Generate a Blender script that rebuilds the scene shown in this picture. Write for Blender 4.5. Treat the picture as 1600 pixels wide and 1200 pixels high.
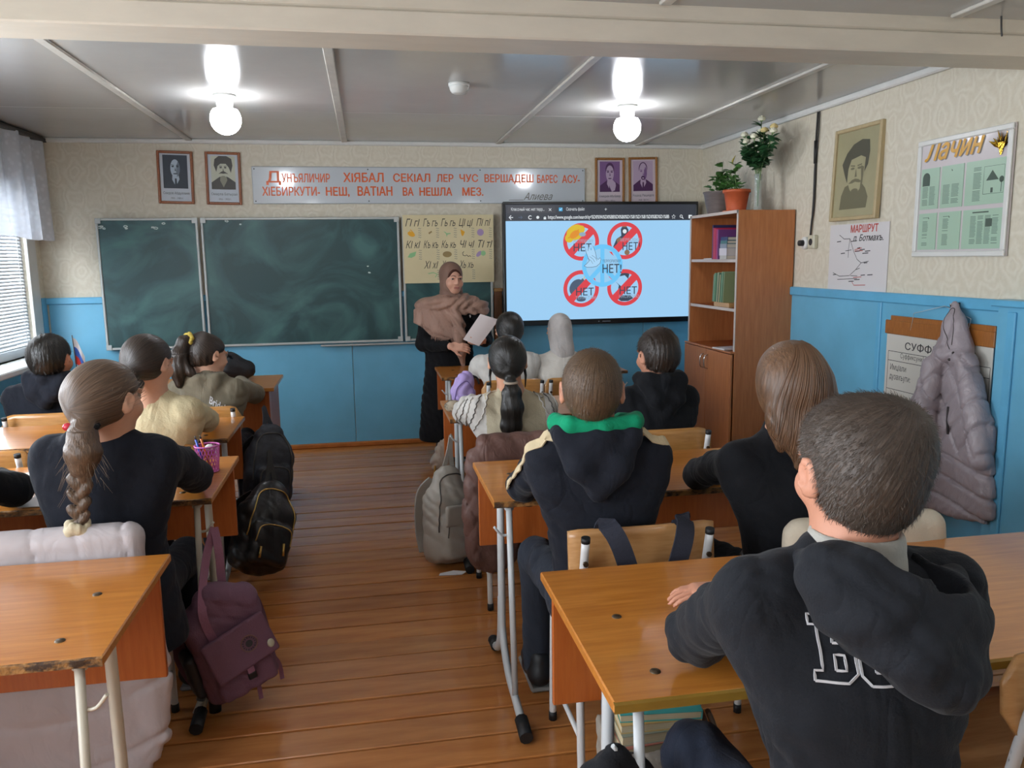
import bpy, math, random
import numpy as np
import mathutils
import mathutils.geometry
from mathutils import Vector, Matrix
from mathutils.bvhtree import BVHTree

for _o in list(bpy.data.objects):
    bpy.data.objects.remove(_o, do_unlink=True)
SC = bpy.context.scene
COL = SC.collection
R = math.radians
random.seed(7)
RNG = np.random.default_rng(11)

# ------------------------------------------------------------------ camera
YAW, PIT, ROL = R(10.143), R(8.945), R(-0.796)
CAM_H = 1.5
_f = Vector((math.sin(YAW) * math.cos(PIT), math.cos(YAW) * math.cos(PIT), -math.sin(PIT)))
_r = Vector((math.cos(YAW), -math.sin(YAW), 0))
_u = _r.cross(_f)
_r2 = math.cos(ROL) * _r + math.sin(ROL) * _u
_u2 = -math.sin(ROL) * _r + math.cos(ROL) * _u
cam_data = bpy.data.cameras.new('camera')
cam = bpy.data.objects.new('camera', cam_data)
COL.objects.link(cam)
cam.matrix_world = Matrix(((_r2.x, _u2.x, -_f.x, 0), (_r2.y, _u2.y, -_f.y, 0), (_r2.z, _u2.z, -_f.z, CAM_H), (0, 0, 0, 1)))
cam_data.sensor_fit = 'HORIZONTAL'
cam_data.sensor_width = 36.0
cam_data.lens = 36.0 * 1249.92 / 1600
cam_data.clip_start = 0.05
SC.camera = cam

# ------------------------------------------------------------------ world, daylight, exposure
world = bpy.data.worlds.new('overcast_sky')
SC.world = world
world.use_nodes = True
_bg = world.node_tree.nodes['Background']
_bg.inputs[0].default_value = (0.80, 0.88, 1.0, 1)
_bg.inputs[1].default_value = 1.2
SC.view_settings.view_transform = 'Standard'
SC.view_settings.look = 'None'
SC.view_settings.gamma = 1.0
SC.view_settings.use_curve_mapping = False
SC.view_settings.exposure = 0.0
SC.cycles.max_bounces = 4
SC.cycles.diffuse_bounces = 3
SC.cycles.glossy_bounces = 2
SC.cycles.transmission_bounces = 4
SC.cycles.transparent_max_bounces = 10
SC.cycles.caustics_reflective = False
SC.cycles.caustics_refractive = False
SC.cycles.sample_clamp_indirect = 4.0
SC.cycles.use_light_tree = False
SC.cycles.adaptive_threshold = 0.03

XL, XR, YF, YB, ZC = -2.36, 2.816, 6.516, -2.6, 2.407
# the four windows in the left wall: (y0, y1); daylight stands in each opening just outside the glass
WINDOWS = [(4.75, 6.25), (2.35, 3.85), (-0.05, 1.45), (-2.3, -0.9)]
WZ0, WZ1 = 0.86, 2.12
DAY = [100, 110, 108, 90]
for _i, (_a, _b) in enumerate(WINDOWS):
    _l = bpy.data.lights.new('window_daylight', 'AREA')
    _l.shape = 'RECTANGLE'
    _l.size = WZ1 - WZ0 - 0.06
    _l.size_y = _b - _a - 0.06
    _l.energy = DAY[_i]
    _l.color = (0.86, 0.93, 1.0)
    _lo = bpy.data.objects.new('window_daylight', _l)
    COL.objects.link(_lo)
    _lo.location = (XL - 0.20, (_a + _b) / 2, (WZ0 + WZ1) / 2)
    _lo.rotation_euler = (0, R(-90), 0)
BULB = 44.0      # emission strength of the glowing globes

# ------------------------------------------------------------------ materials
def lin(c):
    if isinstance(c, str):
        c = [int(c[i:i + 2], 16) for i in (0, 2, 4)]
    return tuple(((v / 255) / 12.92 if v / 255 <= 0.04045 else ((v / 255 + 0.055) / 1.055) ** 2.4) for v in c)


MATS = {}


def mat(name, col='888888', rough=0.5, metal=0.0, var=None, bump=None, spec=0.5, coat=0.0, sheen=0.0, alpha=1.0, emit=0.0,
        trans=0.0, attr=None, sss=0.0, col2=None, ramp=(0.3, 0.7), folds=None):
    """procedural principled material. var=(scale, amount, stretch xyz), bump=(scale, strength, stretch xyz); attr: noise lookup attribute"""
    if name in MATS:
        return MATS[name]
    m = bpy.data.materials.new(name)
    MATS[name] = m
    m.use_nodes = True
    nt = m.node_tree
    N, L = nt.nodes, nt.links
    b = N['Principled BSDF']
    c = lin(col)
    b.inputs['Base Color'].default_value = (*c, 1)
    b.inputs['Roughness'].default_value = rough
    b.inputs['Metallic'].default_value = metal
    b.inputs['Specular IOR Level'].default_value = spec
    b.inputs['Coat Weight'].default_value = coat
    b.inputs['Coat Roughness'].default_value = 0.08
    b.inputs['Sheen Weight'].default_value = sheen
    b.inputs['Sheen Roughness'].default_value = 0.4
    b.inputs['Alpha'].default_value = alpha
    b.inputs['Transmission Weight'].default_value = trans
    if sss:
        b.inputs['Subsurface Weight'].default_value = sss
        b.inputs['Subsurface Radius'].default_value = (0.012, 0.005, 0.003)
        b.inputs['Subsurface Scale'].default_value = 1.0
    if emit:
        b.inputs['Emission Color'].default_value = (*c, 1)
        b.inputs['Emission Strength'].default_value = emit
    src = None

    def coords(stretch):
        nonlocal src
        if src is None:
            if attr:
                src = N.new('ShaderNodeAttribute')
                src.attribute_name = attr
                src = src.outputs['Vector']
            else:
                src = N.new('ShaderNodeTexCoord').outputs['Object']
        mp = N.new('ShaderNodeMapping')
        mp.inputs['Scale'].default_value = stretch
        L.new(src, mp.inputs['Vector'])
        return mp.outputs['Vector']
    if var:
        sc, am = var[0], var[1]
        st = var[2] if len(var) > 2 else (1, 1, 1)
        n = N.new('ShaderNodeTexNoise')
        n.inputs['Scale'].default_value = sc
        n.inputs['Detail'].default_value = 5
        n.inputs['Roughness'].default_value = 0.6
        L.new(coords(st), n.inputs['Vector'])
        rp = N.new('ShaderNodeValToRGB')
        rp.color_ramp.elements[0].position, rp.color_ramp.elements[1].position = ramp
        ca = lin(col2) if col2 else tuple(v * (1 - am) for v in c)
        cb = c if col2 else tuple(min(1, v * (1 + am)) for v in c)
        rp.color_ramp.elements[0].color = (*ca, 1)
        rp.color_ramp.elements[1].color = (*cb, 1)
        L.new(n.outputs['Fac'], rp.inputs['Fac'])
        L.new(rp.outputs['Color'], b.inputs['Base Color'])
    if bump:
        sc, s = bump[0], bump[1]
        st = bump[2] if len(bump) > 2 else (1, 1, 1)
        n = N.new('ShaderNodeTexNoise')
        n.inputs['Scale'].default_value = sc
        n.inputs['Detail'].default_value = 3
        L.new(coords(st), n.inputs['Vector'])
        bp = N.new('ShaderNodeBump')
        bp.inputs['Strength'].default_value = s
        bp.inputs['Distance'].default_value = 0.004
        L.new(n.outputs['Fac'], bp.inputs['Height'])
        L.new(bp.outputs['Normal'], b.inputs['Normal'])
        if folds:
            n2 = N.new('ShaderNodeTexNoise')
            n2.inputs['Scale'].default_value = folds[0]
            n2.inputs['Detail'].default_value = 2
            n2.inputs['Distortion'].default_value = 1.2
            L.new(coords((1, 1, 0.55)), n2.inputs['Vector'])
            ab = N.new('ShaderNodeMath')
            ab.operation = 'ABSOLUTE'
            sb = N.new('ShaderNodeMath')
            sb.operation = 'SUBTRACT'
            sb.inputs[1].default_value = 0.5
            L.new(n2.outputs['Fac'], sb.inputs[0])
            L.new(sb.outputs[0], ab.inputs[0])
            b2 = N.new('ShaderNodeBump')
            b2.inputs['Strength'].default_value = folds[1]
            b2.inputs['Distance'].default_value = folds[2]
            L.new(ab.outputs[0], b2.inputs['Height'])
            L.new(b2.outputs['Normal'], bp.inputs['Normal'])
    return m


def wood(name, c1, c2, scale=14, stretch=(1, 12, 12), rough=0.35, coat=0.0, bump=0.05):
    if name in MATS:
        return MATS[name]
    return mat(name, c2, rough, var=(scale, 0.2, stretch), col2=c1, bump=(scale * 1.5, bump, stretch), coat=coat)


def wallpaper(name, axis):
    m = bpy.data.materials.new(name)
    MATS[name] = m
    m.use_nodes = True
    N, L = m.node_tree.nodes, m.node_tree.links
    b = N['Principled BSDF']
    b.inputs['Roughness'].default_value = 0.55
    tc = N.new('ShaderNodeTexCoord').outputs['Object']
    wn = N.new('ShaderNodeTexNoise')
    wn.inputs['Scale'].default_value = 9
    L.new(tc, wn.inputs['Vector'])
    mx = N.new('ShaderNodeMix')
    mx.data_type = 'RGBA'
    mx.blend_type = 'LINEAR_LIGHT'
    mx.inputs['Factor'].default_value = 0.035
    L.new(tc, mx.inputs[6])
    L.new(wn.outputs['Color'], mx.inputs[7])
    sp = N.new('ShaderNodeSeparateXYZ')
    L.new(mx.outputs[2], sp.inputs[0])

    def math_(op, a, bb=None):
        n = N.new('ShaderNodeMath')
        n.operation = op
        for i, v in enumerate((a, bb)):
            if v is None:
                continue
            if isinstance(v, (int, float)):
                n.inputs[i].default_value = v
            else:
                L.new(v, n.inputs[i])
        return n.outputs[0]
    u = math_('MULTIPLY', sp.outputs[axis], 2 * math.pi / 0.26)
    v = math_('MULTIPLY', sp.outputs[2], 2 * math.pi / 0.36)
    cu, cv = math_('COSINE', u), math_('COSINE', v)
    g = math_('MULTIPLY', cu, cv)
    c3 = math_('MULTIPLY', math_('COSINE', math_('MULTIPLY', u, 3)), 0.16)
    c4 = math_('MULTIPLY', math_('COSINE', math_('MULTIPLY', v, 3)), 0.16)
    g = math_('ADD', g, math_('ADD', c3, c4))
    rings = math_('SINE', math_('MULTIPLY', g, 9.0))
    n2 = N.new('ShaderNodeTexNoise')
    n2.inputs['Scale'].default_value = 60
    n2.inputs['Detail'].default_value = 4
    L.new(tc, n2.inputs['Vector'])
    rings = math_('ADD', rings, math_('MULTIPLY', math_('SUBTRACT', n2.outputs['Fac'], 0.5), 3.4))
    rp = N.new('ShaderNodeValToRGB')
    e = rp.color_ramp.elements
    e[0].position, e[1].position = 0.1, 0.95
    e[0].color = (*lin('d3cbb8'), 1)
    e[1].color = (*lin('e3decf'), 1)
    L.new(math_('ADD', math_('MULTIPLY', rings, 0.20), 0.5), rp.inputs['Fac'])
    # slow stains
    n3 = N.new('ShaderNodeTexNoise')
    n3.inputs['Scale'].default_value = 1.3
    n3.inputs['Detail'].default_value = 4
    L.new(tc, n3.inputs['Vector'])
    st = N.new('ShaderNodeMix')
    st.data_type = 'RGBA'
    st.blend_type = 'MULTIPLY'
    L.new(math_('MULTIPLY', n3.outputs['Fac'], 0.22), st.inputs['Factor'])
    L.new(rp.outputs['Color'], st.inputs[6])
    st.inputs[7].default_value = (*lin('c9b68c'), 1)
    L.new(st.outputs[2], b.inputs['Base Color'])
    bp = N.new('ShaderNodeBump')
    bp.inputs['Strength'].default_value = 0.25
    bp.inputs['Distance'].default_value = 0.002
    L.new(rings, bp.inputs['Height'])
    L.new(bp.outputs['Normal'], b.inputs['Normal'])
    return m


# ------------------------------------------------------------------ objects
def new_obj(name, data, parent=None, loc=None, mtx=None):
    o = bpy.data.objects.new(name, data)
    COL.objects.link(o)
    if parent is not None:
        o.parent = parent
    if mtx is not None:
        o.matrix_local = mtx
    if loc is not None:
        o.location = loc
    return o


def tag(o, label=None, cat=None, group=None, kind=None):
    if label:
        o['label'] = label
    if cat:
        o['category'] = cat
    if group:
        o['group'] = group
    if kind:
        o['kind'] = kind
    return o


def thing(name, label, cat, loc=(0, 0, 0), rotz=0.0, group=None, mtx=None):
    o = new_obj(name, None)
    o.empty_display_size = 0.1
    o.location = loc
    o.rotation_euler = (0, 0, rotz)
    if mtx is not None:
        o.matrix_world = mtx
    return tag(o, label, cat, group)


def copy_tree(o, parent=None, loc=None, label=None, rotz=None):
    c = o.copy()
    COL.objects.link(c)
    if parent is not None:
        c.parent = parent
    if loc is not None:
        c.location = loc
    if rotz is not None:
        c.rotation_euler = (0, 0, rotz)
    if label:
        c['label'] = label
    for ch in list(o.children):
        copy_tree(ch, c)
    return c


def mesh_data(name, v, f, mats, smooth=False, midx=None):
    me = bpy.data.meshes.new(name)
    me.from_pydata([tuple(map(float, p)) for p in v] if not isinstance(v, list) else v, [], f)
    for m in (mats if isinstance(mats, (list, tuple)) else [mats]):
        me.materials.append(m)
    if smooth:
        me.polygons.foreach_set('use_smooth', [True] * len(me.polygons))
    if midx is not None:
        me.polygons.foreach_set('material_index', midx)
    me.update()
    return me


def frame_basis(d):
    d = Vector(d).normalized()
    a = Vector((0, 0, 1)) if abs(d.z) < 0.9 else Vector((1, 0, 0))
    x = d.cross(a).normalized()
    return x, d.cross(x).normalized()


class MB:
    def __init__(s):
        s.v, s.f, s.sm = [], [], []

    def add(s, v, f, smooth=False):
        o = len(s.v)
        s.v += [tuple(p) for p in v]
        s.f += [tuple(i + o for i in q) for q in f]
        s.sm += [smooth] * len(f)
        return s

    def box(s, c, size, b=0.0, rot=None, rz=0.0):
        h = [x / 2 for x in size]
        M = rot if rot is not None else Matrix.Rotation(rz, 3, 'Z')
        c = Vector(c)
        sg = [(x, y, z) for x in (-1, 1) for y in (-1, 1) for z in (-1, 1)]
        if b <= 0:
            v = [c + M @ Vector((x * h[0], y * h[1], z * h[2])) for x, y, z in sg]
            f = [(0, 1, 3, 2), (4, 6, 7, 5), (0, 4, 5, 1), (2, 3, 7, 6), (0, 2, 6, 4), (1, 5, 7, 3)]
            return s.add(v, f)
        b = min(b, min(h) * 0.99)
        v, ix = [], {}
        for q in sg:
            for ax in range(3):
                p = [q[k] * (h[k] if k == ax else h[k] - b) for k in range(3)]
                ix[q + (ax,)] = len(v)
                v.append(Vector(p))
        f = []
        for ax in range(3):
            o1, o2 = [k for k in range(3) if k != ax]
            for sgn in (-1, 1):
                q = []
                for a1, a2 in ((-1, -1), (1, -1), (1, 1), (-1, 1)):
                    t = [0, 0, 0]
                    t[ax], t[o1], t[o2] = sgn, a1, a2
                    q.append(ix[tuple(t) + (ax,)])
                f.append(q)
            for a1 in (-1, 1):
                for a2 in (-1, 1):
                    t0, t1 = [0, 0, 0], [0, 0, 0]
                    t0[ax], t1[ax] = -1, 1
                    t0[o1] = t1[o1] = a1
                    t0[o2] = t1[o2] = a2
                    f.append([ix[tuple(t0) + (o1,)], ix[tuple(t1) + (o1,)], ix[tuple(t1) + (o2,)], ix[tuple(t0) + (o2,)]])
        for q in sg:
            f.append([ix[q + (0,)], ix[q + (1,)], ix[q + (2,)]])
        out = []
        for q in f:
            n = (v[q[1]] - v[q[0]]).cross(v[q[2]] - v[q[0]])
            m = sum((v[i] for i in q), Vector()) / len(q)
            out.append(q if n.dot(m) > 0 else q[::-1])
        return s.add([c + M @ p for p in v], out)

    def tube(s, pts, r, n=8, caps=True, flat=1.0, up=None):
        pts = [Vector(p) for p in pts]
        rr = r if isinstance(r, (list, tuple)) else [r] * len(pts)
        v, f = [], []
        x = y = None
        for i, p in enumerate(pts):
            d = (pts[min(i + 1, len(pts) - 1)] - pts[max(i - 1, 0)])
            if d.length < 1e-9:
                d = Vector((0, 0, 1))
            d.normalize()
            if x is None:
                if up is not None:
                    x = d.cross(Vector(up)).normalized()
                    y = d.cross(x)
                else:
                    x, y = frame_basis(d)
            else:
                x = (x - d * x.dot(d)).normalized()
                y = d.cross(x)
            for k in range(n):
                a = 2 * math.pi * k / n
                v.append(p + x * (rr[i] * math.cos(a)) + y * (rr[i] * flat * math.sin(a)))
        for i in range(len(pts) - 1):
            for k in range(n):
                k2 = (k + 1) % n
                f.append((i * n + k, i * n + k2, (i + 1) * n + k2, (i + 1) * n + k))
        s.add(v, f, n > 4)
        if caps:
            o = len(s.v) - len(v)
            s.f += [tuple(o + k for k in range(n))[::-1], tuple(o + (len(pts) - 1) * n + k for k in range(n))]
            s.sm += [False, False]
        return s

    def lathe(s, prof, c=(0, 0, 0), n=24, M=None):
        v, f = [], []
        c = Vector(c)
        for r_, z in prof:
            for k in range(n):
                a = 2 * math.pi * k / n
                p = Vector((r_ * math.cos(a), r_ * math.sin(a), z))
                v.append(c + (M @ p if M is not None else p))
        for i in range(len(prof) - 1):
            for k in range(n):
                k2 = (k + 1) % n
                f.append((i * n + k, i * n + k2, (i + 1) * n + k2, (i + 1) * n + k))
        return s.add(v, f, True)

    def ball(s, c, r, n=12, m=8):
        r = r if isinstance(r, (list, tuple)) else (r, r, r)
        c = Vector(c)
        v = [c + Vector((0, 0, -r[2]))]
        f = []
        for i in range(1, m):
            t = -math.pi / 2 + math.pi * i / m
            for k in range(n):
                a = 2 * math.pi * k / n
                v.append(c + Vector((r[0] * math.cos(t) * math.cos(a), r[1] * math.cos(t) * math.sin(a), r[2] * math.sin(t))))
        v.append(c + Vector((0, 0, r[2])))
        for k in range(n):
            f.append((0, 1 + (k + 1) % n, 1 + k))
            f.append((len(v) - 1, 1 + (m - 2) * n + k, 1 + (m - 2) * n + (k + 1) % n))
        for i in range(m - 2):
            for k in range(n):
                k2 = (k + 1) % n
                f.append((1 + i * n + k, 1 + i * n + k2, 1 + (i + 1) * n + k2, 1 + (i + 1) * n + k))
        return s.add(v, f, True)

    def poly(s, pts, z=0.0):
        return s.add([(p[0], p[1], z) for p in pts], [tuple(range(len(pts)))])

    def ring(s, c, r0, r1, z=0.0, n=48, a0=0.0, a1=2 * math.pi, sy=1.0):
        v, f = [], []
        for k in range(n + 1):
            a = a0 + (a1 - a0) * k / n
            v.append((c[0] + r0 * math.cos(a), c[1] + r0 * sy * math.sin(a), z))
            v.append((c[0] + r1 * math.cos(a), c[1] + r1 * sy * math.sin(a), z))
        for k in range(n):
            f.append((2 * k, 2 * k + 1, 2 * k + 3, 2 * k + 2))
        return s.add(v, f)

    def disc(s, c, r, z=0.0, n=32, sy=1.0, rot=0.0):
        pts = []
        for k in range(n):
            a = 2 * math.pi * k / n
            x, y = r * math.cos(a), r * sy * math.sin(a)
            pts.append((c[0] + x * math.cos(rot) - y * math.sin(rot), c[1] + x * math.sin(rot) + y * math.cos(rot)))
        return s.poly(pts, z)

    def stroke(s, pts, w, z=0.0):
        """flat polyline of width w in the local xy plane"""
        pts = [Vector((p[0], p[1])) for p in pts]
        v, f = [], []
        for i, p in enumerate(pts):
            d = pts[min(i + 1, len(pts) - 1)] - pts[max(i - 1, 0)]
            if d.length < 1e-9:
                d = Vector((1, 0))
            d.normalize()
            q = Vector((-d.y, d.x)) * (w / 2)
            v += [(p.x + q.x, p.y + q.y, z), (p.x - q.x, p.y - q.y, z)]
        for i in range(len(pts) - 1):
            f.append((2 * i, 2 * i + 1, 2 * i + 3, 2 * i + 2))
        return s.add(v, f)

    def ribbon(s, pts, w, nrm, th=0.003):
        """strap: flat band of width w along pts; nrm = band normal"""
        pts = [Vector(p) for p in pts]
        v, f = [], []
        nrm = Vector(nrm)
        for i, p in enumerate(pts):
            d = (pts[min(i + 1, len(pts) - 1)] - pts[max(i - 1, 0)]).normalized()
            sd = d.cross(nrm)
            if sd.length < 1e-4:
                sd = frame_basis(d)[0]
            sd.normalize()
            n2 = sd.cross(d)
            for a, b_ in ((-1, -1), (1, -1), (1, 1), (-1, 1)):
                v.append(p + sd * (a * w / 2) + n2 * (b_ * th / 2))
        for i in range(len(pts) - 1):
            for k in range(4):
                f.append((i * 4 + k, i * 4 + (k + 1) % 4, i * 4 + 4 + (k + 1) % 4, i * 4 + 4 + k))
        m = (len(pts) - 1) * 4
        f += [(3, 2, 1, 0), (m, m + 1, m + 2, m + 3)]
        return s.add(v, f)

    def data(s, name, m):
        me = mesh_data(name, s.v, s.f, m)
        me.polygons.foreach_set('use_smooth', s.sm)
        return me

    def obj(s, name, m, parent=None, loc=None, label=None, mtx=None):
        o = new_obj(name, s.data(name, m), parent, loc, mtx)
        if label:
            o['label'] = label
        return o


# ------------------------------------------------------------------ lettering
def text_data(s, size, m, shear=0.0, align='LEFT', bold=0.0, sx=1.0, spacing=1.0, extrude=0.0):
    cu = bpy.data.curves.new('lettering', 'FONT')
    cu.body = s
    cu.size = size
    cu.shear = shear
    cu.align_x = align
    cu.space_character = spacing
    cu.resolution_u = 3
    cu.extrude = extrude
    cu.fill_mode = 'NONE'
    ob = bpy.data.objects.new('lettering', cu)
    e_ = bpy.data.meshes.new_from_object(ob)
    bpy.data.objects.remove(ob)
    bpy.data.curves.remove(cu)
    # fill the outlines by non-zero winding (overlapping strokes and counters come out clean)
    P = np.array([v.co[:2] for v in e_.vertices])
    E = [tuple(e.vertices) for e in e_.edges]
    nb = {}
    for a, b in E:
        nb.setdefault(a, []).append(b)
        nb.setdefault(b, []).append(a)
    bpy.data.meshes.remove(e_)
    loops, seen = [], set()
    for v0 in sorted(nb):
        if v0 in seen:
            continue
        lp, cur, prev = [v0], v0, None
        seen.add(v0)
        first = min(nb[v0]) if (v0 + 1) not in nb[v0] else v0 + 1
        cur, prev = first, v0
        while cur != v0 and cur not in seen:
            lp.append(cur)
            seen.add(cur)
            nx = [q for q in nb[cur] if q != prev]
            prev, cur = cur, (nx[0] if nx else v0)
        loops.append(lp)
    cv, ce, cf = mathutils.geometry.delaunay_2d_cdt([Vector(p) for p in P.tolist()], E, [], 0, 1e-7)[:3]
    cv = np.array([tuple(p) for p in cv])
    T = np.array([tuple(f) for f in cf])
    cen = cv[T].mean(1)
    wind = np.zeros(len(T))
    for lp in loops:
        A = P[lp]
        B = np.roll(A, -1, 0)
        for (x0, y0), (x1, y1) in zip(A, B):
            up = (y0 <= cen[:, 1]) & (y1 > cen[:, 1])
            dn = (y0 > cen[:, 1]) & (y1 <= cen[:, 1])
            sd = (x1 - x0) * (cen[:, 1] - y0) - (cen[:, 0] - x0) * (y1 - y0)
            wind += (up & (sd > 0)).astype(int) - (dn & (sd < 0)).astype(int)
    T = T[wind != 0]
    me = bpy.data.meshes.new('lettering')
    me.from_pydata([(x, y, 0.0) for x, y in cv.tolist()], [], T.tolist())
    me.materials.append(m)
    if bold:                                   # heavier strokes: the glyph swept a little sideways
        vs = [tuple(v.co) for v in me.vertices]
        fs = [tuple(p.vertices) for p in me.polygons]
        V, F = [], []
        for k, (dx, dy) in enumerate(((-bold, 0), (bold, 0), (0, bold * 0.6), (0, -bold * 0.6))):
            o = len(V)
            V += [(x + dx, y + dy, z + 0.00004 * k) for x, y, z in vs]
            F += [tuple(i + o for i in f) for f in fs]
        m2 = bpy.data.meshes.new('lettering')
        m2.from_pydata(V, [], F)
        m2.materials.append(m)
        bpy.data.meshes.remove(me)
        me = m2
    if sx != 1.0:
        me.transform(Matrix.Diagonal((sx, 1, 1, 1)))
    return me


def text(name, s, size, m, parent, x, y, z, fit=None, **k):
    me = text_data(s, size, m, **k)
    if fit and len(me.vertices):
        xs = [v.co.x for v in me.vertices]
        w = max(xs) - min(xs)
        me.transform(Matrix.Diagonal((fit / w, 1, 1, 1)))
    return new_obj(name, me, parent, (x, y, z))


def front_mtx(x, z, y=YF):      # local x = right, y = up, z = out of the front wall
    return Matrix(((1, 0, 0, x), (0, 0, -1, y), (0, 1, 0, z), (0, 0, 0, 1)))


def right_mtx(y, z, x=XR):      # right wall, seen from inside: local x = towards the camera
    return Matrix(((0, 0, -1, x), (-1, 0, 0, y), (0, 1, 0, z), (0, 0, 0, 1)))


# ------------------------------------------------------------------ organic surfaces: distance field + surface nets
def rotm(yaw=0.0, pitch=0.0, roll=0.0):
    """local +y forward; yaw>0 turns to the left seen from above, pitch>0 looks up, roll>0 leans right"""
    return np.array(Matrix.Rotation(yaw, 3, 'Z') @ Matrix.Rotation(pitch, 3, 'X') @ Matrix.Rotation(roll, 3, 'Y'))


class Sdf:
    BIG = 0.25

    def __init__(s, lo, hi, h):
        s.lo = np.array(lo, float)
        s.h = h
        n = np.maximum(4, np.ceil((np.array(hi, float) - s.lo) / h).astype(int) + 1)
        s.ax = [(s.lo[i] + h * np.arange(n[i])).astype(np.float32) for i in range(3)]
        s.D = np.full(tuple(n), s.BIG, np.float32)

    def sl(s, lo, hi):
        out = []
        for i in range(3):
            a = max(0, int((lo[i] - s.lo[i]) / s.h))
            b = min(len(s.ax[i]), int((hi[i] - s.lo[i]) / s.h) + 2)
            if b <= a:
                return None
            out.append(slice(a, b))
        return tuple(out)

    def grid(s, q):
        return (s.ax[0][q[0]][:, None, None], s.ax[1][q[1]][None, :, None], s.ax[2][q[2]][None, None, :])

    def put(s, q, d, k, op='u'):
        A = s.D[q]
        if op == 'u':
            if k > 0:
                hh = np.clip(0.5 + 0.5 * (A - d) / k, 0, 1)
                s.D[q] = A * (1 - hh) + d * hh - k * hh * (1 - hh)
            else:
                s.D[q] = np.minimum(A, d)
        elif op == 's':
            d = -d
            if k > 0:
                hh = np.clip(0.5 - 0.5 * (A - d) / k, 0, 1)
                s.D[q] = A * (1 - hh) + d * hh + k * hh * (1 - hh)
            else:
                s.D[q] = np.maximum(A, d)

    def cap(s, a, b, ra, rb=None, k=0.02, op='u', flat=None):
        """tapered capsule; flat=(direction, factor) squashes it along a direction"""
        rb = ra if rb is None else rb
        a, b = np.array(a, float), np.array(b, float)
        m = max(ra, rb) + k + 3 * s.h
        q = s.sl(np.minimum(a, b) - m, np.maximum(a, b) + m)
        if q is None:
            return s
        X, Y, Z = s.grid(q)
        px, py, pz = X - a[0], Y - a[1], Z - a[2]
        ba = b - a
        L2 = max(1e-9, ba @ ba)
        t = np.clip((px * ba[0] + py * ba[1] + pz * ba[2]) / L2, 0, 1)
        dx, dy, dz = px - ba[0] * t, py - ba[1] * t, pz - ba[2] * t
        if flat:
            n = np.array(flat[0], float)
            n /= np.linalg.norm(n)
            w = (dx * n[0] + dy * n[1] + dz * n[2]) * (1 / flat[1] - 1)
            dx, dy, dz = dx + n[0] * w, dy + n[1] * w, dz + n[2] * w
            d = (np.sqrt(dx * dx + dy * dy + dz * dz) - (ra + (rb - ra) * t)) * (0.5 + 0.5 * flat[1])
        else:
            d = np.sqrt(dx * dx + dy * dy + dz * dz) - (ra + (rb - ra) * t)
        s.put(q, d, k, op)
        return s

    def path(s, pts, rr, k=0.015, op='u', flat=None):
        rr = rr if isinstance(rr, (list, tuple)) else [rr] * len(pts)
        for i in range(len(pts) - 1):
            s.cap(pts[i], pts[i + 1], rr[i], rr[i + 1], k, op, flat)
        return s

    def ell(s, c, r, rot=None, k=0.02, op='u'):
        c = np.array(c, float)
        m = max(r) + k + 3 * s.h
        q = s.sl(c - m, c + m)
        if q is None:
            return s
        X, Y, Z = s.grid(q)
        px, py, pz = X - c[0], Y - c[1], Z - c[2]
        if rot is not None:
            M = np.array(rot)
            px, py, pz = (M[0, 0] * px + M[1, 0] * py + M[2, 0] * pz, M[0, 1] * px + M[1, 1] * py + M[2, 1] * pz,
                          M[0, 2] * px + M[1, 2] * py + M[2, 2] * pz)
        k0 = np.sqrt((px / r[0]) ** 2 + (py / r[1]) ** 2 + (pz / r[2]) ** 2)
        k1 = np.sqrt((px / r[0] ** 2) ** 2 + (py / r[1] ** 2) ** 2 + (pz / r[2] ** 2) ** 2) + 1e-6
        s.put(q, k0 * (k0 - 1) / k1, k, op)
        return s

    def box(s, c, hs, r=0.02, rot=None, k=0.01, op='u'):
        c = np.array(c, float)
        m = float(np.linalg.norm(hs)) + k + 3 * s.h
        q = s.sl(c - m, c + m)
        if q is None:
            return s
        X, Y, Z = s.grid(q)
        p = [X - c[0], Y - c[1], Z - c[2]]
        if rot is not None:
            M = np.array(rot)
            p = [M[0, i] * p[0] + M[1, i] * p[1] + M[2, i] * p[2] for i in range(3)]
        g = [np.abs(p[i]) - (hs[i] - r) for i in range(3)]
        o = np.sqrt(sum(np.maximum(t, 0) ** 2 for t in g))
        i_ = np.minimum(np.maximum(np.maximum(g[0], g[1]), g[2]), 0)
        s.put(q, o + i_ - r, k, op)
        return s

    def plane(s, p, n, k=0.004):
        """keep the side the normal points away from"""
        n = np.array(n, float)
        n /= np.linalg.norm(n)
        X, Y, Z = s.grid((slice(None),) * 3)
        d = (X - p[0]) * n[0] + (Y - p[1]) * n[1] + (Z - p[2]) * n[2]
        s.put((slice(None),) * 3, -d, k, 's')
        return s

    def disp(s, fn):
        X, Y, Z = s.grid((slice(None),) * 3)
        s.D += fn(X, Y, Z).astype(np.float32)
        return s

    def mesh(s, keep=True):
        D = s.D
        # close the field at the border
        for i in range(3):
            for e in (0, -1):
                ix = [slice(None)] * 3
                ix[i] = e
                D[tuple(ix)] = np.maximum(D[tuple(ix)], s.h * 0.5)
        S = D < 0
        c8 = [(a, b, c) for a in (0, 1) for b in (0, 1) for c in (0, 1)]
        nx, ny, nz = D.shape
        cnt = np.zeros((nx - 1, ny - 1, nz - 1), np.int8)
        for a, b, c in c8:
            cnt += S[a:nx - 1 + a, b:ny - 1 + b, c:nz - 1 + c]
        ijk = np.argwhere((cnt > 0) & (cnt < 8))
        if len(ijk) == 0:
            return np.zeros((0, 3)), np.zeros((0, 4), int)
        vals = {c: D[ijk[:, 0] + c[0], ijk[:, 1] + c[1], ijk[:, 2] + c[2]] for c in c8}
        acc = np.zeros((len(ijk), 3))
        num = np.zeros(len(ijk))
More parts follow.
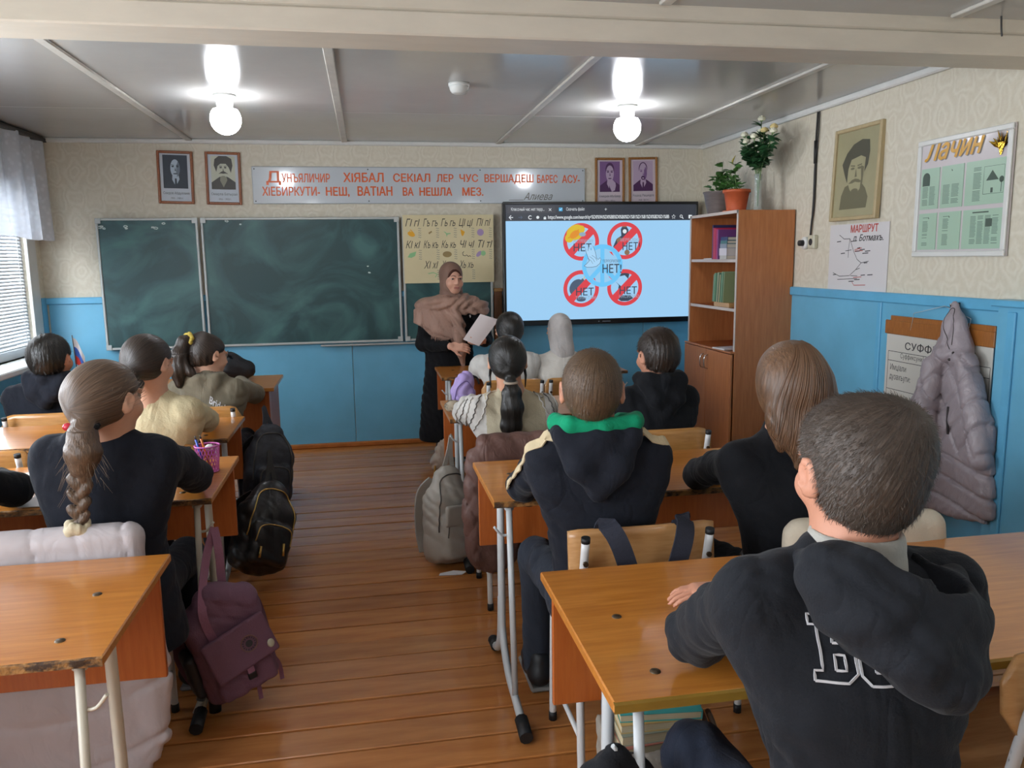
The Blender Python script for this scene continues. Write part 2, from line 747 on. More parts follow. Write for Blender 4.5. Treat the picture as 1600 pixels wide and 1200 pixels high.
        for c in c8:
            for ax in range(3):
                if c[ax]:
                    continue
                c2 = list(c)
                c2[ax] = 1
                va, vb = vals[c], vals[tuple(c2)]
                cr = (va < 0) != (vb < 0)
                t = np.where(cr, va / np.where(cr, va - vb, 1), 0)
                for j in range(3):
                    acc[:, j] += cr * (c[j] + (t if j == ax else 0))
                num += cr
        V = s.lo + s.h * (ijk + acc / num[:, None])
        ids = np.full(cnt.shape, -1, np.int64)
        ids[ijk[:, 0], ijk[:, 1], ijk[:, 2]] = np.arange(len(ijk))
        F = []
        for ax in range(3):
            o1, o2 = (ax + 1) % 3, (ax + 2) % 3
            sa = [slice(None)] * 3
            sb = [slice(None)] * 3
            sa[ax], sb[ax] = slice(0, -1), slice(1, None)
            A, B = S[tuple(sa)], S[tuple(sb)]
            e = np.argwhere(A != B)
            e = e[(e[:, o1] > 0) & (e[:, o2] > 0) & (e[:, o1] < D.shape[o1] - 1) & (e[:, o2] < D.shape[o2] - 1)]
            if len(e) == 0:
                continue

            def cid(d1, d2):
                q = e.copy()
                q[:, o1] += d1
                q[:, o2] += d2
                return ids[q[:, 0], q[:, 1], q[:, 2]]
            quad = np.stack([cid(-1, -1), cid(0, -1), cid(0, 0), cid(-1, 0)], 1)
            inside = A[e[:, 0], e[:, 1], e[:, 2]]
            quad[~inside] = quad[~inside][:, ::-1]
            F.append(quad)
        F = np.concatenate(F)
        F = F[(F >= 0).all(1)]
        return V, F

    def obj(s, name, mats, parent, base=(0, 0, 0), midx=None, attr=None, label=None, smooth_iter=1):
        V, F = s.mesh()
        V = relax(V, F, smooth_iter)
        o = np_obj(name, V, F, mats, parent, base, midx, attr)
        if label:
            o['label'] = label
        o_geo[o.name] = (V, F)
        return o


o_geo = {}


def relax(V, F, it):
    for _ in range(it):
        a = np.zeros_like(V)
        n = np.zeros(len(V))
        for i in range(4):
            for j in (1, 3):
                np.add.at(a, F[:, i], V[F[:, (i + j) % 4]])
                np.add.at(n, F[:, i], 1)
        V = 0.5 * V + 0.5 * a / np.maximum(n, 1)[:, None]
    return V


def np_obj(name, V, F, mats, parent, base=(0, 0, 0), midx=None, attr=None, smooth=True):
    me = bpy.data.meshes.new(name)
    n, k = F.shape
    P = (V - np.array(base)).astype(np.float32)
    me.vertices.add(len(V))
    me.vertices.foreach_set('co', P.ravel())
    me.loops.add(n * k)
    me.loops.foreach_set('vertex_index', F.ravel().astype(np.int32))
    me.polygons.add(n)
    me.polygons.foreach_set('loop_start', (np.arange(n) * k).astype(np.int32))
    for m in (mats if isinstance(mats, (list, tuple)) else [mats]):
        me.materials.append(m)
    me.update(calc_edges=True)
    me.polygons.foreach_set('use_smooth', np.full(n, smooth))
    if midx is not None:
        me.polygons.foreach_set('material_index', midx(V[F].mean(1)).astype(np.int32))
    if attr is not None:
        at = me.attributes.new('strand', 'FLOAT_VECTOR', 'POINT')
        at.data.foreach_set('vector', attr(V).astype(np.float32).ravel())
    me.validate()
    return new_obj(name, me, parent)


def bvh_of(o):
    V, F = o_geo[o.name]
    return BVHTree.FromPolygons([tuple(p) for p in V], [tuple(int(i) for i in q) for q in F])


def lay(bvh, pts, d, off=0.002):
    """drop world points along d onto a surface"""
    d = Vector(d).normalized()
    out = []
    for p in pts:
        hit, n, _, _ = bvh.ray_cast(Vector(p) - d * 0.6, d)
        if hit is None:
            hit, n, _, _ = bvh.find_nearest(Vector(p))
        if n.dot(d) > 0:
            n = -n
        out.append(hit + n * off)
    return out


def densify(pts, step):
    out = []
    for a, b in zip(pts[:-1], pts[1:]):
        a, b = Vector(a), Vector(b)
        n = max(1, int((b - a).length / step))
        out += [a.lerp(b, i / n) for i in range(n)]
    return out + [Vector(pts[-1])]


def bez(p, n=12):
    """Catmull-Rom through points"""
    p = [Vector(q) for q in p]
    out = []
    for i in range(len(p) - 1):
        a, b, c, d = p[max(i - 1, 0)], p[i], p[i + 1], p[min(i + 2, len(p) - 1)]
        for j in range(n):
            t = j / n
            out.append(0.5 * ((2 * b) + (c - a) * t + (2 * a - 5 * b + 4 * c - d) * t * t + (3 * b - a - 3 * c + d) * t ** 3))
    return out + [p[-1]]

# ================================================================== THE ROOM
M_paper_f = wallpaper('wallpaper_front', 0)
M_paper_s = wallpaper('wallpaper_side', 1)
M_blue = mat('blue_oil_paint', '6bb2d3', 0.38, var=(2.2, 0.10), bump=(5, 0.12), coat=0.15)
M_bluerail = mat('blue_rail_paint', '62aed4', 0.35, var=(6, 0.08), bump=(12, 0.12), coat=0.15)
M_ceil = mat('ceiling_gloss_paint', 'b8b6b2', 0.16, var=(1.6, 0.06), bump=(7, 0.10), spec=0.55)
M_batten = mat('batten_paint', 'cdc9c0', 0.35, var=(14, 0.10), bump=(40, 0.25))
M_beam = mat('beam_paint', 'd3c9b8', 0.45, var=(4, 0.05, (1, 3, 3)), bump=(14, 0.15, (1, 3, 3)))
M_white = mat('white_gloss_paint', 'dcdcd8', 0.35, var=(8, 0.05))
M_pvc = mat('white_pvc', 'e6e8ea', 0.3)
M_darkrail = mat('dark_curtain_rail', '3a3836', 0.5)
M_skirt = mat('skirting_paint', 'a7642c', 0.4, var=(9, 0.2))
M_under = mat('subfloor_dark', '2a1608', 0.9)


def plank_mat(i):
    c = ['c98347', 'd08a4c', 'c07b40', 'ca8850'][i]
    c2 = ['a56330', 'ad6a34', '9c5c2b', 'a56838'][i]
    m = mat('floor_varnish_%d' % i, c, 0.24, var=(3.0, 0.2, (0.7, 5, 5)), col2=c2, bump=(9, 0.22, (0.5, 4, 4)), coat=0.35)
    return m


floor = MB().box(((XL + XR) / 2, (YF + YB) / 2, -0.045), (XR - XL + 0.3, YF - YB + 0.3, 0.04)).obj('floor', M_under)
tag(floor, 'varnished brown plank floor of the classroom', 'floor', kind='structure')
PW = 0.145
plank_meshes = []
for i in range(6):
    w = PW - 0.008 - 0.002 * (i % 3)
    plank_meshes.append(MB().box((0, 0, -0.0125), (XR - XL, w, 0.025), 0.003).data('plank', plank_mat(i % 4)))
y = YB + PW / 2
i = 0
while y < YF:
    o = new_obj('plank', plank_meshes[random.randrange(6)], floor, ((XL + XR) / 2, y, random.uniform(-0.003, 0.001)))
    o.rotation_euler = (random.uniform(-0.009, 0.009), 0, 0)
    y += PW
    i += 1

# ---- walls
wf = MB().box(((XL + XR) / 2, YF + 0.06, 1.22), (XR - XL + 0.4, 0.12, 2.5)).obj('wall_front', M_paper_f)
tag(wf, 'front wall with cream damask wallpaper above blue wainscot', 'wall', kind='structure')
wb = MB().box(((XL + XR) / 2, YB - 0.06, 1.22), (XR - XL + 0.4, 0.12, 2.5)).obj('wall_back', M_paper_f)
tag(wb, 'rear wall with cream damask wallpaper', 'wall', kind='structure')
wr = MB().box((XR + 0.06, (YF + YB) / 2, 1.22), (0.12, YF - YB + 0.4, 2.5)).obj('wall_right', M_paper_s)
tag(wr, 'side wall with cream damask wallpaper and blue wainscot', 'wall', kind='structure')
m = MB()
ys = [YB - 0.2] + [v for w in sorted(WINDOWS) for v in w] + [YF + 0.2]
for a, b in zip(ys[0::2], ys[1::2]):
    m.box((XL - 0.06, (a + b) / 2, 1.22), (0.12, b - a, 2.5))
for a, b in WINDOWS:
    m.box((XL - 0.06, (a + b) / 2, (WZ0 - 0.03) / 2), (0.12, b - a, WZ0 + 0.03))
    m.box((XL - 0.06, (a + b) / 2, (WZ1 + 2.47) / 2), (0.12, b - a, 2.47 - WZ1))
wl = m.obj('wall_left', M_paper_s)
tag(wl, 'window wall with cream damask wallpaper', 'wall', kind='structure')

# ---- blue wainscot panels and rails
WH = 1.253


def wains_front(x0, x1):
    MB().box(((x0 + x1) / 2, YF - 0.006, WH / 2), (x1 - x0 - 0.004, 0.012, WH), 0.003).obj('wainscot_panel', M_blue, wf)


xs = [XL + 0.02, -1.35, -0.132, 1.088, 2.308, XR]
for a, b in zip(xs[:-1], xs[1:]):
    wains_front(a, b)
MB().box(((XL + XR) / 2, YF - 0.014, WH - 0.025), (XR - XL, 0.028, 0.05), 0.006).obj('wainscot_rail', M_bluerail, wf)
ysr = [YB, -1.3, -0.1, 1.1, 2.3, 3.1, 4.02, 5.2, YF - 0.02]
for a, b in zip(ysr[:-1], ysr[1:]):
    MB().box((XR - 0.006, (a + b) / 2, WH / 2), (0.012, b - a - 0.004, WH), 0.003).obj('wainscot_panel', M_blue, wr)
MB().box((XR - 0.014, (YF + 3.1) / 2, WH + 0.005), (0.028, YF - 3.1, 0.055), 0.006).obj('wainscot_rail', M_bluerail, wr)
for yy in (4.02, 5.2):
    MB().box((XR - 0.011, yy, WH / 2), (0.022, 0.035, WH), 0.004).obj('cover_strip', M_bluerail, wr)
# boxed-out blue panel nearer the camera
bo = MB().box((XR - 0.035, 1.6, 0.63), (0.07, 3.02, 1.26), 0.004).obj('boxed_out_panel', M_blue, wr)
MB().box((XR - 0.045, 1.6, 1.275), (0.10, 3.06, 0.03), 0.005).obj('ledge', M_bluerail, bo)
for yy in (3.02, 1.9, 0.75):
    MB().box((XR - 0.076, yy, 0.63), (0.014, 0.045, 1.22), 0.004).obj('cover_strip', M_bluerail, bo)
# left wall: blue below the sills
for a, b in [(YB, -1.2), (-1.2, 0.0), (0.0, 1.2), (1.2, 2.4), (2.4, 3.6), (3.6, 4.8), (4.8, YF - 0.02)]:
    MB().box((XL + 0.006, (a + b) / 2, 0.41), (0.012, b - a - 0.004, 0.82), 0.003).obj('wainscot_panel', M_blue, wl)
MB().box((XL + 0.007, 6.455, 0.63), (0.014, 0.09, WH), 0.003).obj('wainscot_panel', M_blue, wl)

# ---- skirting
tag(MB().box(((XL + XR) / 2, YF - 0.02, 0.02), (XR - XL, 0.03, 0.04), 0.008).obj('baseboard_front', M_skirt),
    'low brown skirting along the front wall', 'baseboard', kind='structure')
tag(MB().box((XR - 0.09, 4.8, 0.03), (0.03, 3.4, 0.06), 0.008).obj('baseboard_right', M_skirt),
    'brown skirting along the side wall under the coat', 'baseboard', kind='structure')

# ---- ceiling: fibreboard sheets and battens
ceil = MB().box(((XL + XR) / 2, (YF + YB) / 2, ZC + 0.06), (XR - XL + 0.3, YF - YB + 0.3, 0.04)).obj('ceiling', M_under)
tag(ceil, 'glossy off-white fibreboard ceiling with battens', 'ceiling', kind='structure')
sx = [XL - 0.02, -1.256, -0.122, 1.076, 2.231, XR + 0.02]
sy = [3.05, 5.27, YF + 0.02]
ZN = 2.385
for a, b in zip(sx[:-1], sx[1:]):
    for c, d in zip(sy[:-1], sy[1:]):
        MB().box(((a + b) / 2, (c + d) / 2, ZC + 0.02), (b - a - 0.003, d - c - 0.003, 0.04), 0.003).obj('ceiling_panel', M_ceil, ceil,
                                                                                                    (0, 0, random.uniform(-0.001, 0.001)))
for a, b in zip(sx[:-1], sx[1:]):
    for c, d in ((YB - 0.02, 0.2), (0.2, 3.0)):
        MB().box(((a + b) / 2, (c + d) / 2, ZN + 0.02), (b - a - 0.003, d - c - 0.003, 0.04), 0.003).obj('ceiling_panel', M_ceil, ceil)
for x in sx[1:-1]:
    MB().box((x, 4.77, ZC - 0.006), (0.045, 3.45, 0.014), 0.004).obj('batten', M_batten, ceil)
    MB().box((x, 0.15, ZN - 0.006), (0.045, 5.4, 0.014), 0.004).obj('batten', M_batten, ceil)

# beam across the room, two stacked boards
bm = thing('trim_1', 'cream painted beam of two boards crossing under the ceiling', 'beam', ((XL + XR) / 2, 2.98, 2.25))
bm['kind'] = 'structure'
MB().box((0, 0, 0.041), (XR - XL + 0.1, 0.215, 0.080), 0.006).obj('board', M_beam, bm)
MB().box((0, 0.004, 0.125), (XR - XL + 0.1, 0.212, 0.085), 0.006).obj('board', M_beam, bm)

# cornices
tag(MB().box(((XL + XR) / 2, YF - 0.018, ZC - 0.014), (XR - XL, 0.036, 0.034), 0.008).obj('trim_2', M_white),
    'white cornice strip along the front wall', 'cornice', kind='structure')
tag(MB().box((XR - 0.016, 4.8, ZC - 0.016), (0.032, 3.4, 0.040), 0.008).obj('trim_3', M_white),
    'white cornice strip along the side wall before the beam', 'cornice', kind='structure')
tag(MB().box((XR - 0.016, 0.2, ZN - 0.016), (0.032, 5.4, 0.036), 0.008).obj('trim_4', M_white),
    'white cornice strip along the side wall past the beam', 'cornice', kind='structure')

# ---- windows
M_glass = bpy.data.materials.new('window_glass')
M_glass.use_nodes = True
_n, _l = M_glass.node_tree.nodes, M_glass.node_tree.links
_t, _g, _x = _n.new('ShaderNodeBsdfTransparent'), _n.new('ShaderNodeBsdfGlossy'), _n.new('ShaderNodeMixShader')
_g.inputs['Roughness'].default_value = 0.02
_x.inputs[0].default_value = 0.06
_l.new(_t.outputs[0], _x.inputs[1])
_l.new(_g.outputs[0], _x.inputs[2])
_l.new(_x.outputs[0], _n['Material Output'].inputs[0])
for n, (a, b) in enumerate(WINDOWS):
    w = thing('window_%d' % (n + 1), 'white framed window with deep white sill beside the blackboard corner' if n == 0 else
              'white framed window in the side wall, number %d from the blackboard' % (n + 1), 'window', (XL, (a + b) / 2, WZ0))
    w['kind'] = 'structure'
    hw, hh = (b - a) / 2, WZ1 - WZ0
    for s in (-1, 1):
        MB().box((-0.06, s * (hw - 0.035), hh / 2), (0.07, 0.07, hh), 0.006).obj('window_frame', M_pvc, w)
        MB().box((-0.06, 0, hh / 2 + s * (hh / 2 - 0.035)), (0.07, 2 * hw - 0.14, 0.07), 0.006).obj('window_frame', M_pvc, w)
    MB().box((-0.06, 0, hh / 2), (0.06, 0.06, hh - 0.14), 0.006).obj('mullion', M_pvc, w)
    for s in (-1, 1):
        MB().box((-0.07, s * (hw - 0.035 + 0.03) / 2, hh / 2), (0.008, hw - 0.10, hh - 0.14)).obj('pane', M_glass, w)
    MB().box((0.045, 0, -0.02), (0.33, 2 * hw + 0.10, 0.04), 0.008).obj('window_sill', M_white, w)
    for s in (-1, 1):
        MB().box((0.008, s * (hw + 0.06), hh / 2 + 0.02), (0.022, 0.15, hh + 0.12), 0.004).obj('casing', M_white, w)
    MB().box((0.008, 0, hh + 0.06), (0.022, 2 * hw, 0.10), 0.004).obj('casing', M_white, w)

# venetian blind in window 1
M_slat = mat('blind_slat_white', 'e8ebee', 0.35)
bl = thing('venetian_blind', 'white venetian blind with closed-down slats hanging in the window', 'blind', (XL - 0.004, 5.475, 1.0))
bz0, bz1 = 0.93, 2.08
_sd = []
for k in range(7):
    a = -0.0125 + 0.025 * k / 6
    _sd.append((a, 0.0025 * (1 - (a / 0.0125) ** 2)))
mm = MB()
v, f = [], []
for (p, q) in _sd:
    for yy in (-0.705, 0.705):
        v.append((p, yy, q))
        v.append((p, yy, q - 0.0007))
for k in range(6):
    f += [(4 * k, 4 * k + 4, 4 * k + 6, 4 * k + 2), (4 * k + 1, 4 * k + 3, 4 * k + 7, 4 * k + 5)]
f += [(0, 2, 3, 1), (24, 25, 27, 26)]
mm.add(v, f, True)
slat_d = mm.data('slat', M_slat)
nsl = int((bz1 - bz0 - 0.04) / 0.0235)
for k in range(nsl):
    o = new_obj('slat', slat_d, bl, (0, 0, bz1 - 1.0 - 0.03 - k * 0.0235))
    o.rotation_euler = (0, R(56 + random.uniform(-3, 3)), 0)
MB().box((0, 0, bz1 - 1.0), (0.03, 1.42, 0.03), 0.003).obj('head_rail', M_slat, bl)
MB().box((0, 0, bz0 - 1.0 + 0.01), (0.026, 1.41, 0.014), 0.003).obj('bottom_rail', M_slat, bl)
for yy in (0.62, 0.0, -0.62):
    MB().tube([(0.013, yy, bz0 - 0.99), (0.013, yy, bz1 - 1.01)], 0.0022, 6).obj('ladder_cord', M_slat, bl)

# lace valance on a dark rail
cr = thing('lace_valance', 'white lace valance gathered on a dark rail above the window blind', 'curtain', (XL + 0.10, 5.3, 2.38))
M_lace = bpy.data.materials.new('white_lace')
M_lace.use_nodes = True
_n, _l = M_lace.node_tree.nodes, M_lace.node_tree.links
_b = _n['Principled BSDF']
_b.inputs['Base Color'].default_value = (0.86, 0.88, 0.93, 1)
_b.inputs['Roughness'].default_value = 0.8
_tc = _n.new('ShaderNodeTexCoord')
_vo = _n.new('ShaderNodeTexVoronoi')
_vo.inputs['Scale'].default_value = 26
_l.new(_tc.outputs['Object'], _vo.inputs['Vector'])
_rp = _n.new('ShaderNodeValToRGB')
_rp.color_ramp.elements[0].position, _rp.color_ramp.elements[1].position = 0.2, 0.5
_rp.color_ramp.elements[0].color = (0.98, 0.98, 0.98, 1)
_rp.color_ramp.elements[1].color = (0.82, 0.82, 0.82, 1)
_l.new(_vo.outputs['Distance'], _rp.inputs['Fac'])
_l.new(_rp.outputs['Color'], _b.inputs['Alpha'])
_tl = _n.new('ShaderNodeBsdfTranslucent')
_tl.inputs[0].default_value = (0.8, 0.84, 0.92, 1)
_ms = _n.new('ShaderNodeMixShader')
_ms.inputs[0].default_value = 0.35
_l.new(_b.outputs[0], _ms.inputs[1])
_l.new(_tl.outputs[0], _ms.inputs[2])
_l.new(_ms.outputs[0], _n['Material Output'].inputs[0])
v, f = [], []
ny, nz = 150, 14
for j in range(nz):
    for k in range(ny):
        t = k / (ny - 1)
        yy = -1.2 + 2.36 * t
        zz = -j / (nz - 1)
        am = 0.018 + 0.018 * -zz
        v.append((am * math.sin(yy * 30 + 1.2 * math.sin(yy * 5)) + 0.01 * math.sin(yy * 11), yy + 0.01 * math.sin(yy * 24),
                  zz * (0.70 + 0.012 * math.sin(yy * 30))))
for j in range(nz - 1):
    for k in range(ny - 1):
        f.append((j * ny + k, j * ny + k + 1, (j + 1) * ny + k + 1, (j + 1) * ny + k))
MB().add(v, f, True).obj('lace_cloth', M_lace, cr)
MB().box((0, -0.05, 0.006), (0.05, 2.5, 0.028), 0.004).obj('rail', M_darkrail, cr)

# ---- two globe lamps in view and two unseen, added behind the camera for light
M_bulb = mat('glowing_globe', 'f4f8ff', 0.4, emit=BULB)
M_plast = mat('white_plastic', 'dfe0dc', 0.4)
M_yplast = mat('aged_plastic', 'c9c4ae', 0.45)


def lamp(x, y, z, label):
    t = thing('ceiling_lamp', label, 'lamp', (x, y, z), group='globe ceiling lamps')
    MB().lathe([(0.0, 0.0), (0.062, 0.0), (0.062, -0.012), (0.046, -0.02), (0.042, -0.062), (0.036, -0.066), (0, -0.066)]).obj('lamp_holder', M_plast, t)
    prof = [(0.032, -0.060), (0.036, -0.070)]
    for k in range(1, 13):
        a = math.pi * (0.22 + 0.78 * k / 12)
        prof.append((0.083 * math.sin(a), -0.130 + 0.083 * math.cos(a)))
    MB().lathe(prof).obj('globe', M_bulb, t)
    return t


lamp(-0.726, 4.79, ZC, 'lit white globe lamp on the ceiling above the blackboard, nearer the window')
lamp(1.606, 4.86, ZC, 'lit white globe lamp on the ceiling in front of the bookcase')
lamp(-0.726, 0.55, ZN, 'unseen white globe lamp added for light behind the beam, nearer the window')
lamp(1.606, 0.55, ZN, 'unseen white globe lamp added for light behind the beam, nearer the coat wall')

sd = thing('smoke_detector', 'small white ribbed smoke detector on the ceiling between the lamps', 'detector', (0.52, 4.36, ZC))
MB().lathe([(0, 0), (0.056, 0), (0.056, -0.012), (0.052, -0.016), (0, -0.016)]).obj('base', M_plast, sd)
MB().lathe([(0.050, -0.016), (0.052, -0.022), (0.049, -0.024), (0.050, -0.03), (0.046, -0.032), (0.047, -0.038), (0.042, -0.040),
            (0.041, -0.046), (0.03, -0.052), (0, -0.052)]).obj('cover', M_plast, sd)
# dark hook on the beam side near the right cornice
cw = MB().tube(bez([(2.42, 2.84, 2.384), (2.42, 2.835, 2.34), (2.425, 2.835, 2.31)]), 0.0035, 6).obj('ceiling_cable', M_darkrail)
tag(cw, 'short dark cable end hanging over the cream beam', 'cable')

# ================================================================== THINGS ON THE FRONT WALL
M_ink = mat('black_print', '2b2a2c', 0.7)
M_alu = mat('board_frame_grey', 'b9bdbb', 0.4, metal=0.2)

M_chalk = bpy.data.materials.new('green_chalkboard')
M_chalk.use_nodes = True
_n, _l = M_chalk.node_tree.nodes, M_chalk.node_tree.links
_b = _n['Principled BSDF']
_b.inputs['Roughness'].default_value = 0.42
_tc = _n.new('ShaderNodeTexCoord')
_w = _n.new('ShaderNodeTexNoise')
_w.inputs['Scale'].default_value = 1.7
_w.inputs['Detail'].default_value = 6
_w.inputs['Distortion'].default_value = 2.2
_l.new(_tc.outputs['Object'], _w.inputs['Vector'])
_rp = _n.new('ShaderNodeValToRGB')
_rp.color_ramp.elements[0].position, _rp.color_ramp.elements[1].position = 0.40, 0.66
_rp.color_ramp.elements[0].color = (*lin('1b4043'), 1)
_rp.color_ramp.elements[1].color = (*lin('406a69'), 1)
_l.new(_w.outputs['Fac'], _rp.inputs['Fac'])
_l.new(_rp.outputs['Color'], _b.inputs['Base Color'])
M_chalkmark = mat('chalk_mark', 'c9d6d2', 0.9)

BZ0, BZ1 = 0.852, 1.832
cb = thing('chalkboard', 'green three-leaf chalkboard in a thin grey frame on the front wall', 'chalkboard', mtx=front_mtx(-0.473, BZ0, YF - 0.03))
BH = BZ1 - BZ0


def board_leaf(x0, x1):
    x0, x1 = x0 + 0.473, x1 + 0.473
    p = MB().box(((x0 + x1) / 2, BH / 2, 0.012), (x1 - x0 - 0.004, BH, 0.016), 0.002).obj('board_leaf', M_chalk, cb)
    for xx in (x0 + 0.009, x1 - 0.009):
        MB().box((xx, BH / 2, 0.016), (0.018, BH, 0.026), 0.004).obj('leaf_frame', M_alu, p)
    for yy in (0.009, BH - 0.009):
        MB().box(((x0 + x1) / 2, yy, 0.016), (x1 - x0 - 0.036, 0.018, 0.026), 0.004).obj('leaf_frame', M_alu, p)
    for xx in (x0 + 0.02, x1 - 0.02):
        for yy in (0.02, BH - 0.02):
            MB().box((xx, yy, 0.032), (0.04, 0.04, 0.004), 0.002).obj('corner_piece', M_alu, p)
    return p


board_leaf(-1.95, -1.232)
bl_main = board_leaf(-1.212, 0.272)
board_leaf(0.292, 1.01)
MB().box((0.749 - 0.0, -0.014, 0.035), (1.3, 0.012, 0.05), 0.004).obj('chalk_rail', M_alu, cb)
m = MB()
for (cx, cy, s_) in ((-1.45, 0.915, 0.017), (-1.435, 0.92, 0.012), (-1.42, 0.905, 0.01), (-1.27, 0.92, 0.012), (-1.265, 0.905, 0.008), (-1.06, 0.905, 0.016),
                     (-1.08, 0.912, 0.01), (-1.0, 0.94, 0.012), (-0.55, 0.955, 0.014), (-0.45, 0.93, 0.006), (0.5, 0.55, 0.008), (0.49, 0.6, 0.006)):
    pts = [(cx + s_ * random.uniform(0.5, 1) * math.cos(a) * 1.3, cy + s_ * 0.7 * random.uniform(0.4, 1) * math.sin(a)) for a in np.linspace(0, 6.0, 9)]
    m.stroke(pts + [pts[0]], 0.006, 0.0212)
for _ in range(0):
    cx, cy = random.uniform(-0.3, 0.4), random.uniform(0.1, 0.75)
    a = random.uniform(0.6, 1.4)
    m.stroke([(cx, cy), (cx - 0.04 * math.cos(a), cy + 0.05 * math.sin(a)), (cx - 0.05 * math.cos(a), cy + 0.09)], 0.0016, 0.0212)
m.obj('chalk_traces', M_chalkmark, cb, label='faint white chalk traces')

# letter poster taped over the upper right leaf
M_poster = mat('yellowed_paper', 'd9cba2', 0.75, var=(2.5, 0.07), bump=(3, 0.2))
M_pgreen = mat('poster_green', '8fbf8a', 0.8)
M_porange = mat('poster_orange', 'e0a52f', 0.8)
M_pviolet = mat('poster_violet', 'a78fb5', 0.8)
M_pbrown = mat('poster_brown', '9a8358', 0.8)
M_pgrey = mat('poster_grey', '8b8a80', 0.8)
lp = thing('letter_poster', 'yellowed poster of handwritten letter pairs above the teacher', 'poster', mtx=front_mtx(0.299, 1.312, YF - 0.066))
PWD, PHT = 0.72, 0.533
MB().box((PWD / 2, PHT / 2, -0.001), (PWD, PHT, 0.002)).obj('paper_sheet', M_poster, lp)
rows = [(['ГI гI', 'Гъ гъ', 'Гь гь', 'ЦI цI', 'ПI пI'], 0.445), (['КI кI', 'Къ къ', 'Кь кь', 'ЧI чI', 'ТI тI'], 0.275), ([None, 'ХI хI', 'Хъ хъ', 'Хь хь', None], 0.115)]
m = MB()
for words, yy in rows:
    for i_, w_ in enumerate(words):
        x_ = 0.015 + i_ * 0.141
        if w_:
            text('lettering', w_, 0.082, M_ink, lp, x_, yy, 0.0006, fit=0.115, shear=0.35)
            for r_ in range(5):
                yl = yy - 0.018 - r_ * 0.017
                m.stroke([(x_ + 0.105, yl), (x_ + 0.112, yl + 0.004), (x_ + 0.12, yl - 0.002), (x_ + 0.128, yl + 0.002)], 0.004, 0.0006)
m.obj('small_writing', M_pgrey, lp)
MB().disc((0.065, 0.385), 0.03, 0.0006, sy=0.6, rot=-0.4).stroke([(0.05, 0.395), (0.06, 0.42), (0.085, 0.39)], 0.008, 0.0007).obj('drawing', M_porange, lp)
MB().poly([(0.20, 0.395), (0.225, 0.41), (0.23, 0.4), (0.205, 0.382)], 0.0006).disc((0.345, 0.225), 0.036, 0.0006, sy=0.65).obj('drawing', M_pbrown, lp)
MB().poly([(0.32, 0.405), (0.335, 0.40), (0.345, 0.39), (0.375, 0.392), (0.375, 0.385), (0.35, 0.38), (0.345, 0.36), (0.34, 0.385)], 0.0006).obj('drawing', M_pgreen, lp)
MB().poly([(0.455, 0.42), (0.475, 0.41), (0.49, 0.4), (0.48, 0.375), (0.468, 0.365), (0.46, 0.385)], 0.0006).obj('drawing', M_porange, lp)
MB().disc((0.615, 0.395), 0.027, 0.0006).disc((0.60, 0.225), 0.028, 0.0006, sy=0.55, rot=0.8).obj('drawing', M_pviolet, lp)
MB().poly([(0.03, 0.205), (0.05, 0.235), (0.10, 0.25), (0.09, 0.215), (0.06, 0.2)], 0.0006).stroke([(0.19, 0.075), (0.23, 0.082), (0.26, 0.07), (0.245, 0.045)], 0.007, 0.0006).disc(
    (0.635, 0.23), 0.02, 0.0007).obj('drawing', M_pgreen, lp)
MB().stroke([(0.48, 0.245), (0.468, 0.235), (0.472, 0.215), (0.49, 0.21), (0.5, 0.218), (0.515, 0.205), (0.525, 0.212), (0.535, 0.205)], 0.005, 0.0006).obj('drawing', M_ink, lp)

# painted sign
M_sign = mat('sign_white_enamel', 'c0c7cd', 0.25, coat=1.0, bump=(4, 0.02))
M_orange = mat('sign_orange_paint', 'd65f2a', 0.4, var=(30, 0.25))
M_sigink = mat('sign_grey_ink', '5a554c', 0.5)
sg = thing('painted_sign', 'long white enamel sign with two lines of orange lettering', 'sign', mtx=front_mtx(-0.823, 1.935, YF - 0.012))
MB().box((1.307, 0.14, 0), (2.614, 0.28, 0.024), 0.005).obj('sign_board', M_sign, sg)
_mt = M_orange
text('lettering', 'Д', 0.115, _mt, sg, 0.10, 0.16, 0.0128, fit=0.11, bold=0.002)
text('lettering', 'УНЪЯЛИЧИР', 0.088, _mt, sg, 0.22, 0.162, 0.0128, fit=0.36, bold=0.0022)
text('lettering', 'ХIЯБАЛ', 0.095, _mt, sg, 0.68, 0.165, 0.0128, fit=0.31, bold=0.0025)
text('lettering', 'СЕКIАЛ', 0.085, _mt, sg, 1.06, 0.168, 0.0128, fit=0.29, bold=0.0022)
text('lettering', 'ЛЕР', 0.080, _mt, sg, 1.40, 0.168, 0.0128, fit=0.135, bold=0.0022)
text('lettering', 'ЧУС', 0.080, _mt, sg, 1.58, 0.169, 0.0128, fit=0.15, bold=0.0022)
text('lettering', 'ВЕРШАДЕШ', 0.083, _mt, sg, 1.78, 0.167, 0.0128, fit=0.40, bold=0.0025)
text('lettering', 'БАРЕС', 0.083, _mt, sg, 2.23 - 0.02, 0.163, 0.0128, fit=0.17, bold=0.0025)
text('lettering', 'АСУ-', 0.083, _mt, sg, 2.42, 0.163, 0.0128, fit=0.15, bold=0.0022)
text('lettering', 'ХIЕБИРКУТИ-', 0.090, _mt, sg, 0.07, 0.062, 0.0128, fit=0.43, bold=0.0022)
text('lettering', 'НЕШ,', 0.088, _mt, sg, 0.54, 0.062, 0.0128, fit=0.18, bold=0.003)
text('lettering', 'ВАТIАН', 0.095, _mt, sg, 0.78, 0.062, 0.0128, fit=0.27, bold=0.003)
text('lettering', 'ВА', 0.085, _mt, sg, 1.13, 0.062, 0.0128, fit=0.085, bold=0.003)
text('lettering', 'НЕШЛА', 0.085, _mt, sg, 1.26, 0.062, 0.0128, fit=0.26, bold=0.003)
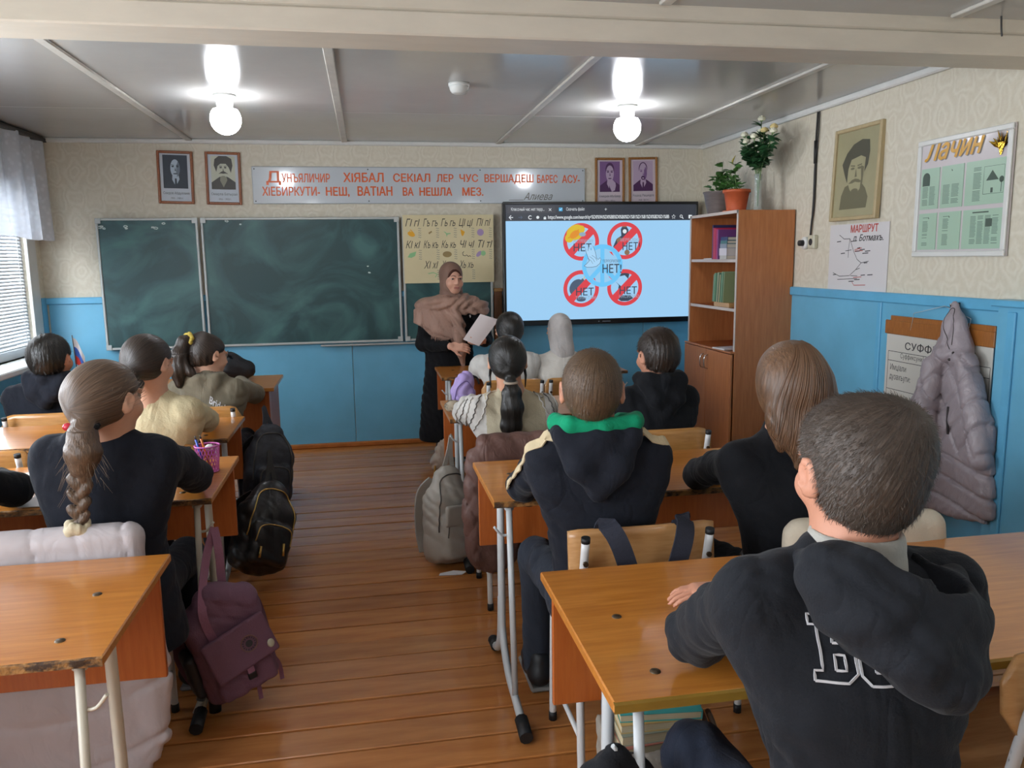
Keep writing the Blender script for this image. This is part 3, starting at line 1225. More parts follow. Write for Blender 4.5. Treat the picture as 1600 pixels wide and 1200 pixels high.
text('lettering', 'МЕЗ.', 0.085, _mt, sg, 1.60, 0.062, 0.0128, fit=0.17, bold=0.003)
text('lettering', 'Алиева', 0.078, M_sigink, sg, 2.10, 0.028, 0.0128, fit=0.24, shear=0.45)
MB().stroke([(1.98, 0.026), (2.1, 0.028)], 0.004, 0.0128).obj('underline', M_sigink, sg)
m = MB()
for px_ in (0.02, 0.87, 1.75, 2.594):
    for py_ in (0.02, 0.26):
        m2 = MB().disc((px_, py_), 0.005, 0.0129, n=10)
        m2.obj('nail_head', M_ink, sg)

# portraits
M_frameL = wood('frame_brown', '7a4222', '94552f', 30, (3, 3, 3))
M_frameR = wood('frame_oak', '8a5a2a', 'a4713a', 30, (3, 3, 3))
M_photo = mat('photo_paper', 'c3cbd4', 0.45)
M_photoR = mat('photo_paper_lilac', 'cdbfc6', 0.45)
M_pcap = mat('caption_ink', '50535c', 0.7)


def portrait(name, label, x0, z0, w, h, tilt, frame_m, paper_m, dark, light, mid, kind, cap, years, y=YF - 0.012):
    t = thing(name, label, 'picture', mtx=front_mtx(x0 + w / 2, z0 + h / 2, y) @ Matrix.Rotation(tilt, 4, 'Z'))
    fw = 0.019
    for s in (-1, 1):
        MB().box((s * (w / 2 - fw / 2), 0, 0), (fw, h, 0.022), 0.004).obj('frame_bar', frame_m, t)
        MB().box((0, s * (h / 2 - fw / 2), 0), (w - 2 * fw, fw, 0.022), 0.004).obj('frame_bar', frame_m, t)
    MB().box((0, 0, -0.004), (w - 2 * fw + 0.004, h - 2 * fw + 0.004, 0.006)).obj('photo_sheet', paper_m, t)
    z = 0.0
    iw, ih = w - 2 * fw, h - 2 * fw

    def P(pts):      # unit square of the photo area -> local; photo occupies the upper 78 %
        return [((p[0] - 0.5) * iw * 0.80, ih * 0.47 - (1 - p[1]) * ih * 0.70) for p in pts]

    def ell(cx, cy, rx, ry, n=22, a0=0, a1=2 * math.pi):
        return [(cx + rx * math.cos(a0 + (a1 - a0) * k / n), cy + ry * math.sin(a0 + (a1 - a0) * k / n)) for k in range(n + (0 if a1 - a0 > 6.2 else 1))]
    bgm, suit = (dark, dark) if kind == 'hair' else (mid, dark)
    MB().poly(P([(0, 0), (1, 0), (1, 1), (0, 1)]), z).obj('photo_ground', bgm if kind in ('hair', 'hand') else light, t)
    shoulders = [(0, 0), (1, 0), (1, 0.22), (0.72, 0.36), (0.6, 0.4), (0.4, 0.4), (0.25, 0.33), (0, 0.2)]
    MB().poly(P(shoulders), z + 0.0006).obj('photo_coat', suit, t)
    MB().poly(P([(0.38, 0.42), (0.62, 0.42), (0.66, 0.28), (0.5, 0.06), (0.36, 0.26)]), z + 0.0009).obj('photo_shirt', light if kind != 'hat' else mid, t)
    if kind != 'hat':
        MB().poly(P([(0.47, 0.3), (0.54, 0.3), (0.56, 0.05), (0.5, 0.02), (0.46, 0.05)]), z + 0.0012).obj('photo_tie', dark, t)
    if kind in ('hair', 'hand', 'bald'):
        MB().poly(P(ell(0.5, 0.745, 0.215, 0.215)), z + 0.0012).obj('photo_hair', dark, t)
    MB().poly(P(ell(0.5, 0.60, 0.195, 0.27) if kind != 'bald' else ell(0.5, 0.64, 0.20, 0.29)), z + 0.0015).obj('photo_face', light, t)
    if kind in ('hair', 'bald'):
        MB().poly(P(ell(0.5, 0.60, 0.195, 0.27, 12, -1.3, 0.9) + [(0.56, 0.7), (0.53, 0.5), (0.57, 0.4)]), z + 0.0016).obj('photo_shade', mid, t)
    if kind == 'hat':
        MB().poly(P([(0.12, 0.72), (0.16, 0.9), (0.34, 1.0), (0.66, 1.0), (0.86, 0.92), (0.9, 0.72), (0.82, 0.5), (0.74, 0.66), (0.62, 0.77), (0.4, 0.77), (0.28, 0.7),
                    (0.22, 0.52)]), z + 0.002).obj('photo_hat', dark, t)
        MB().poly(P([(0.3, 0.46), (0.42, 0.53), (0.5, 0.55), (0.58, 0.53), (0.72, 0.46), (0.6, 0.48), (0.5, 0.47), (0.4, 0.48)]), z + 0.002).obj('photo_moustache', dark, t)
        MB().poly(P(ell(0.5, 0.36, 0.11, 0.05)), z + 0.0019).obj('photo_beard', mid, t)
    elif kind == 'bald':
        MB().poly(P(ell(0.5, 0.44, 0.10, 0.07)), z + 0.0019).obj('photo_mouth_shade', dark, t)
        MB().poly(P(ell(0.5, 0.43, 0.05, 0.025)), z + 0.0022).obj('photo_lip', light, t)
    else:
        MB().poly(P(ell(0.5, 0.44, 0.09, 0.018)), z + 0.0019).obj('photo_mouth', dark, t)
    m = MB()
    for s in (-1, 1):
        m.poly(P(ell(0.5 + s * 0.095, 0.655, 0.055, 0.022, 12)), z + 0.002)
        m.poly(P([(0.5 + s * 0.04, 0.70), (0.5 + s * 0.16, 0.71), (0.5 + s * 0.16, 0.695), (0.5 + s * 0.04, 0.68)]), z + 0.002)
    m.poly(P([(0.50, 0.64), (0.535, 0.53), (0.47, 0.525), (0.485, 0.54)]), z + 0.002)
    m.obj('photo_features', dark if kind != 'bald' else mid, t)
    if kind == 'hand':
        MB().poly(P([(0.45, 0.4), (0.6, 0.42), (0.78, 0.3), (0.8, 0.2), (0.75, 0.05), (0.6, 0.0), (0.5, 0.15), (0.44, 0.28)]), z + 0.0024).obj('photo_hand', light, t)
    if cap:
        text('caption', cap, 0.026, M_pcap, t, -iw * 0.43, -ih * 0.355, 0.0006, fit=iw * 0.86)
        text('caption', years, 0.019, M_pcap, t, -iw * 0.2, -ih * 0.455, 0.0006, fit=iw * 0.42)
    return t


M_bw_d, M_bw_l, M_bw_m = mat('photo_black', '2e3742', 0.5), mat('photo_light', 'b4c3d0', 0.5), mat('photo_mid', '6f7b88', 0.5)
M_bw2d, M_bw2l, M_bw2m = mat('photo2_black', '45433f', 0.5), mat('photo2_light', 'c3c6b4', 0.5), mat('photo2_mid', '8b8a78', 0.5)
M_vi_d, M_vi_l, M_vi_m = mat('photo_violet_dark', '4a2452', 0.5), mat('photo_violet_light', 'b9a3bb', 0.5), mat('photo_violet_mid', '7d5a8a', 0.5)
portrait('framed_portrait', 'brown framed dark portrait of a man in a tie, nearest the window', -1.500, 1.938, 0.255, 0.385, R(-1.5), M_frameL, M_photo, M_bw_d, M_bw_l, M_bw_m,
         'hair', 'Саидов Абдуллаев', '1903 - 1985гг.')
portrait('framed_portrait', 'brown framed portrait of a moustached man in a fur hat, beside the sign', -1.158, 1.930, 0.255, 0.388, R(-1.2), M_frameL, M_photo, M_bw2d, M_bw2l, M_bw2m,
         'hat', 'Омарла Батырай', '1826 - 1902гг.')
portrait('framed_portrait', 'oak framed violet portrait of a man resting chin on hand, above the screen', 1.878, 1.915, 0.252, 0.385, R(0.4), M_frameR, M_photoR, M_vi_d, M_vi_l, M_vi_m,
         'hand', 'Ахмедхан Абу-Бакар', '1931 - 1991гг.')
portrait('framed_portrait', 'oak framed violet portrait of a balding man in a tie, above the screen', 2.165, 1.922, 0.25, 0.385, R(1.2), M_frameR, M_photoR, M_vi_d, M_vi_l, M_vi_m,
         'bald', 'Рашид Рашидов', '1928 - 2011гг.')

# wooden strip between board and screen
wp = thing('wooden_strip', 'worn brown wooden strip standing between chalkboard and screen', 'board', mtx=front_mtx(1.055, 0.74, YF - 0.02))
MB().box((0, 0.26, 0), (0.07, 0.52, 0.025), 0.004).obj('plank', wood('strip_wood', '6a3f1e', '8a5730', 20, (6, 1, 6)), wp)
MB().box((0, 0.505, 0.004), (0.075, 0.03, 0.03), 0.004).obj('cap_rail', wood('strip_cap', '9a6b3c', 'b5874f', 20, (6, 6, 6)), wp)

# ------------------------------------------------------------------ interactive screen
M_bezel = mat('black_bezel', '0d0e12', 0.3, coat=0.3)
SCR = 1.0


def emat(name, c, e=SCR):
    m_ = mat(name, c, 0.35, emit=e)
    m_.node_tree.nodes['Principled BSDF'].inputs['Base Color'].default_value = (0.01, 0.01, 0.012, 1)
    if name != 'lcd_pale_blue':
        m_.cycles.emission_sampling = 'NONE'
    return m_


E_sky, E_bar, E_tab, E_white = emat('lcd_pale_blue', '9ccdf2'), emat('lcd_bar', '32363f'), emat('lcd_tab', '3d3f46'), emat('lcd_white', 'dfe6ea')
E_red, E_blue, E_dark, E_yel, E_org = emat('lcd_red', 'd9434c'), emat('lcd_blue', '6cc4f6'), emat('lcd_slate', '4d5c72'), emat('lcd_yellow', 'd9b82c'), emat('lcd_orange', 'dd8d2e')
E_ink, E_brown, E_grey, E_cyan = emat('lcd_ink', '3b4657'), emat('lcd_brown', '8a6d55'), emat('lcd_grey', '8fa6ba'), emat('lcd_cyan', '34a9de')
E_dove = emat('lcd_dove', 'a9d5f5')
SX0, SX1, SZ0, SZ1 = 1.086, 2.722, 0.955, 1.940
sc = thing('interactive_screen', 'large black-framed screen showing red prohibition signs, mounted beside the bookcase', 'screen', mtx=front_mtx(SX0, SZ0, 6.375))
SW, SH = SX1 - SX0, SZ1 - SZ0
MB().box((SW / 2, SH / 2, -0.035), (SW, SH, 0.06), 0.008).obj('housing', M_bezel, sc)
MB().box((SW / 2, SH / 2, -0.105), (0.6, 0.4, 0.08), 0.005).obj('wall_bracket', M_bezel, sc)
for (a, b_, c_, d_) in ((0, SW, SH - 0.022, SH), (0, SW, 0, 0.042), (0, 0.02, 0.042, SH - 0.022), (SW - 0.02, SW, 0.042, SH - 0.022)):
    MB().box(((a + b_) / 2, (c_ + d_) / 2, 0.002), (b_ - a, d_ - c_, 0.014), 0.003).obj('bezel', M_bezel, sc)
MB().disc((SW / 2 - 0.03, 0.02), 0.005, 0.0095).stroke([(SW / 2 + 0.0, 0.02), (SW / 2 + 0.07, 0.02)], 0.008, 0.0095).obj('maker_mark', mat('mark_grey', '7c828c', 0.4), sc)
lcd = MB().box((SW / 2, (0.042 + SH - 0.022) / 2, -0.003), (SW - 0.04, SH - 0.064, 0.006)).obj('display', E_sky, sc)
zt = SH - 0.022
zb = 1.790 - SZ0
Z1, Z2, Z3, Z4, Z5 = 0.0008, 0.0014, 0.002, 0.0026, 0.0032
MB().poly([(0.02, zb), (SW - 0.02, zb), (SW - 0.02, zt), (0.02, zt)], Z1).obj('browser_bar', E_bar, lcd)
MB().poly([(0.03, zb + 0.062), (0.43, zb + 0.062), (0.42, zt - 0.012), (0.04, zt - 0.012)], Z2).obj('browser_tab', E_tab, lcd)
text('tab_title', 'Классный час нет терр...', 0.034, E_white, lcd, 0.065, zb + 0.080, Z3, fit=0.27)
def icon():
    return MB()


yc = zb + 0.028
icon().stroke([(0.373, zb + 0.078), (0.393, zb + 0.098)], 0.004, Z3).stroke([(0.373, zb + 0.098), (0.393, zb + 0.078)], 0.004, Z3).obj('close_icon', E_white, lcd)
icon().stroke([(0.845, zb + 0.08), (0.845, zb + 0.10)], 0.003, Z3).stroke([(0.835, zb + 0.09), (0.855, zb + 0.09)], 0.003, Z3).obj('plus_icon', E_white, lcd)
icon().stroke([(0.082, yc), (0.05, yc)], 0.006, Z3).stroke([(0.066, yc + 0.016), (0.049, yc), (0.066, yc - 0.016)], 0.006, Z3).obj('back_arrow', E_white, lcd)
icon().ring((0.22, yc), 0.010, 0.016, Z3, 24, 0.7, 5.6).obj('reload_icon', E_white, lcd)
icon().disc((0.282, yc), 0.012, Z3).obj('round_icon', E_white, lcd)
icon().poly([(0.33, yc - 0.016), (0.35, yc - 0.016), (0.35, yc), (0.33, yc)], Z3).ring((0.34, yc), 0.004, 0.007, Z3, 12, 0, math.pi).obj('lock_icon', E_white, lcd)
st = []
for k in range(11):
    a = math.pi / 2 + k * math.pi / 5
    rr = 0.018 if k % 2 == 0 else 0.008
    st.append((1.425 + rr * math.cos(a), yc + rr * math.sin(a)))
icon().stroke(st, 0.003, Z3).obj('star_icon', E_white, lcd)
icon().ring((1.49, yc + 0.004), 0.008, 0.012, Z3, 20).stroke([(1.498, yc - 0.004), (1.51, yc - 0.016)], 0.006, Z3).obj('search_icon', E_white, lcd)
icon().poly([(1.555, yc - 0.014), (1.585, yc - 0.014), (1.585, yc + 0.014), (1.555, yc + 0.014)], Z3).obj('account_icon', E_white, lcd)
MB().stroke([(0.125, yc), (0.155, yc)], 0.005, Z3).stroke([(0.143, yc + 0.012), (0.156, yc), (0.143, yc - 0.012)], 0.005, Z3).obj('forward_arrow', E_dark, lcd)
MB().poly([(0.455, zb + 0.076), (0.485, zb + 0.076), (0.485, zb + 0.104), (0.455, zb + 0.104)], Z2).obj('tab_icon', E_cyan, lcd)
MB().stroke([(0.46, zb + 0.09), (0.467, zb + 0.084), (0.48, zb + 0.098)], 0.004, Z3).obj('tab_tick', E_white, lcd)
text('tab_title', 'Скачать файл', 0.034, E_white, lcd, 0.515, zb + 0.080, Z3, fit=0.15)
text('address', 'https://www.google.com/search?q=%D0%9A%D0%BB%D0%B0%D1%81%D1%81%D0%BD%D1%8B', 0.04, E_white, lcd, 0.365, yc - 0.012, Z3, fit=1.02, bold=0.0006)
C = [(1.726 - SX0, 1.622 - SZ0), (2.094 - SX0, 1.628 - SZ0), (1.726 - SX0, 1.245 - SZ0), (2.096 - SX0, 1.248 - SZ0)]
RO, RI = 0.150, 0.118


def sign_red(c):
    g = MB().ring(c, RI, RO, Z2, 56)
    d = RI * 0.72
    w = 0.021
    g.poly([(c[0] - d - w, c[1] - d + w), (c[0] - d + w, c[1] - d - w), (c[0] + d + w, c[1] + d - w), (c[0] + d - w, c[1] + d + w)], Z2)
    return g.obj('prohibition_sign', E_red, lcd)


# drawings behind the bars
MB().disc((C[0][0] - 0.05, C[0][1] + 0.075), 0.075, Z1, sy=0.8, rot=0.5).disc((C[0][0] - 0.10, C[0][1] + 0.03), 0.035, Z1 + 0.0002).disc((C[0][0] + 0.0, C[0][1] + 0.10), 0.03, Z1 + 0.0002).obj('explosion_drawing', E_yel, lcd, loc=(0, 0, 0.0012))
MB().disc((C[0][0] - 0.055, C[0][1] + 0.06), 0.045, Z3, sy=0.6, rot=0.6).stroke([(C[0][0] - 0.02, C[0][1] + 0.1), (C[0][0] - 0.06, C[0][1] + 0.06), (C[0][0] - 0.11, C[0][1] + 0.03)], 0.008, Z3).obj('explosion_flame', E_org, lcd, loc=(0, 0, 0.0003))
MB().disc((C[0][0] + 0.01, C[0][1] + 0.06), 0.028, Z4, sy=0.6).obj('explosion_smoke', E_grey, lcd)
c = C[1]
MB().poly([(c[0] - 0.01, c[1] + 0.145), (c[0] - 0.035, c[1] + 0.09), (c[0] - 0.03, c[1] + 0.04), (c[0] - 0.07, c[1] + 0.015), (c[0] - 0.10, c[1] - 0.05), (c[0] - 0.05, c[1] - 0.055), (c[0] - 0.01, c[1] - 0.02),
           (c[0] + 0.03, c[1] + 0.04), (c[0] + 0.03, c[1] + 0.09)], Z1).obj('hooded_figure', E_ink, lcd)
MB().disc((c[0] - 0.002, c[1] + 0.075), 0.017, Z1 + 0.0004).obj('hooded_figure_mask', E_white, lcd)
MB().poly([(c[0] - 0.01, c[1] + 0.142), (c[0] - 0.025, c[1] + 0.108), (c[0] + 0.02, c[1] + 0.108)], Z1 + 0.0004).poly([(c[0] - 0.07, c[1] + 0.01), (c[0] - 0.04, c[1] + 0.03), (c[0] - 0.02, c[1] - 0.01), (c[0] - 0.06, c[1] - 0.035)],
                                                                                                                 Z1 + 0.0004).disc((c[0] + 0.02, c[1] - 0.095), 0.022, Z1 + 0.0004).obj('hooded_figure_cloth', E_brown, lcd)
c = C[2]
MB().disc((c[0] - 0.035, c[1] + 0.01), 0.072, Z1, sy=0.82, rot=0.9).poly([(c[0] - 0.01, c[1] + 0.06), (c[0] + 0.01, c[1] + 0.085), (c[0] + 0.03, c[1] + 0.065), (c[0] + 0.01, c[1] + 0.04)], Z1 + 0.0002).disc((c[0] + 0.0, c[1] - 0.085), 0.04, Z1, sy=0.5).obj(
    'bomb_drawing', E_dark, lcd)
MB().stroke([(c[0] + 0.02, c[1] + 0.075), (c[0] + 0.035, c[1] + 0.11), (c[0] + 0.02, c[1] + 0.135)], 0.006, Z1 + 0.0004).obj('bomb_fuse', E_yel, lcd)
c = C[3]
MB().poly([(c[0] - 0.06, c[1] + 0.115), (c[0] - 0.01, c[1] + 0.13), (c[0] + 0.04, c[1] + 0.11), (c[0] + 0.03, c[1] + 0.07), (c[0] + 0.0, c[1] + 0.10), (c[0] - 0.05, c[1] + 0.09)], Z1).poly(
    [(c[0] - 0.08, c[1] + 0.05), (c[0] - 0.05, c[1] + 0.02), (c[0] - 0.06, c[1] - 0.04), (c[0] - 0.03, c[1] + 0.01)], Z1).poly(
    [(c[0] - 0.06, c[1] - 0.09), (c[0] - 0.03, c[1] - 0.065), (c[0] + 0.05, c[1] - 0.065), (c[0] + 0.075, c[1] - 0.09), (c[0] + 0.03, c[1] - 0.112), (c[0] - 0.03, c[1] - 0.112)], Z1).obj('masked_figure', E_ink, lcd)
for c in C:
    sign_red(c)
for i_, (c, s_, t_) in enumerate(zip(C, ('НЕТ', 'НЕТ!', 'НЕТ', 'НЕТ'), ('ЭКСТРЕМИЗМУ', 'ВЕРБОВКЕ', 'ТЕРАКТАМ', 'НАСИЛИЮ'))):
    up = i_ < 2
    text('sign_word', s_, 0.085, E_ink, lcd, c[0] - 0.07 + (0.045 if i_ == 1 else 0.0) + (0.02 if not up else 0), c[1] - 0.075 + (0.0 if up else 0.02), Z4, fit=0.15, bold=0.001)
    text('sign_word', t_, 0.034, E_grey, lcd, c[0] - 0.07 + (0.03 if i_ == 1 else 0.0) + (0.02 if not up else 0), c[1] - (0.005 if up else 0.085), Z4, fit=0.17)
pc = (1.904 - SX0, 1.429 - SZ0)
pr = 0.172
MB().disc(pc, pr, Z4 + 0.0004, 56).obj('peace_disc', emat('lcd_disc', '97cbef'), lcd)
g = MB().ring(pc, pr - 0.034, pr, Z5, 56)
g.poly([(pc[0] - 0.017, pc[1] - pr + 0.01), (pc[0] + 0.017, pc[1] - pr + 0.01), (pc[0] + 0.017, pc[1] + pr - 0.01), (pc[0] - 0.017, pc[1] + pr - 0.01)], Z5)
for s in (-1, 1):
    g.stroke([(pc[0], pc[1]), (pc[0] + s * pr * 0.64, pc[1] - pr * 0.68)], 0.036, Z5 + 0.0001)
g.obj('peace_symbol', E_blue, lcd)
g = MB()
for (x_, y_) in ((0.075, 0.10), (-0.075, -0.10), (0.07, -0.10)):
    g.poly([(pc[0] + x_ - 0.018, pc[1] + y_ + 0.012), (pc[0] + x_ + 0.004, pc[1] + y_ + 0.01), (pc[0] + x_ + 0.022, pc[1] + y_ - 0.024), (pc[0] + x_ + 0.004, pc[1] + y_ - 0.01)], Z5)
g.obj('prohibition_sign_glimpse', E_red, lcd)
dv = [(-0.155, 0.0), (-0.13, 0.02), (-0.11, 0.04), (-0.135, 0.10), (-0.145, 0.14), (-0.12, 0.12), (-0.115, 0.155), (-0.095, 0.125), (-0.08, 0.16), (-0.06, 0.11), (-0.05, 0.06), (-0.035, 0.05), (-0.02, 0.065),
      (-0.012, 0.05), (-0.02, 0.02), (-0.05, -0.005), (-0.09, -0.012), (-0.13, -0.012)]
dv = [(pc[0] + a, pc[1] + b_) for a, b_ in dv]
MB().poly(dv, Z5 + 0.0006).obj('dove', E_dove, lcd)
g = MB().stroke(dv + [dv[0]], 0.0035, Z5 + 0.001)
for (a, b_) in ((-0.125, 0.06), (-0.11, 0.075), (-0.09, 0.085)):
    g.stroke([(pc[0] + a, pc[1] + b_), (pc[0] + a + 0.03, pc[1] + b_ - 0.02), (pc[0] + a + 0.045, pc[1] + b_ - 0.045)], 0.0025, Z5 + 0.001)
g.obj('dove_outline', E_dark, lcd)
text('peace_word', 'НЕТ!', 0.098, E_ink, lcd, pc[0] - 0.005, pc[1] - 0.06, Z5 + 0.0012, fit=0.162, bold=0.0015)
text('peace_word', 'ТЕРРОРИЗМУ', 0.032, E_dark, lcd, pc[0] + 0.0, pc[1] + 0.025, Z5 + 0.0012, fit=0.155)

# ================================================================== RIGHT WALL
# cable, switch and sockets
M_cable = mat('black_cable', '211d1c', 0.6)
wc = thing('wall_cable', 'black twisted cable hanging down the wallpaper to the sockets', 'cable', (XR - 0.012, 4.745, 2.0))
m1 = [(0, 0.0, 0.41), (0, 0.01, 0.2), (0, 0.004, 0.0), (0, 0.005, -0.2), (0, 0.02, -0.3), (0, 0.03, -0.40)]
MB().tube(bez(m1, 6), 0.006, 6).obj('cable_strand', M_cable, wc)
MB().tube(bez([(0, -0.02, 0.41), (0, -0.012, 0.2), (0, 0.012, 0.05), (0, 0.012, -0.15), (0, 0.022, -0.3), (0, 0.036, -0.40)], 6), 0.004, 6).obj('cable_strand', M_cable, wc)
MB().tube([(0, 0.012, 0.2), (0, 0.008, 0.06)], 0.011, 8).obj('tape_wrap', M_cable, wc)
so = thing('wall_socket', 'beige surface socket at the end of the black cable', 'socket', mtx=right_mtx(4.735, 1.575))
MB().box((0, 0, 0.016), (0.075, 0.085, 0.032), 0.006).obj('casing', M_yplast, so)
MB().disc((0, 0), 0.022, 0.0325, 20).obj('socket_face', M_ink, so)
so2 = thing('wall_socket', 'round white socket with a black plug beside the beige one', 'socket', mtx=right_mtx(4.835, 1.57))
MB().lathe([(0, 0.0), (0.04, 0.0), (0.04, 0.02), (0.035, 0.026), (0, 0.026)]).obj('casing', M_plast, so2)
MB().lathe([(0, 0.026), (0.02, 0.026), (0.018, 0.055), (0.0, 0.06)], n=16).obj('plug', M_cable, so2)

# large pencil portrait
M_pale = mat('pale_wood_frame', 'b3a07a', 0.45, var=(20, 0.1, (1, 1, 6)))
M_olive = mat('aged_drawing_paper', 'a19a78', 0.28, var=(3, 0.1), coat=0.5)
M_gr1, M_gr2, M_gr3 = mat('graphite_dark', '4d4b3c', 0.5), mat('graphite_mid', '6c6850', 0.5), mat('graphite_light', 'a39c7a', 0.5)
pw, ph = 0.45, 0.53
pp = thing('pencil_portrait', 'large wood-framed pencil portrait of a moustached man in a fur hat on the side wall', 'picture', mtx=right_mtx(4.305, 1.955, XR - 0.016) @ Matrix.Rotation(R(-2), 4, 'X'))
for s in (-1, 1):
    MB().box((s * (pw / 2 - 0.011), 0, 0), (0.022, ph, 0.032), 0.004).obj('frame_bar', M_pale, pp)
    MB().box((0, s * (ph / 2 - 0.011), 0), (pw - 0.044, 0.022, 0.032), 0.004).obj('frame_bar', M_pale, pp)
MB().box((0, 0, 0), (pw - 0.04, ph - 0.04, 0.006)).obj('drawing_sheet', M_olive, pp)


def EL(cx, cy, rx, ry, n=22):
    return [(cx + rx * math.cos(2 * math.pi * k / n), cy + ry * math.sin(2 * math.pi * k / n)) for k in range(n)]


MB().poly([(-0.14, -0.20), (-0.13, -0.12), (-0.10, -0.07), (-0.03, -0.05), (0.05, -0.05), (0.10, -0.09), (0.13, -0.14), (0.12, -0.20)], 0.0036).obj('drawn_coat', M_gr2, pp)
MB().poly([(-0.14, 0.06), (-0.10, 0.12), (-0.04, 0.165), (0.04, 0.185), (0.11, 0.175), (0.12, 0.11), (0.11, 0.04), (0.08, 0.0), (0.085, 0.08), (0.04, 0.095), (-0.05, 0.08), (-0.075, 0.03), (-0.08, -0.05),
           (-0.11, 0.0)], 0.0042).obj('drawn_hat', M_gr1, pp)
MB().poly(EL(0.0, 0.0, 0.078, 0.115), 0.0038).obj('drawn_face', M_gr3, pp)
g = MB()
for s in (-1, 1):
    g.poly(EL(0.0 + s * 0.033, 0.028, 0.02, 0.007, 12), 0.0045)
    g.poly([(s * 0.012, 0.045), (s * 0.055, 0.05), (s * 0.055, 0.043), (s * 0.012, 0.037)], 0.0045)
g.poly([(0.0, 0.03), (0.013, -0.02), (-0.008, -0.022)], 0.0045)
g.poly([(-0.065, -0.055), (-0.03, -0.035), (0.0, -0.03), (0.03, -0.035), (0.065, -0.05), (0.04, -0.055), (0.0, -0.048), (-0.03, -0.055)], 0.0045)
g.poly(EL(0.0, -0.10, 0.035, 0.015, 12), 0.0043)
g.poly([(0.045, 0.04), (0.075, 0.03), (0.07, -0.06), (0.05, -0.09), (0.055, -0.03)], 0.0043)
g.obj('drawn_features', M_gr2, pp)

# route poster
M_sheet = mat('white_paper', 'd6d2d2', 0.6, bump=(2, 0.15))
M_red = mat('red_marker', 'b3483c', 0.7)
rp_ = thing('route_poster', 'white hand-drawn route map with red title below the pencil portrait', 'poster', mtx=right_mtx(4.56, 1.285, XR - 0.004))
RW, RH = 0.57, 0.385
MB().box((RW / 2, RH / 2, 0), (RW, RH, 0.003)).obj('paper_sheet', M_sheet, rp_)
text('title', 'МАРШРУТ', 0.058, M_red, rp_, 0.21, 0.335, 0.002, fit=0.26, bold=0.002)
text('title', 'п. Ботмахъ.', 0.05, M_ink, rp_, 0.24, 0.285, 0.002, fit=0.28, shear=0.3, bold=0.001)
g = MB()
for pts in ([(0.10, 0.325), (0.15, 0.30), (0.21, 0.30)], [(0.21, 0.30), (0.20, 0.24), (0.20, 0.19)], [(0.21, 0.30), (0.25, 0.23), (0.29, 0.18), (0.33, 0.16)], [(0.33, 0.16), (0.28, 0.12), (0.22, 0.085), (0.30, 0.085)],
            [(0.05, 0.10), (0.12, 0.08), (0.22, 0.085)], [(0.33, 0.16), (0.40, 0.17)], [(0.10, 0.06), (0.30, 0.07)], [(0.17, 0.23), (0.23, 0.235)], [(0.28, 0.12), (0.32, 0.13)]):
    g.stroke(densify([(*p, 0) for p in pts], 0.02), 0.0035, 0.002)
for k in range(14):
    x_, y_ = random.uniform(0.04, 0.4), random.uniform(0.05, 0.33)
    g.stroke([(x_, y_), (x_ + random.uniform(0.02, 0.06), y_ + 0.003)], 0.005, 0.002)
g.obj('route_lines', M_ink, rp_)
g = MB()
for pts in ([(0.26, 0.235), (0.33, 0.245)], [(0.26, 0.228), (0.34, 0.23)], [(0.25, 0.05), (0.27, 0.03), (0.38, 0.035)], [(0.26, 0.075), (0.34, 0.08)]):
    g.stroke(pts, 0.004, 0.002)
g.obj('route_lines', M_red, rp_)

# notice stand
M_lil = mat('stand_board', 'cbc3c4', 0.35, coat=0.3)
M_mint = mat('mint_printed_page', 'a9c6b0', 0.3, coat=0.5)
M_print = mat('grey_print', '6f8577', 0.6)
M_pdark = mat('dark_print', '4c5b51', 0.6)
M_gold = mat('gold_letter', 'cf9a2e', 0.35)
M_gsh = mat('letter_shadow_grey', '8f8c8a', 0.5)
M_foil = mat('gold_foil', 'd9a93a', 0.2, metal=1.0, bump=(60, 0.6))
ns = thing('notice_stand', 'pale grey framed notice stand with gold cursive title and mint pages', 'notice board', mtx=right_mtx(3.77, 1.478, XR - 0.012))
NW, NH = 0.615, 0.575
MB().box((NW / 2, NH / 2, 0), (NW, NH, 0.012)).obj('backing_board', M_lil, ns)
for (cx, cy, w_, h_) in ((NW / 2, 0.013, NW, 0.026), (NW / 2, NH - 0.013, NW, 0.026), (0.013, NH / 2, 0.026, NH - 0.052), (NW - 0.013, NH / 2, 0.026, NH - 0.052)):
    MB().box((cx, cy, 0.008), (w_, h_, 0.016), 0.004).obj('frame_bar', M_white, ns)
text('title', 'Лачин', 0.135, M_gsh, ns, 0.052, 0.468, 0.0066, fit=0.40, shear=0.4, bold=0.004)
text('title', 'Лачин', 0.135, M_gold, ns, 0.046, 0.472, 0.009, fit=0.40, shear=0.4, bold=0.004)
cols = [(0.035, 0.165), (0.18, 0.33), (0.345, 0.585)]
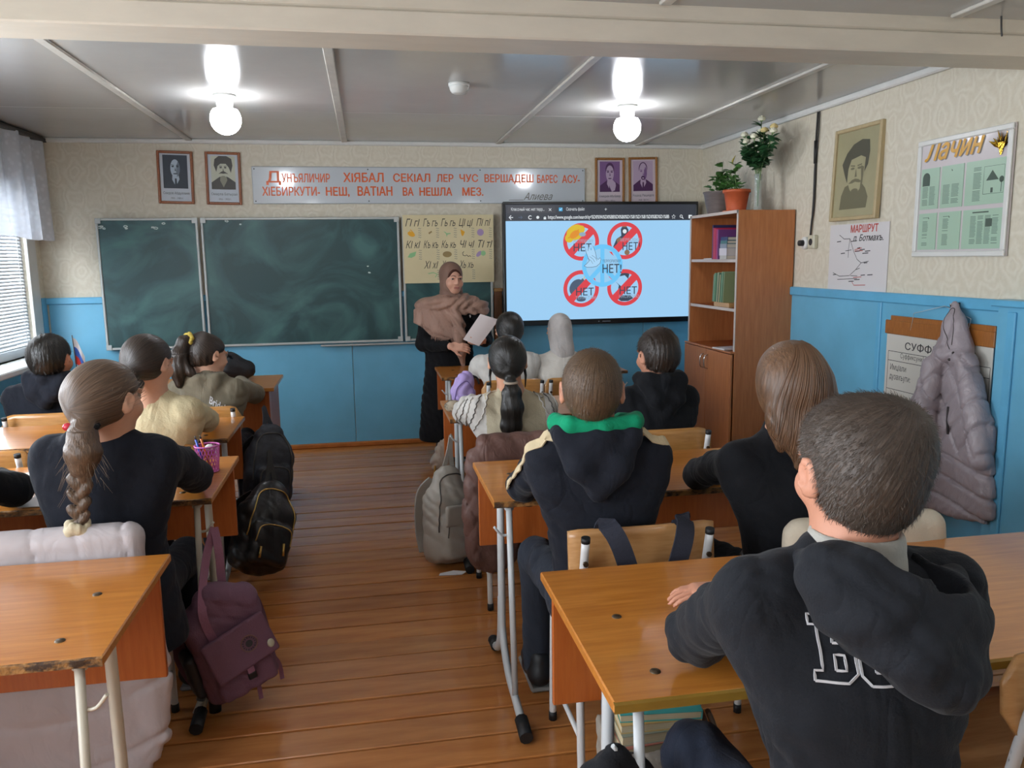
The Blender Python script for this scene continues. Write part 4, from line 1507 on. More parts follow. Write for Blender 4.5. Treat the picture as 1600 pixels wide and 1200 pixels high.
for r_, (y0, y1) in enumerate(((0.235, 0.435), (0.035, 0.215))):
    for ci, (x0, x1) in enumerate(cols):
        pg = MB().box(((x0 + x1) / 2, (y0 + y1) / 2, 0.008), (x1 - x0, y1 - y0, 0.003)).obj('mint_page', M_mint, ns)
        g = MB()
        ncol = (2, 2, 2 if r_ == 0 else 4)[ci] if not (r_ == 1 and ci < 2) else 1
        xa, xb = (x0 + 0.015, x1 - 0.015) if ci < 2 else (x0 + 0.05, x1 - 0.01)
        if r_ == 0 and ci == 2:
            ncol, xb = 1, x0 + 0.11
        if r_ == 1 and ci < 2:
            xa, xb = x0 + 0.03, x0 + 0.08
        top = y1 - (0.03 if ci == 2 else (0.09 if r_ == 0 else 0.02))
        for c_ in range(ncol):
            ca = xa + (xb - xa) * c_ / ncol
            cb_ = xa + (xb - xa) * (c_ + 0.85) / ncol
            yy = top
            while yy > y0 + 0.02:
                if random.random() > 0.08:
                    g.poly([(ca, yy), (cb_ - random.random() * 0.008, yy), (cb_ - random.random() * 0.008, yy - 0.0032), (ca, yy - 0.0032)], 0.0098)
                yy -= 0.0062
        g.obj('printed_lines', M_print, pg)
        g = MB()
        if r_ == 0 and ci == 0:
            g.poly([(x0 + 0.012, y1 - 0.085), (x0 + 0.065, y1 - 0.085), (x0 + 0.065, y1 - 0.045)] + [(x0 + 0.0385 + 0.0265 * math.cos(a), y1 - 0.045 + 0.025 * math.sin(a)) for a in np.linspace(0.2, 2.94, 8)] + [(x0 + 0.012, y1 - 0.045)], 0.010)
        elif r_ == 0 and ci == 2:
            hx, hy = x0 + 0.16, y0 + 0.05
            g.poly([(hx - 0.03, hy + 0.055), (hx + 0.005, hy + 0.10), (hx + 0.045, hy + 0.055)], 0.010)
            g.poly([(hx, hy), (hx + 0.014, hy), (hx + 0.014, hy + 0.022), (hx, hy + 0.022)], 0.010)
            g.ring((hx + 0.062, hy + 0.055), 0, 0.014, 0.010, 14)
            g.stroke([(hx + 0.062, hy), (hx + 0.062, hy + 0.05)], 0.004, 0.010)
            g.stroke([(hx - 0.045, hy - 0.004), (hx + 0.075, hy - 0.004), (hx + 0.075, hy + 0.118), (hx - 0.045, hy + 0.118), (hx - 0.045, hy - 0.004)], 0.002, 0.010)
        elif r_ == 1 and ci == 2:
            g.poly([(x0 + 0.145, y1 - 0.08), (x0 + 0.185, y1 - 0.08), (x0 + 0.185, y1 - 0.045), (x0 + 0.145, y1 - 0.045)], 0.0102)
            g.stroke([(x0 + 0.06, y1 - 0.014), (x0 + 0.16, y1 - 0.014)], 0.006, 0.010)
        else:
            g.stroke([(x0 + 0.07, y1 - 0.02), (x0 + 0.075, y1 - 0.028)], 0.005, 0.010)
        g.obj('printed_picture', M_pdark, pg)
g = MB()
for k in range(9):
    a = math.pi / 2 + (k - 4) * 0.28
    L_ = 0.055 + 0.01 * (k % 3)
    tip = (0.552 + L_ * math.cos(a), 0.475 + L_ * 1.15 * math.sin(a), 0.012 + 0.004 * (k % 3))
    sx_ = 0.012
    g.add([(0.552, 0.468, 0.008), (0.552 + 0.6 * L_ * math.cos(a - 0.22), 0.475 + 0.65 * L_ * math.sin(a - 0.22), 0.016), tip, (0.552 + 0.6 * L_ * math.cos(a + 0.22), 0.475 + 0.65 * L_ * math.sin(a + 0.22), 0.010)], [(0, 1, 2, 3)])
g.poly([(0.53, 0.50), (0.575, 0.50), (0.556, 0.445), (0.548, 0.445)], 0.013)
g.obj('foil_flower', M_foil, ns, label='gold foil tulip')

# grammar chart on a wooden lath
M_chart = mat('chart_cloth_paper', 'ccc9c0', 0.65, bump=(3, 0.2))
M_lath = wood('bare_lath', '8a5424', 'a8692f', 18, (10, 1, 10))
M_credd = mat('chart_red', 'a34a55', 0.7)
ch = thing('grammar_chart', 'white grammar table sheet on a wooden lath behind the hanging coat', 'chart', mtx=right_mtx(3.92, 0.33, XR - 0.030))
CWD, CHT = 0.76, 0.74
MB().box((CWD / 2, CHT / 2, 0), (CWD, CHT, 0.003)).obj('chart_sheet', M_chart, ch)
MB().box((CWD / 2, CHT + 0.035, 0.004), (CWD + 0.02, 0.075, 0.014), 0.004).obj('lath', M_lath, ch)
MB().box((CWD / 2 + 0.015, CHT + 0.082, 0.0), (CWD - 0.02, 0.03, 0.01), 0.003).obj('lath', M_lath, ch)
text('heading', 'СУФФИКСУНИ', 0.052, M_ink, ch, 0.15, CHT - 0.075, 0.002, fit=0.50, bold=0.0006)
text('cell_word', 'Суффиксуни', 0.036, M_ink, ch, 0.12, CHT - 0.125, 0.002, fit=0.17)
text('cell_word', 'ИмцIали', 0.045, M_ink, ch, 0.04, CHT - 0.195, 0.002, fit=0.13)
text('cell_word', 'дузахъути:', 0.045, M_ink, ch, 0.04, CHT - 0.245, 0.002, fit=0.17)
text('cell_word', 'Камли', 0.045, M_ink, ch, 0.04, CHT - 0.37, 0.002, fit=0.10)
text('cell_word', 'дузахъути:', 0.045, M_ink, ch, 0.04, CHT - 0.42, 0.002, fit=0.17)
for k, w_ in enumerate(('деш', 'ла', 'ти', '', 'ди', 'а')):
    if w_:
        text('cell_word', w_, 0.045, M_credd, ch, 0.655, CHT - 0.21 - 0.048 * k, 0.002, fit=0.075)
g = MB()
for yy in (CHT - 0.095, CHT - 0.145, CHT - 0.30, CHT - 0.52, CHT - 0.70):
    g.stroke([(0.02, yy), (CWD - 0.01, yy)], 0.003, 0.002)
for xx in (0.02, 0.30, CWD - 0.01):
    g.stroke([(xx, CHT - 0.095), (xx, 0.02)], 0.003, 0.002)
g.obj('table_rules', M_ink, ch)
g = MB()
for xx in (0.2, 0.6):
    g.tube([(xx, CHT + 0.03, 0.01), (xx + 0.02, CHT + 0.12, 0.012), (0.44, CHT + 0.17, 0.012)], 0.0015, 5)
g.obj('string', mat('white_string', 'b9c0c4', 0.8), ch)

# ================================================================== DESKS
M_top = wood('desk_laminate', 'b06a26', 'c98338', 5, (1.2, 14, 14), rough=0.30, coat=0.5, bump=0.02)
M_edge = mat('worn_chipboard_edge', '9a6a34', 0.7, var=(55, 0.3, (0.6, 1, 1)), col2='3d2714', ramp=(0.42, 0.60), bump=(90, 0.8))
M_edge2 = mat('plain_edge_band', '8a6a24', 0.5, var=(30, 0.12, (0.5, 1, 1)))
M_panel = wood('modesty_laminate', 'a4521f', 'b5622b', 6, (14, 14, 1.2), rough=0.33, coat=0.15, bump=0.02)
M_tube = mat('chipped_grey_paint', 'c2c6c8', 0.35, var=(16, 0.3, (1, 1, 0.35)), col2='4a3a30', ramp=(0.26, 0.31))
M_tubeC = mat('chipped_cream_paint', 'c9c0ae', 0.4, var=(16, 0.3, (1, 1, 0.35)), col2='5a4636', ramp=(0.28, 0.33))
M_rubber = mat('black_rubber', '17181a', 0.6)
M_bolt = mat('dull_bolt', '5a4c3c', 0.4, metal=0.7)


def desk(label, x0, x1, y0, y1, z, tube_m=M_tube, worn=True, hook=True, posts='thick'):
    """x0..x1, y0 (pupil side) .. y1, height z"""
    cx, w, d = (x0 + x1) / 2, x1 - x0, y1 - y0
    t = thing('school_desk', label, 'desk', (cx, y0, 0), group='double school desks')
    MB().box((0, d / 2, z - 0.011), (w, d, 0.022), 0.003).obj('desk_top', M_top, t)
    e = MB()
    n = 46
    v, f = [], []
    for k in range(n + 1):                       # bitten near edge
        x = -w / 2 + w * k / n
        j = random.uniform(-0.002, 0.0015) if worn else 0
        for (yy, zz) in ((0.004, 0.0), (-0.0045 + j, -0.003 + j * 0.5), (-0.0045 + j * 1.5, -0.019 - j), (0.004, -0.0225)):
            v.append((x, yy, z + zz))
    for k in range(n):
        for q in range(3):
            f.append((4 * k + q, 4 * k + q + 1, 4 * k + 5 + q, 4 * k + 4 + q))
    e.add(v, f).obj('edge_band', M_edge if worn else M_edge2, t)
    MB().box((0, d - 0.10, z - 0.022 - 0.14), (w - 0.015, 0.016, 0.28), 0.002).obj('modesty_panel', M_panel, t)
    for s in (-1, 1):
        X = s * (w / 2 - 0.055)
        r1 = 0.0165
        P = [(X, 0.21, z - 0.03), (X, 0.215, 0.30), (X, 0.20, 0.16), (X, 0.10, 0.075), (X, -0.04, 0.05), (X, -0.19, 0.03)]
        MB().tube(bez(P, 6), r1, 10, flat=0.8).obj('thick_post', tube_m, t)
        MB().tube(bez([(X, 0.215, 0.30), (X, 0.25, 0.13), (X, 0.33, 0.05), (X, 0.42, 0.028)], 6), r1 * 0.9, 10).obj('far_foot', tube_m, t)
        MB().tube([(X, -0.14, 0.037), (X, -0.225, 0.024)], 0.022, 10).obj('rubber_foot', M_rubber, t)
        MB().tube([(X, 0.37, 0.034), (X, 0.44, 0.024)], 0.021, 10).obj('rubber_foot', M_rubber, t)
        MB().tube([(X + s * 0.002, 0.022, z - 0.028), (X, -0.035, 0.06)], 0.0105, 8).obj('slim_post', tube_m, t)
        MB().box((X, d / 2, z - 0.031), (0.03, d - 0.05, 0.018), 0.003).obj('top_rail', tube_m, t)
        if hook:
            MB().tube(bez([(X, 0.02, z - 0.12), (X + s * 0.03, 0.01, z - 0.115), (X + s * 0.055, 0.005, z - 0.085)], 4), 0.0045, 6).obj('bag_hook', tube_m, t)
    for (bx, by) in ((-w / 2 + 0.11, 0.09), (-w / 2 + 0.11, 0.33), (w / 2 - 0.11, 0.09), (w / 2 - 0.11, 0.33)):
        MB().lathe([(0.011, 0), (0.010, 0.002), (0, 0.0025)], (bx, by, z), 12).obj('bolt_head', M_bolt, t)
    MB().lathe([(0, 0), (0.018, 0), (0.018, -0.02), (0, -0.022)], (-w / 2 + 0.13, 0.075, z - 0.022), 12).obj('knob', M_rubber, t)
    return t


desk('empty orange desk closest to the camera on the window side', -1.85, -0.553, 1.629, 2.21, 0.72, M_tubeC)
desk('orange desk with pink pen cup and open notebook, where the braided girl sits', -1.83, -0.540, 2.726, 3.326, 0.72, M_tubeC)
desk('orange desk in front of the girl in the cream sweater', -1.93, -0.640, 3.676, 4.20, 0.72)
desk('orange desk at the nearest boy, bare top with lamp glare', 0.40, 1.80, 1.258, 1.872, 0.72, worn=False)
desk('orange desk with chipped corner where the green-hooded boy sits', 0.377, 1.70, 2.47, 3.0, 0.72)
desk('orange desk holding the lavender pouch, where the black ponytail girl sits', 0.378, 1.665, 3.86, 4.40, 0.72)
desk('orange desk in front of the headscarved girl, below the screen', 0.468, 1.76, 5.272, 5.83, 0.72)

# teacher-type desk with closed sides in front of the grey hoodie girl
M_side = wood('side_board', '8a4a2c', 'a05a38', 6, (14, 14, 1.2), rough=0.4, bump=0.02)
td = thing('closed_side_desk', 'taller desk with full wooden side boards in front of the grey hoodie girl', 'desk', (-1.26, 4.75, 0))
MB().box((0.0, 0.255, 0.769), (1.42, 0.55, 0.022), 0.003).obj('desk_top', M_top, td)
for s in (-1, 1):
    MB().box((s * 0.665, 0.31, 0.379), (0.018, 0.44, 0.757), 0.002).obj('side_board', M_side, td)
    MB().box((s * 0.663, 0.05, 0.379), (0.03, 0.075, 0.757), 0.002).obj('front_stile', M_panel, td)
MB().box((0, 0.46, 0.50), (1.31, 0.016, 0.50), 0.002).obj('modesty_panel', M_panel, td)

# ================================================================== CHAIRS
M_ply = wood('bent_plywood', 'a8743a', 'c08c4e', 7, (1.2, 12, 12), rough=0.3, coat=0.25, bump=0.02)
M_plyedge = wood('plywood_pale', 'ae7c48', 'c39462', 7, (1.2, 12, 12), rough=0.35, coat=0.1, bump=0.02)
M_whitetube = mat('white_chair_tube', 'd5d6d6', 0.3, var=(18, 0.3, (1, 1, 0.5)), col2='3c302a', ramp=(0.33, 0.37))


def curved_board(w, h, th, sag, round_c=0.05, n=14, m=8):
    """backrest: board in xz curved in y, rounded upper corners"""
    g = MB()
    v, f = [], []
    for side in (0, 1):
        for j in range(m + 1):
            tz = j / m
            for i in range(n + 1):
                x = -w / 2 + w * i / n
                z = h * tz
                ex = abs(x) - (w / 2 - round_c)
                if ex > 0:
                    top = h - round_c + math.sqrt(max(0, round_c ** 2 - ex * ex))
                    bot = round_c - math.sqrt(max(0, round_c ** 2 - ex * ex))
                    z = bot + (top - bot) * tz
                y = -sag * (1 - (2 * x / w) ** 2) + (th if side else 0)
                v.append((x, y, z))
    N1 = (n + 1) * (m + 1)
    for j in range(m):
        for i in range(n):
            a = j * (n + 1) + i
            f.append((a, a + 1, a + n + 2, a + n + 1))
            f.append((N1 + a, N1 + a + n + 1, N1 + a + n + 2, N1 + a + 1))
    rim = [i for i in range(n + 1)] + [j * (n + 1) + n for j in range(1, m + 1)] + [m * (n + 1) + i for i in range(n - 1, -1, -1)] + [j * (n + 1) for j in range(m - 1, 0, -1)]
    for a, b in zip(rim, rim[1:] + rim[:1]):
        f.append((b, a, N1 + a, N1 + b))
    g.add(v, f, True)
    return g


def make_chair(label, x, y, rz=0.0, square=False, sc_=1.0, ply=None, hi=0.0):
    t = thing('school_chair', label, 'chair', (x, y, 0), rz, group='plywood school chairs')
    pm = ply or M_ply
    W = 0.42 if square else 0.40
    s_ = curved_board(W, 0.38, 0.012, 0.012, 0.05).obj('seat', pm, t)
    s_.matrix_local = Matrix.Translation((0, 0.20, 0.452)) @ Matrix.Rotation(R(90), 4, 'X') @ Matrix.Translation((0, 0, 0.02))
    b = curved_board(W, 0.17, 0.011, 0.018, 0.005 if square else 0.055).obj('backrest', pm, t)
    b.location = (0, -0.195, 0.60 + hi)
    b.rotation_euler = (R(-6), 0, 0)
    for s in (-1, 1):
        X = s * (W / 2 - 0.035)
        MB().tube(bez([(X, -0.19, 0.0), (X, -0.17, 0.40), (X, -0.185, 0.55), (X, -0.232, 0.752 + hi)], 5), 0.0115, 10).obj('rear_leg', M_whitetube, t)
        MB().tube(bez([(X, 0.17, 0.0), (X, 0.15, 0.40), (X, 0.12, 0.433), (X, 0.0, 0.437), (X, -0.17, 0.437)], 6), 0.0115, 10).obj('front_leg', M_whitetube, t)
        MB().tube([(X, -0.2318, 0.750 + hi), (X, -0.2335, 0.765 + hi)], 0.0125, 10).obj('end_cap', M_rubber, t)
        MB().tube([(X, -0.185, 0.15), (X, 0.164, 0.15)], 0.008, 8).obj('side_bar', M_whitetube, t)
        MB().tube([(X, -0.229, 0.69 + hi), (X, -0.236, 0.69 + hi)], 0.0075, 8).obj('bolt_head', M_bolt, t)
        for (yy) in (-0.19, 0.17):
            MB().tube([(X, yy, 0.0), (X, yy, 0.03)], 0.0135, 8).obj('rubber_tip', M_rubber, t)
    MB().tube([(-W / 2 + 0.035, -0.17, 0.425), (W / 2 - 0.035, -0.17, 0.425)], 0.009, 8).obj('cross_bar', M_whitetube, t)
    return t


make_chair('plywood chair with navy straps over its back, behind the green-hooded boy', 0.72, 2.20, 0, True, ply=M_plyedge, hi=0.0)
make_chair('plywood chair covered by a white jacket, where the long-haired girl sits', 1.32, 2.12, 0)
make_chair('plywood chair covered by a brown jacket, where the black ponytail girl sits', 0.635, 3.42, 0)
make_chair('plywood chair of the black-hooded boy before the bookcase, rounded back showing', 1.24, 3.36, 0)
make_chair('plywood chair under the dark-haired girl in white below the screen', 0.86, 4.92, 0)
make_chair('plywood chair under the headscarved girl', 1.245, 4.92, 0)
make_chair('plywood chair of the dark hoodie boy by the window', -1.60, 4.44, 0)
make_chair('plywood chair of the grey hoodie girl', -0.86, 4.42, 0)
make_chair('empty plywood chair with white posts pushed up to the second window-side desk', -1.545, 3.60, 0)
make_chair('plywood chair of the girl in the cream sweater', -0.90, 3.56, 0)
make_chair('chair under the white quilted coat, where the braided girl sits', -0.86, 2.50, 0)
make_chair('plywood chair of the black-sleeved pupil at the edge of the picture', -1.50, 2.52, 0)
make_chair('plywood chair under the nearest boy', 0.74, 0.93, R(4))
make_chair('plywood chair with white posts pushed in beside the nearest boy', 1.315, 1.38, R(3), ply=M_plyedge)

# ================================================================== BOOKCASE
M_case = wood('bookcase_laminate', 'a8663a', 'bd7a49', 5, (12, 12, 1.1), rough=0.35, coat=0.15, bump=0.02)
M_casein = wood('bookcase_inner', '9a4f22', 'ab5e2c', 5, (12, 12, 1.1), rough=0.4, bump=0.02)
M_band = mat('white_edge_band', 'c9bdb4', 0.45)
M_chrome = mat('satin_chrome', 'c6c6c6', 0.2, metal=1.0)
bc = thing('bookcase', 'tall brown laminate bookcase with open shelves and two lower doors', 'bookcase', (2.60, 5.365, 0))
# local: x depth (front at -x), y width
D0, D1, Wd, Hc = -0.195, 0.205, 0.79, 1.79
for s in (-1, 1):
    MB().box(((D0 + D1) / 2, s * (Wd / 2 - 0.009), Hc / 2), (D1 - D0, 0.018, Hc), 0.001).obj('side_panel', M_case, bc)
    MB().box((D0 - 0.002, s * (Wd / 2 - 0.009), (Hc + 0.86) / 2), (0.004, 0.020, Hc - 0.86)).obj('edge_strip', M_band, bc)
MB().box(((D0 + D1) / 2, 0, Hc - 0.009), (D1 - D0 - 0.004, Wd - 0.036, 0.018)).obj('top_panel', M_case, bc)
MB().box((D0 - 0.002, 0, Hc - 0.009), (0.004, Wd, 0.020)).obj('edge_strip', M_band, bc)
MB().box((D1 - 0.004, 0, Hc / 2), (0.006, Wd - 0.036, Hc - 0.03)).obj('back_panel', M_casein, bc)
SHZ = [1.462, 1.135, 0.845]
for z in SHZ:
    MB().box((D0 + 0.2, 0, z), (0.385, Wd - 0.038, 0.018)).obj('shelf', M_casein, bc)
    if z > 0.9:
        MB().box((D0 + 0.006, 0, z), (0.004, Wd - 0.038, 0.020)).obj('edge_strip', M_band, bc)
MB().box((D0 + 0.17, 0, 0.04), (0.36, Wd - 0.038, 0.06)).obj('plinth', M_casein, bc)
for s in (-1, 1):
    dr = MB().box((D0 - 0.02, s * Wd / 4, 0.44), (0.018, Wd / 2 - 0.004, 0.80), 0.002).obj('door', M_case, bc)
    yy = s * 0.035
    MB().tube(bez([(D0 - 0.03, yy, 0.70), (D0 - 0.055, yy, 0.715), (D0 - 0.055, yy, 0.785), (D0 - 0.03, yy, 0.80)], 5), 0.0045, 8).obj('handle', M_chrome, dr)
MB().box((D0 - 0.012, 0, 0.851), (0.036, Wd, 0.012), 0.002).obj('cabinet_top', M_case, bc)


def book(label, y, z, th, h, d, col, lean=0.0, flat=False, x=2.48, pages='d9d2c0', group='books in the bookcase', soft=False):
    """upright book: spine to -x; y is its centre"""
    t = thing('book', label, 'book', (x, y, z), group=group)
    cm = mat('cover_' + col, col, 0.45)
    pm = mat('pages_' + pages, pages, 0.8)
    Rm = Matrix.Rotation(lean, 3, 'X')
    if flat:
        MB().box((0, 0, th / 2), (d, h, th - 0.004)).obj('page_block', pm, t)
        MB().box((-0.002, 0, 0.0015), (d + 0.004, h + 0.006, 0.003)).obj('cover', cm, t)
        MB().box((-0.002, 0, th - 0.0015), (d + 0.004, h + 0.006, 0.003)).obj('cover', cm, t)
        MB().box((-d / 2 - 0.002, 0, th / 2), (0.003, h + 0.006, th)).obj('spine', cm, t)
        return t
    o = Vector((0, 0, abs(math.sin(lean)) * th / 2 + 0.001))
    MB().box(o + Rm @ Vector((0.002, 0, h / 2)), (d - 0.006, th - 0.004, h - 0.006), rot=Rm).obj('page_block', pm, t)
    for s in (-1, 1):
        MB().box(o + Rm @ Vector((0, s * (th / 2 - 0.001), h / 2)), (d, 0.002, h), rot=Rm).obj('cover', cm, t)
    MB().box(o + Rm @ Vector((-d / 2, 0, h / 2)), (0.002, th, h), rot=Rm).obj('spine', cm, t)
    return t


z1, z2 = 1.472, 1.145
yb = 5.34
for (lab, th, h, col) in (('tall navy book at the open end of the upper shelf row', 0.014, 0.235, '2b2c55'), ('tall crimson book next to the navy one on the upper shelf', 0.020, 0.215, 'a32a44'),
                          ('wide crimson folder in the upper shelf row', 0.026, 0.21, 'b52e4a'), ('magenta book on the upper shelf', 0.018, 0.205, 'b0376f'), ('violet book deep in the upper shelf row', 0.016, 0.20, '6d3f78')):
    book(lab, yb, z1, th, h, 0.17, col)
    yb -= th + 0.003
book('pale grey flat book at the bottom of the upper shelf stack', 5.17, z1, 0.026, 0.10, 0.16, 'b9b4ad', flat=True)
book('thick white flat book in the upper shelf stack', 5.175, z1 + 0.026, 0.048, 0.11, 0.16, 'cfcad0', flat=True, pages='cfcac4')
book('grey-blue flat book on the upper shelf stack', 5.17, z1 + 0.074, 0.03, 0.10, 0.16, '7f8894', flat=True)
book('teal book laid on top of the upper shelf stack', 5.17, z1 + 0.104, 0.022, 0.10, 0.155, '3d6c6a', flat=True)
book('dark blue book topping the upper shelf stack', 5.17, z1 + 0.126, 0.024, 0.10, 0.15, '26345e', flat=True)
yb = 5.34
for k, (col, h) in enumerate((('6d8a72', 0.19), ('7fa37f', 0.20), ('5f8a62', 0.195), ('4d7a57', 0.20), ('b9b894', 0.205), ('47664c', 0.20), ('c8b98a', 0.19), ('3f6a4c', 0.20), ('8fb08c', 0.21), ('4b7350', 0.20), ('86946c', 0.205))):
    book(('%s thin book leaning on the middle shelf, number %d from the open end' % (['sage', 'light green', 'green', 'dark green', 'cream', 'bottle green', 'tan', 'deep green', 'mint', 'leaf green', 'olive'][k], k + 1)),
         yb, z2 + 0.032, 0.010, h, 0.15, col, lean=R(5))
    yb -= 0.0165
bx = MB().box((2.49, 5.21, z2 + 0.017), (0.16, 0.24, 0.032), 0.002).obj('wooden_tray', wood('tray_wood', 'ae8450', 'c69c66', 12, (2, 8, 8)))
tag(bx, 'small pale wooden tray under the green books', 'tray')
pb = MB().box((2.47, 5.17, 0.862), (0.20, 0.15, 0.010), 0.002, rz=R(8)).obj('paper_stack', M_sheet)
tag(pb, 'thin stack of paper lying on the cabinet top behind the lower doors', 'paper')
pb = MB().box((2.45, 5.40, z1 + 0.004), (0.10, 0.16, 0.006), 0.001, rz=R(10)).obj('paper_slip', M_sheet)
tag(pb, 'white paper slip lying on the upper shelf edge', 'paper')

# ---- plants on top of the bookcase
M_leaf = mat('leaf_green', '4c7a3a', 0.45, var=(20, 0.3))
M_leafd = mat('rose_leaf_dark', '2f5a35', 0.45, var=(20, 0.3))
M_leafy = mat('leaf_yellow', 'b9a93a', 0.5)
M_stem = mat('green_stem', '5f7a48', 0.6)
M_soil = mat('potting_soil', '3a2c20', 0.95, bump=(60, 1))
M_terra = mat('terracotta', 'b4552f', 0.6, var=(14, 0.12))
M_slate = mat('grey_brown_pot', '6b625f', 0.5, var=(5, 0.2, (1, 1, 8)), bump=(10, 0.3, (1, 1, 10)))
HT = 1.79


def leaf_mesh(L_, w_, cup=0.15):
    v = [(0, 0, 0)]
    n = 5
    for k in range(1, n):
        t_ = k / n
        ww = w_ * math.sin(math.pi * t_ ** 0.8)
        zc = -cup * L_ * t_ * t_
        v += [(-ww, L_ * t_, zc + ww * 0.35), (0, L_ * t_, zc), (ww, L_ * t_, zc + ww * 0.35)]
    v.append((0, L_, -cup * L_))
    f = [(0, 2, 1), (0, 3, 2)]
    for k in range(n - 2):
        a = 1 + 3 * k
        f += [(a, a + 1, a + 4, a + 3), (a + 1, a + 2, a + 5, a + 4)]
    a = 1 + 3 * (n - 2)
    f += [(a, a + 1, a + 3), (a + 1, a + 2, a + 3)]
    return v, f


def leaf_obj(name, m, parent, at_, d, L_, w_, data={}):
    key = (m.name, L_, w_)
    if key not in data:
        v, f = leaf_mesh(L_, w_)
        data[key] = MB().add(v, f, True).data(name, m)
    d = Vector(d).normalized()
    x, y = frame_basis(d)
    o = new_obj(name, data[key], parent)
    o.matrix_local = Matrix.Translation(at_) @ d.to_track_quat('Y', 'Z').to_matrix().to_4x4() @ Matrix.Rotation(random.uniform(-0.6, 0.6), 4, 'Y')
    return o


def pot_plant(name, label, loc, prof, pot_m, stems, leaf_m, extra=None):
    t = thing(name, label, 'plant', loc)
    MB().lathe(prof, n=28).obj('pot', pot_m, t)
    hz = prof[-1][1]
    MB().lathe([(0.0, hz + 0.004), (prof[-1][0], hz + 0.0)], n=20).obj('soil', M_soil, t)
    for (dx, dy, h_, nl, L_) in stems:
        top = Vector((dx, dy, hz + h_))
        pts = bez([(dx * 0.2, dy * 0.2, hz), (dx * 0.5, dy * 0.5, hz + h_ * 0.5), top], 5)
        MB().tube(pts, [0.0035 - 0.002 * i_ / len(pts) for i_ in range(len(pts))], 5).obj('stem', M_stem, t)
        for k in range(nl):
            q = pts[int((0.25 + 0.75 * random.random()) * (len(pts) - 1))]
            a = random.uniform(0, 6.28)
            leaf_obj('leaf', leaf_m, t, q, (math.cos(a), math.sin(a), random.uniform(-0.1, 0.9)), L_, L_ * 0.33)
    return t


p1 = pot_plant('potted_plant', 'green leafy plant in a grey-brown pot on the bookcase', (2.555, 5.60, HT),
               [(0, 0.0), (0.075, 0.0), (0.085, 0.02), (0.112, 0.15), (0.118, 0.155), (0.118, 0.165), (0.108, 0.165), (0.104, 0.145)], M_slate,
               [(0.0, -0.05, 0.23, 20, 0.062), (0.03, 0.0, 0.18, 18, 0.062), (-0.04, -0.08, 0.14, 16, 0.055), (-0.03, 0.12, 0.06, 8, 0.05), (0.03, -0.12, 0.15, 16, 0.055), (-0.06, -0.02, 0.12, 14, 0.05), (0.02, -0.15, 0.10, 12, 0.05)], M_leaf)
p2 = pot_plant('potted_plant', 'small plant with a yellow leaf in a terracotta pot on the bookcase', (2.53, 5.27, HT),
               [(0, 0.0), (0.09, 0.0), (0.092, 0.012), (0.066, 0.014), (0.066, 0.02), (0.084, 0.13), (0.094, 0.132), (0.094, 0.152), (0.084, 0.152), (0.08, 0.13)], M_terra,
               [(-0.02, 0.08, 0.16, 16, 0.058), (0.0, 0.04, 0.20, 16, 0.058), (-0.03, 0.12, 0.10, 14, 0.052), (0.02, -0.04, 0.06, 8, 0.04)], M_leaf)
leaf_obj('leaf', M_leafy, p2, (-0.02, 0.03, 0.32), (0.1, -0.1, 1), 0.07, 0.026)
# rose bouquet in a slim glass vase
M_vase = mat('vase_glass', 'c9d6d0', 0.08, alpha=0.35, coat=0.5)
M_rose = mat('white_rose', 'e3e0c8', 0.6)
M_rosey = mat('cream_rose', 'dfc98a', 0.6)
M_roseg = mat('rose_sepal', '6d8a55', 0.6)
rb = thing('rose_bouquet', 'bouquet of white roses in a slim glass vase above the terracotta pot', 'flowers', (2.60, 5.10, HT))
MB().lathe([(0, 0), (0.036, 0), (0.036, 0.008), (0.024, 0.02), (0.024, 0.20), (0.028, 0.24), (0.026, 0.24), (0.022, 0.2)], n=18).obj('vase', M_vase, rb)
heads = [(-0.03, 0.17, 0.46, 0), (-0.06, 0.10, 0.50, 0), (0.0, -0.02, 0.585, 0), (0.02, 0.03, 0.51, 0), (-0.02, -0.10, 0.50, 1), (0.03, -0.13, 0.52, 1), (-0.02, -0.22, 0.48, 0), (-0.07, 0.05, 0.45, 0), (-0.06, -0.04, 0.47, 0)]
for (dx, dy, h_, cream) in heads:
    pts = bez([(0.003, 0.003, 0.03), (dx * 0.15, dy * 0.15, 0.24), (dx * 0.55, dy * 0.55, 0.36), (dx, dy, h_)], 4)
    MB().tube(pts, 0.003, 5).obj('stem', M_stem, rb)
    hd = new_obj('rose', None, rb, (dx, dy, h_))
    bpy.data.objects.remove(hd)
    g = MB()
    for lay_, (rr, hh, tw) in enumerate(((0.010, 0.032, 0.0), (0.017, 0.030, 0.6), (0.022, 0.024, 1.3))):
        for k in range(5):
            a0 = tw + k * 2 * math.pi / 5
            v = []
            for j in range(4):
                for i_ in range(4):
                    aa = a0 + (i_ - 1.5) * 0.42
                    r_ = rr * (0.45 + 0.75 * math.sin(math.pi * (0.15 + 0.6 * j / 3)))
                    v.append((dx + r_ * math.cos(aa), dy + r_ * math.sin(aa), h_ + hh * j / 3 - 0.006 - (0.003 if i_ in (0, 3) else 0) * j))
            f = [(4 * j + i_, 4 * j + i_ + 1, 4 * j + i_ + 5, 4 * j + i_ + 4) for j in range(3) for i_ in range(3)]
            g.add(v, f, True)
    hd = g.obj('rose_head', M_rosey if cream else M_rose, rb)
    MB().ball((dx, dy, h_ - 0.004), (0.011, 0.011, 0.009), 8, 6).obj('sepal', M_roseg, hd)
    for k in range(24):
        q = pts[int((0.48 + 0.48 * random.random()) * (len(pts) - 1))]
        a = random.uniform(0, 6.28)
        leaf_obj('leaf', M_leafd, rb, q, (math.cos(a), math.sin(a), random.uniform(-0.2, 0.8)), 0.072, 0.024)

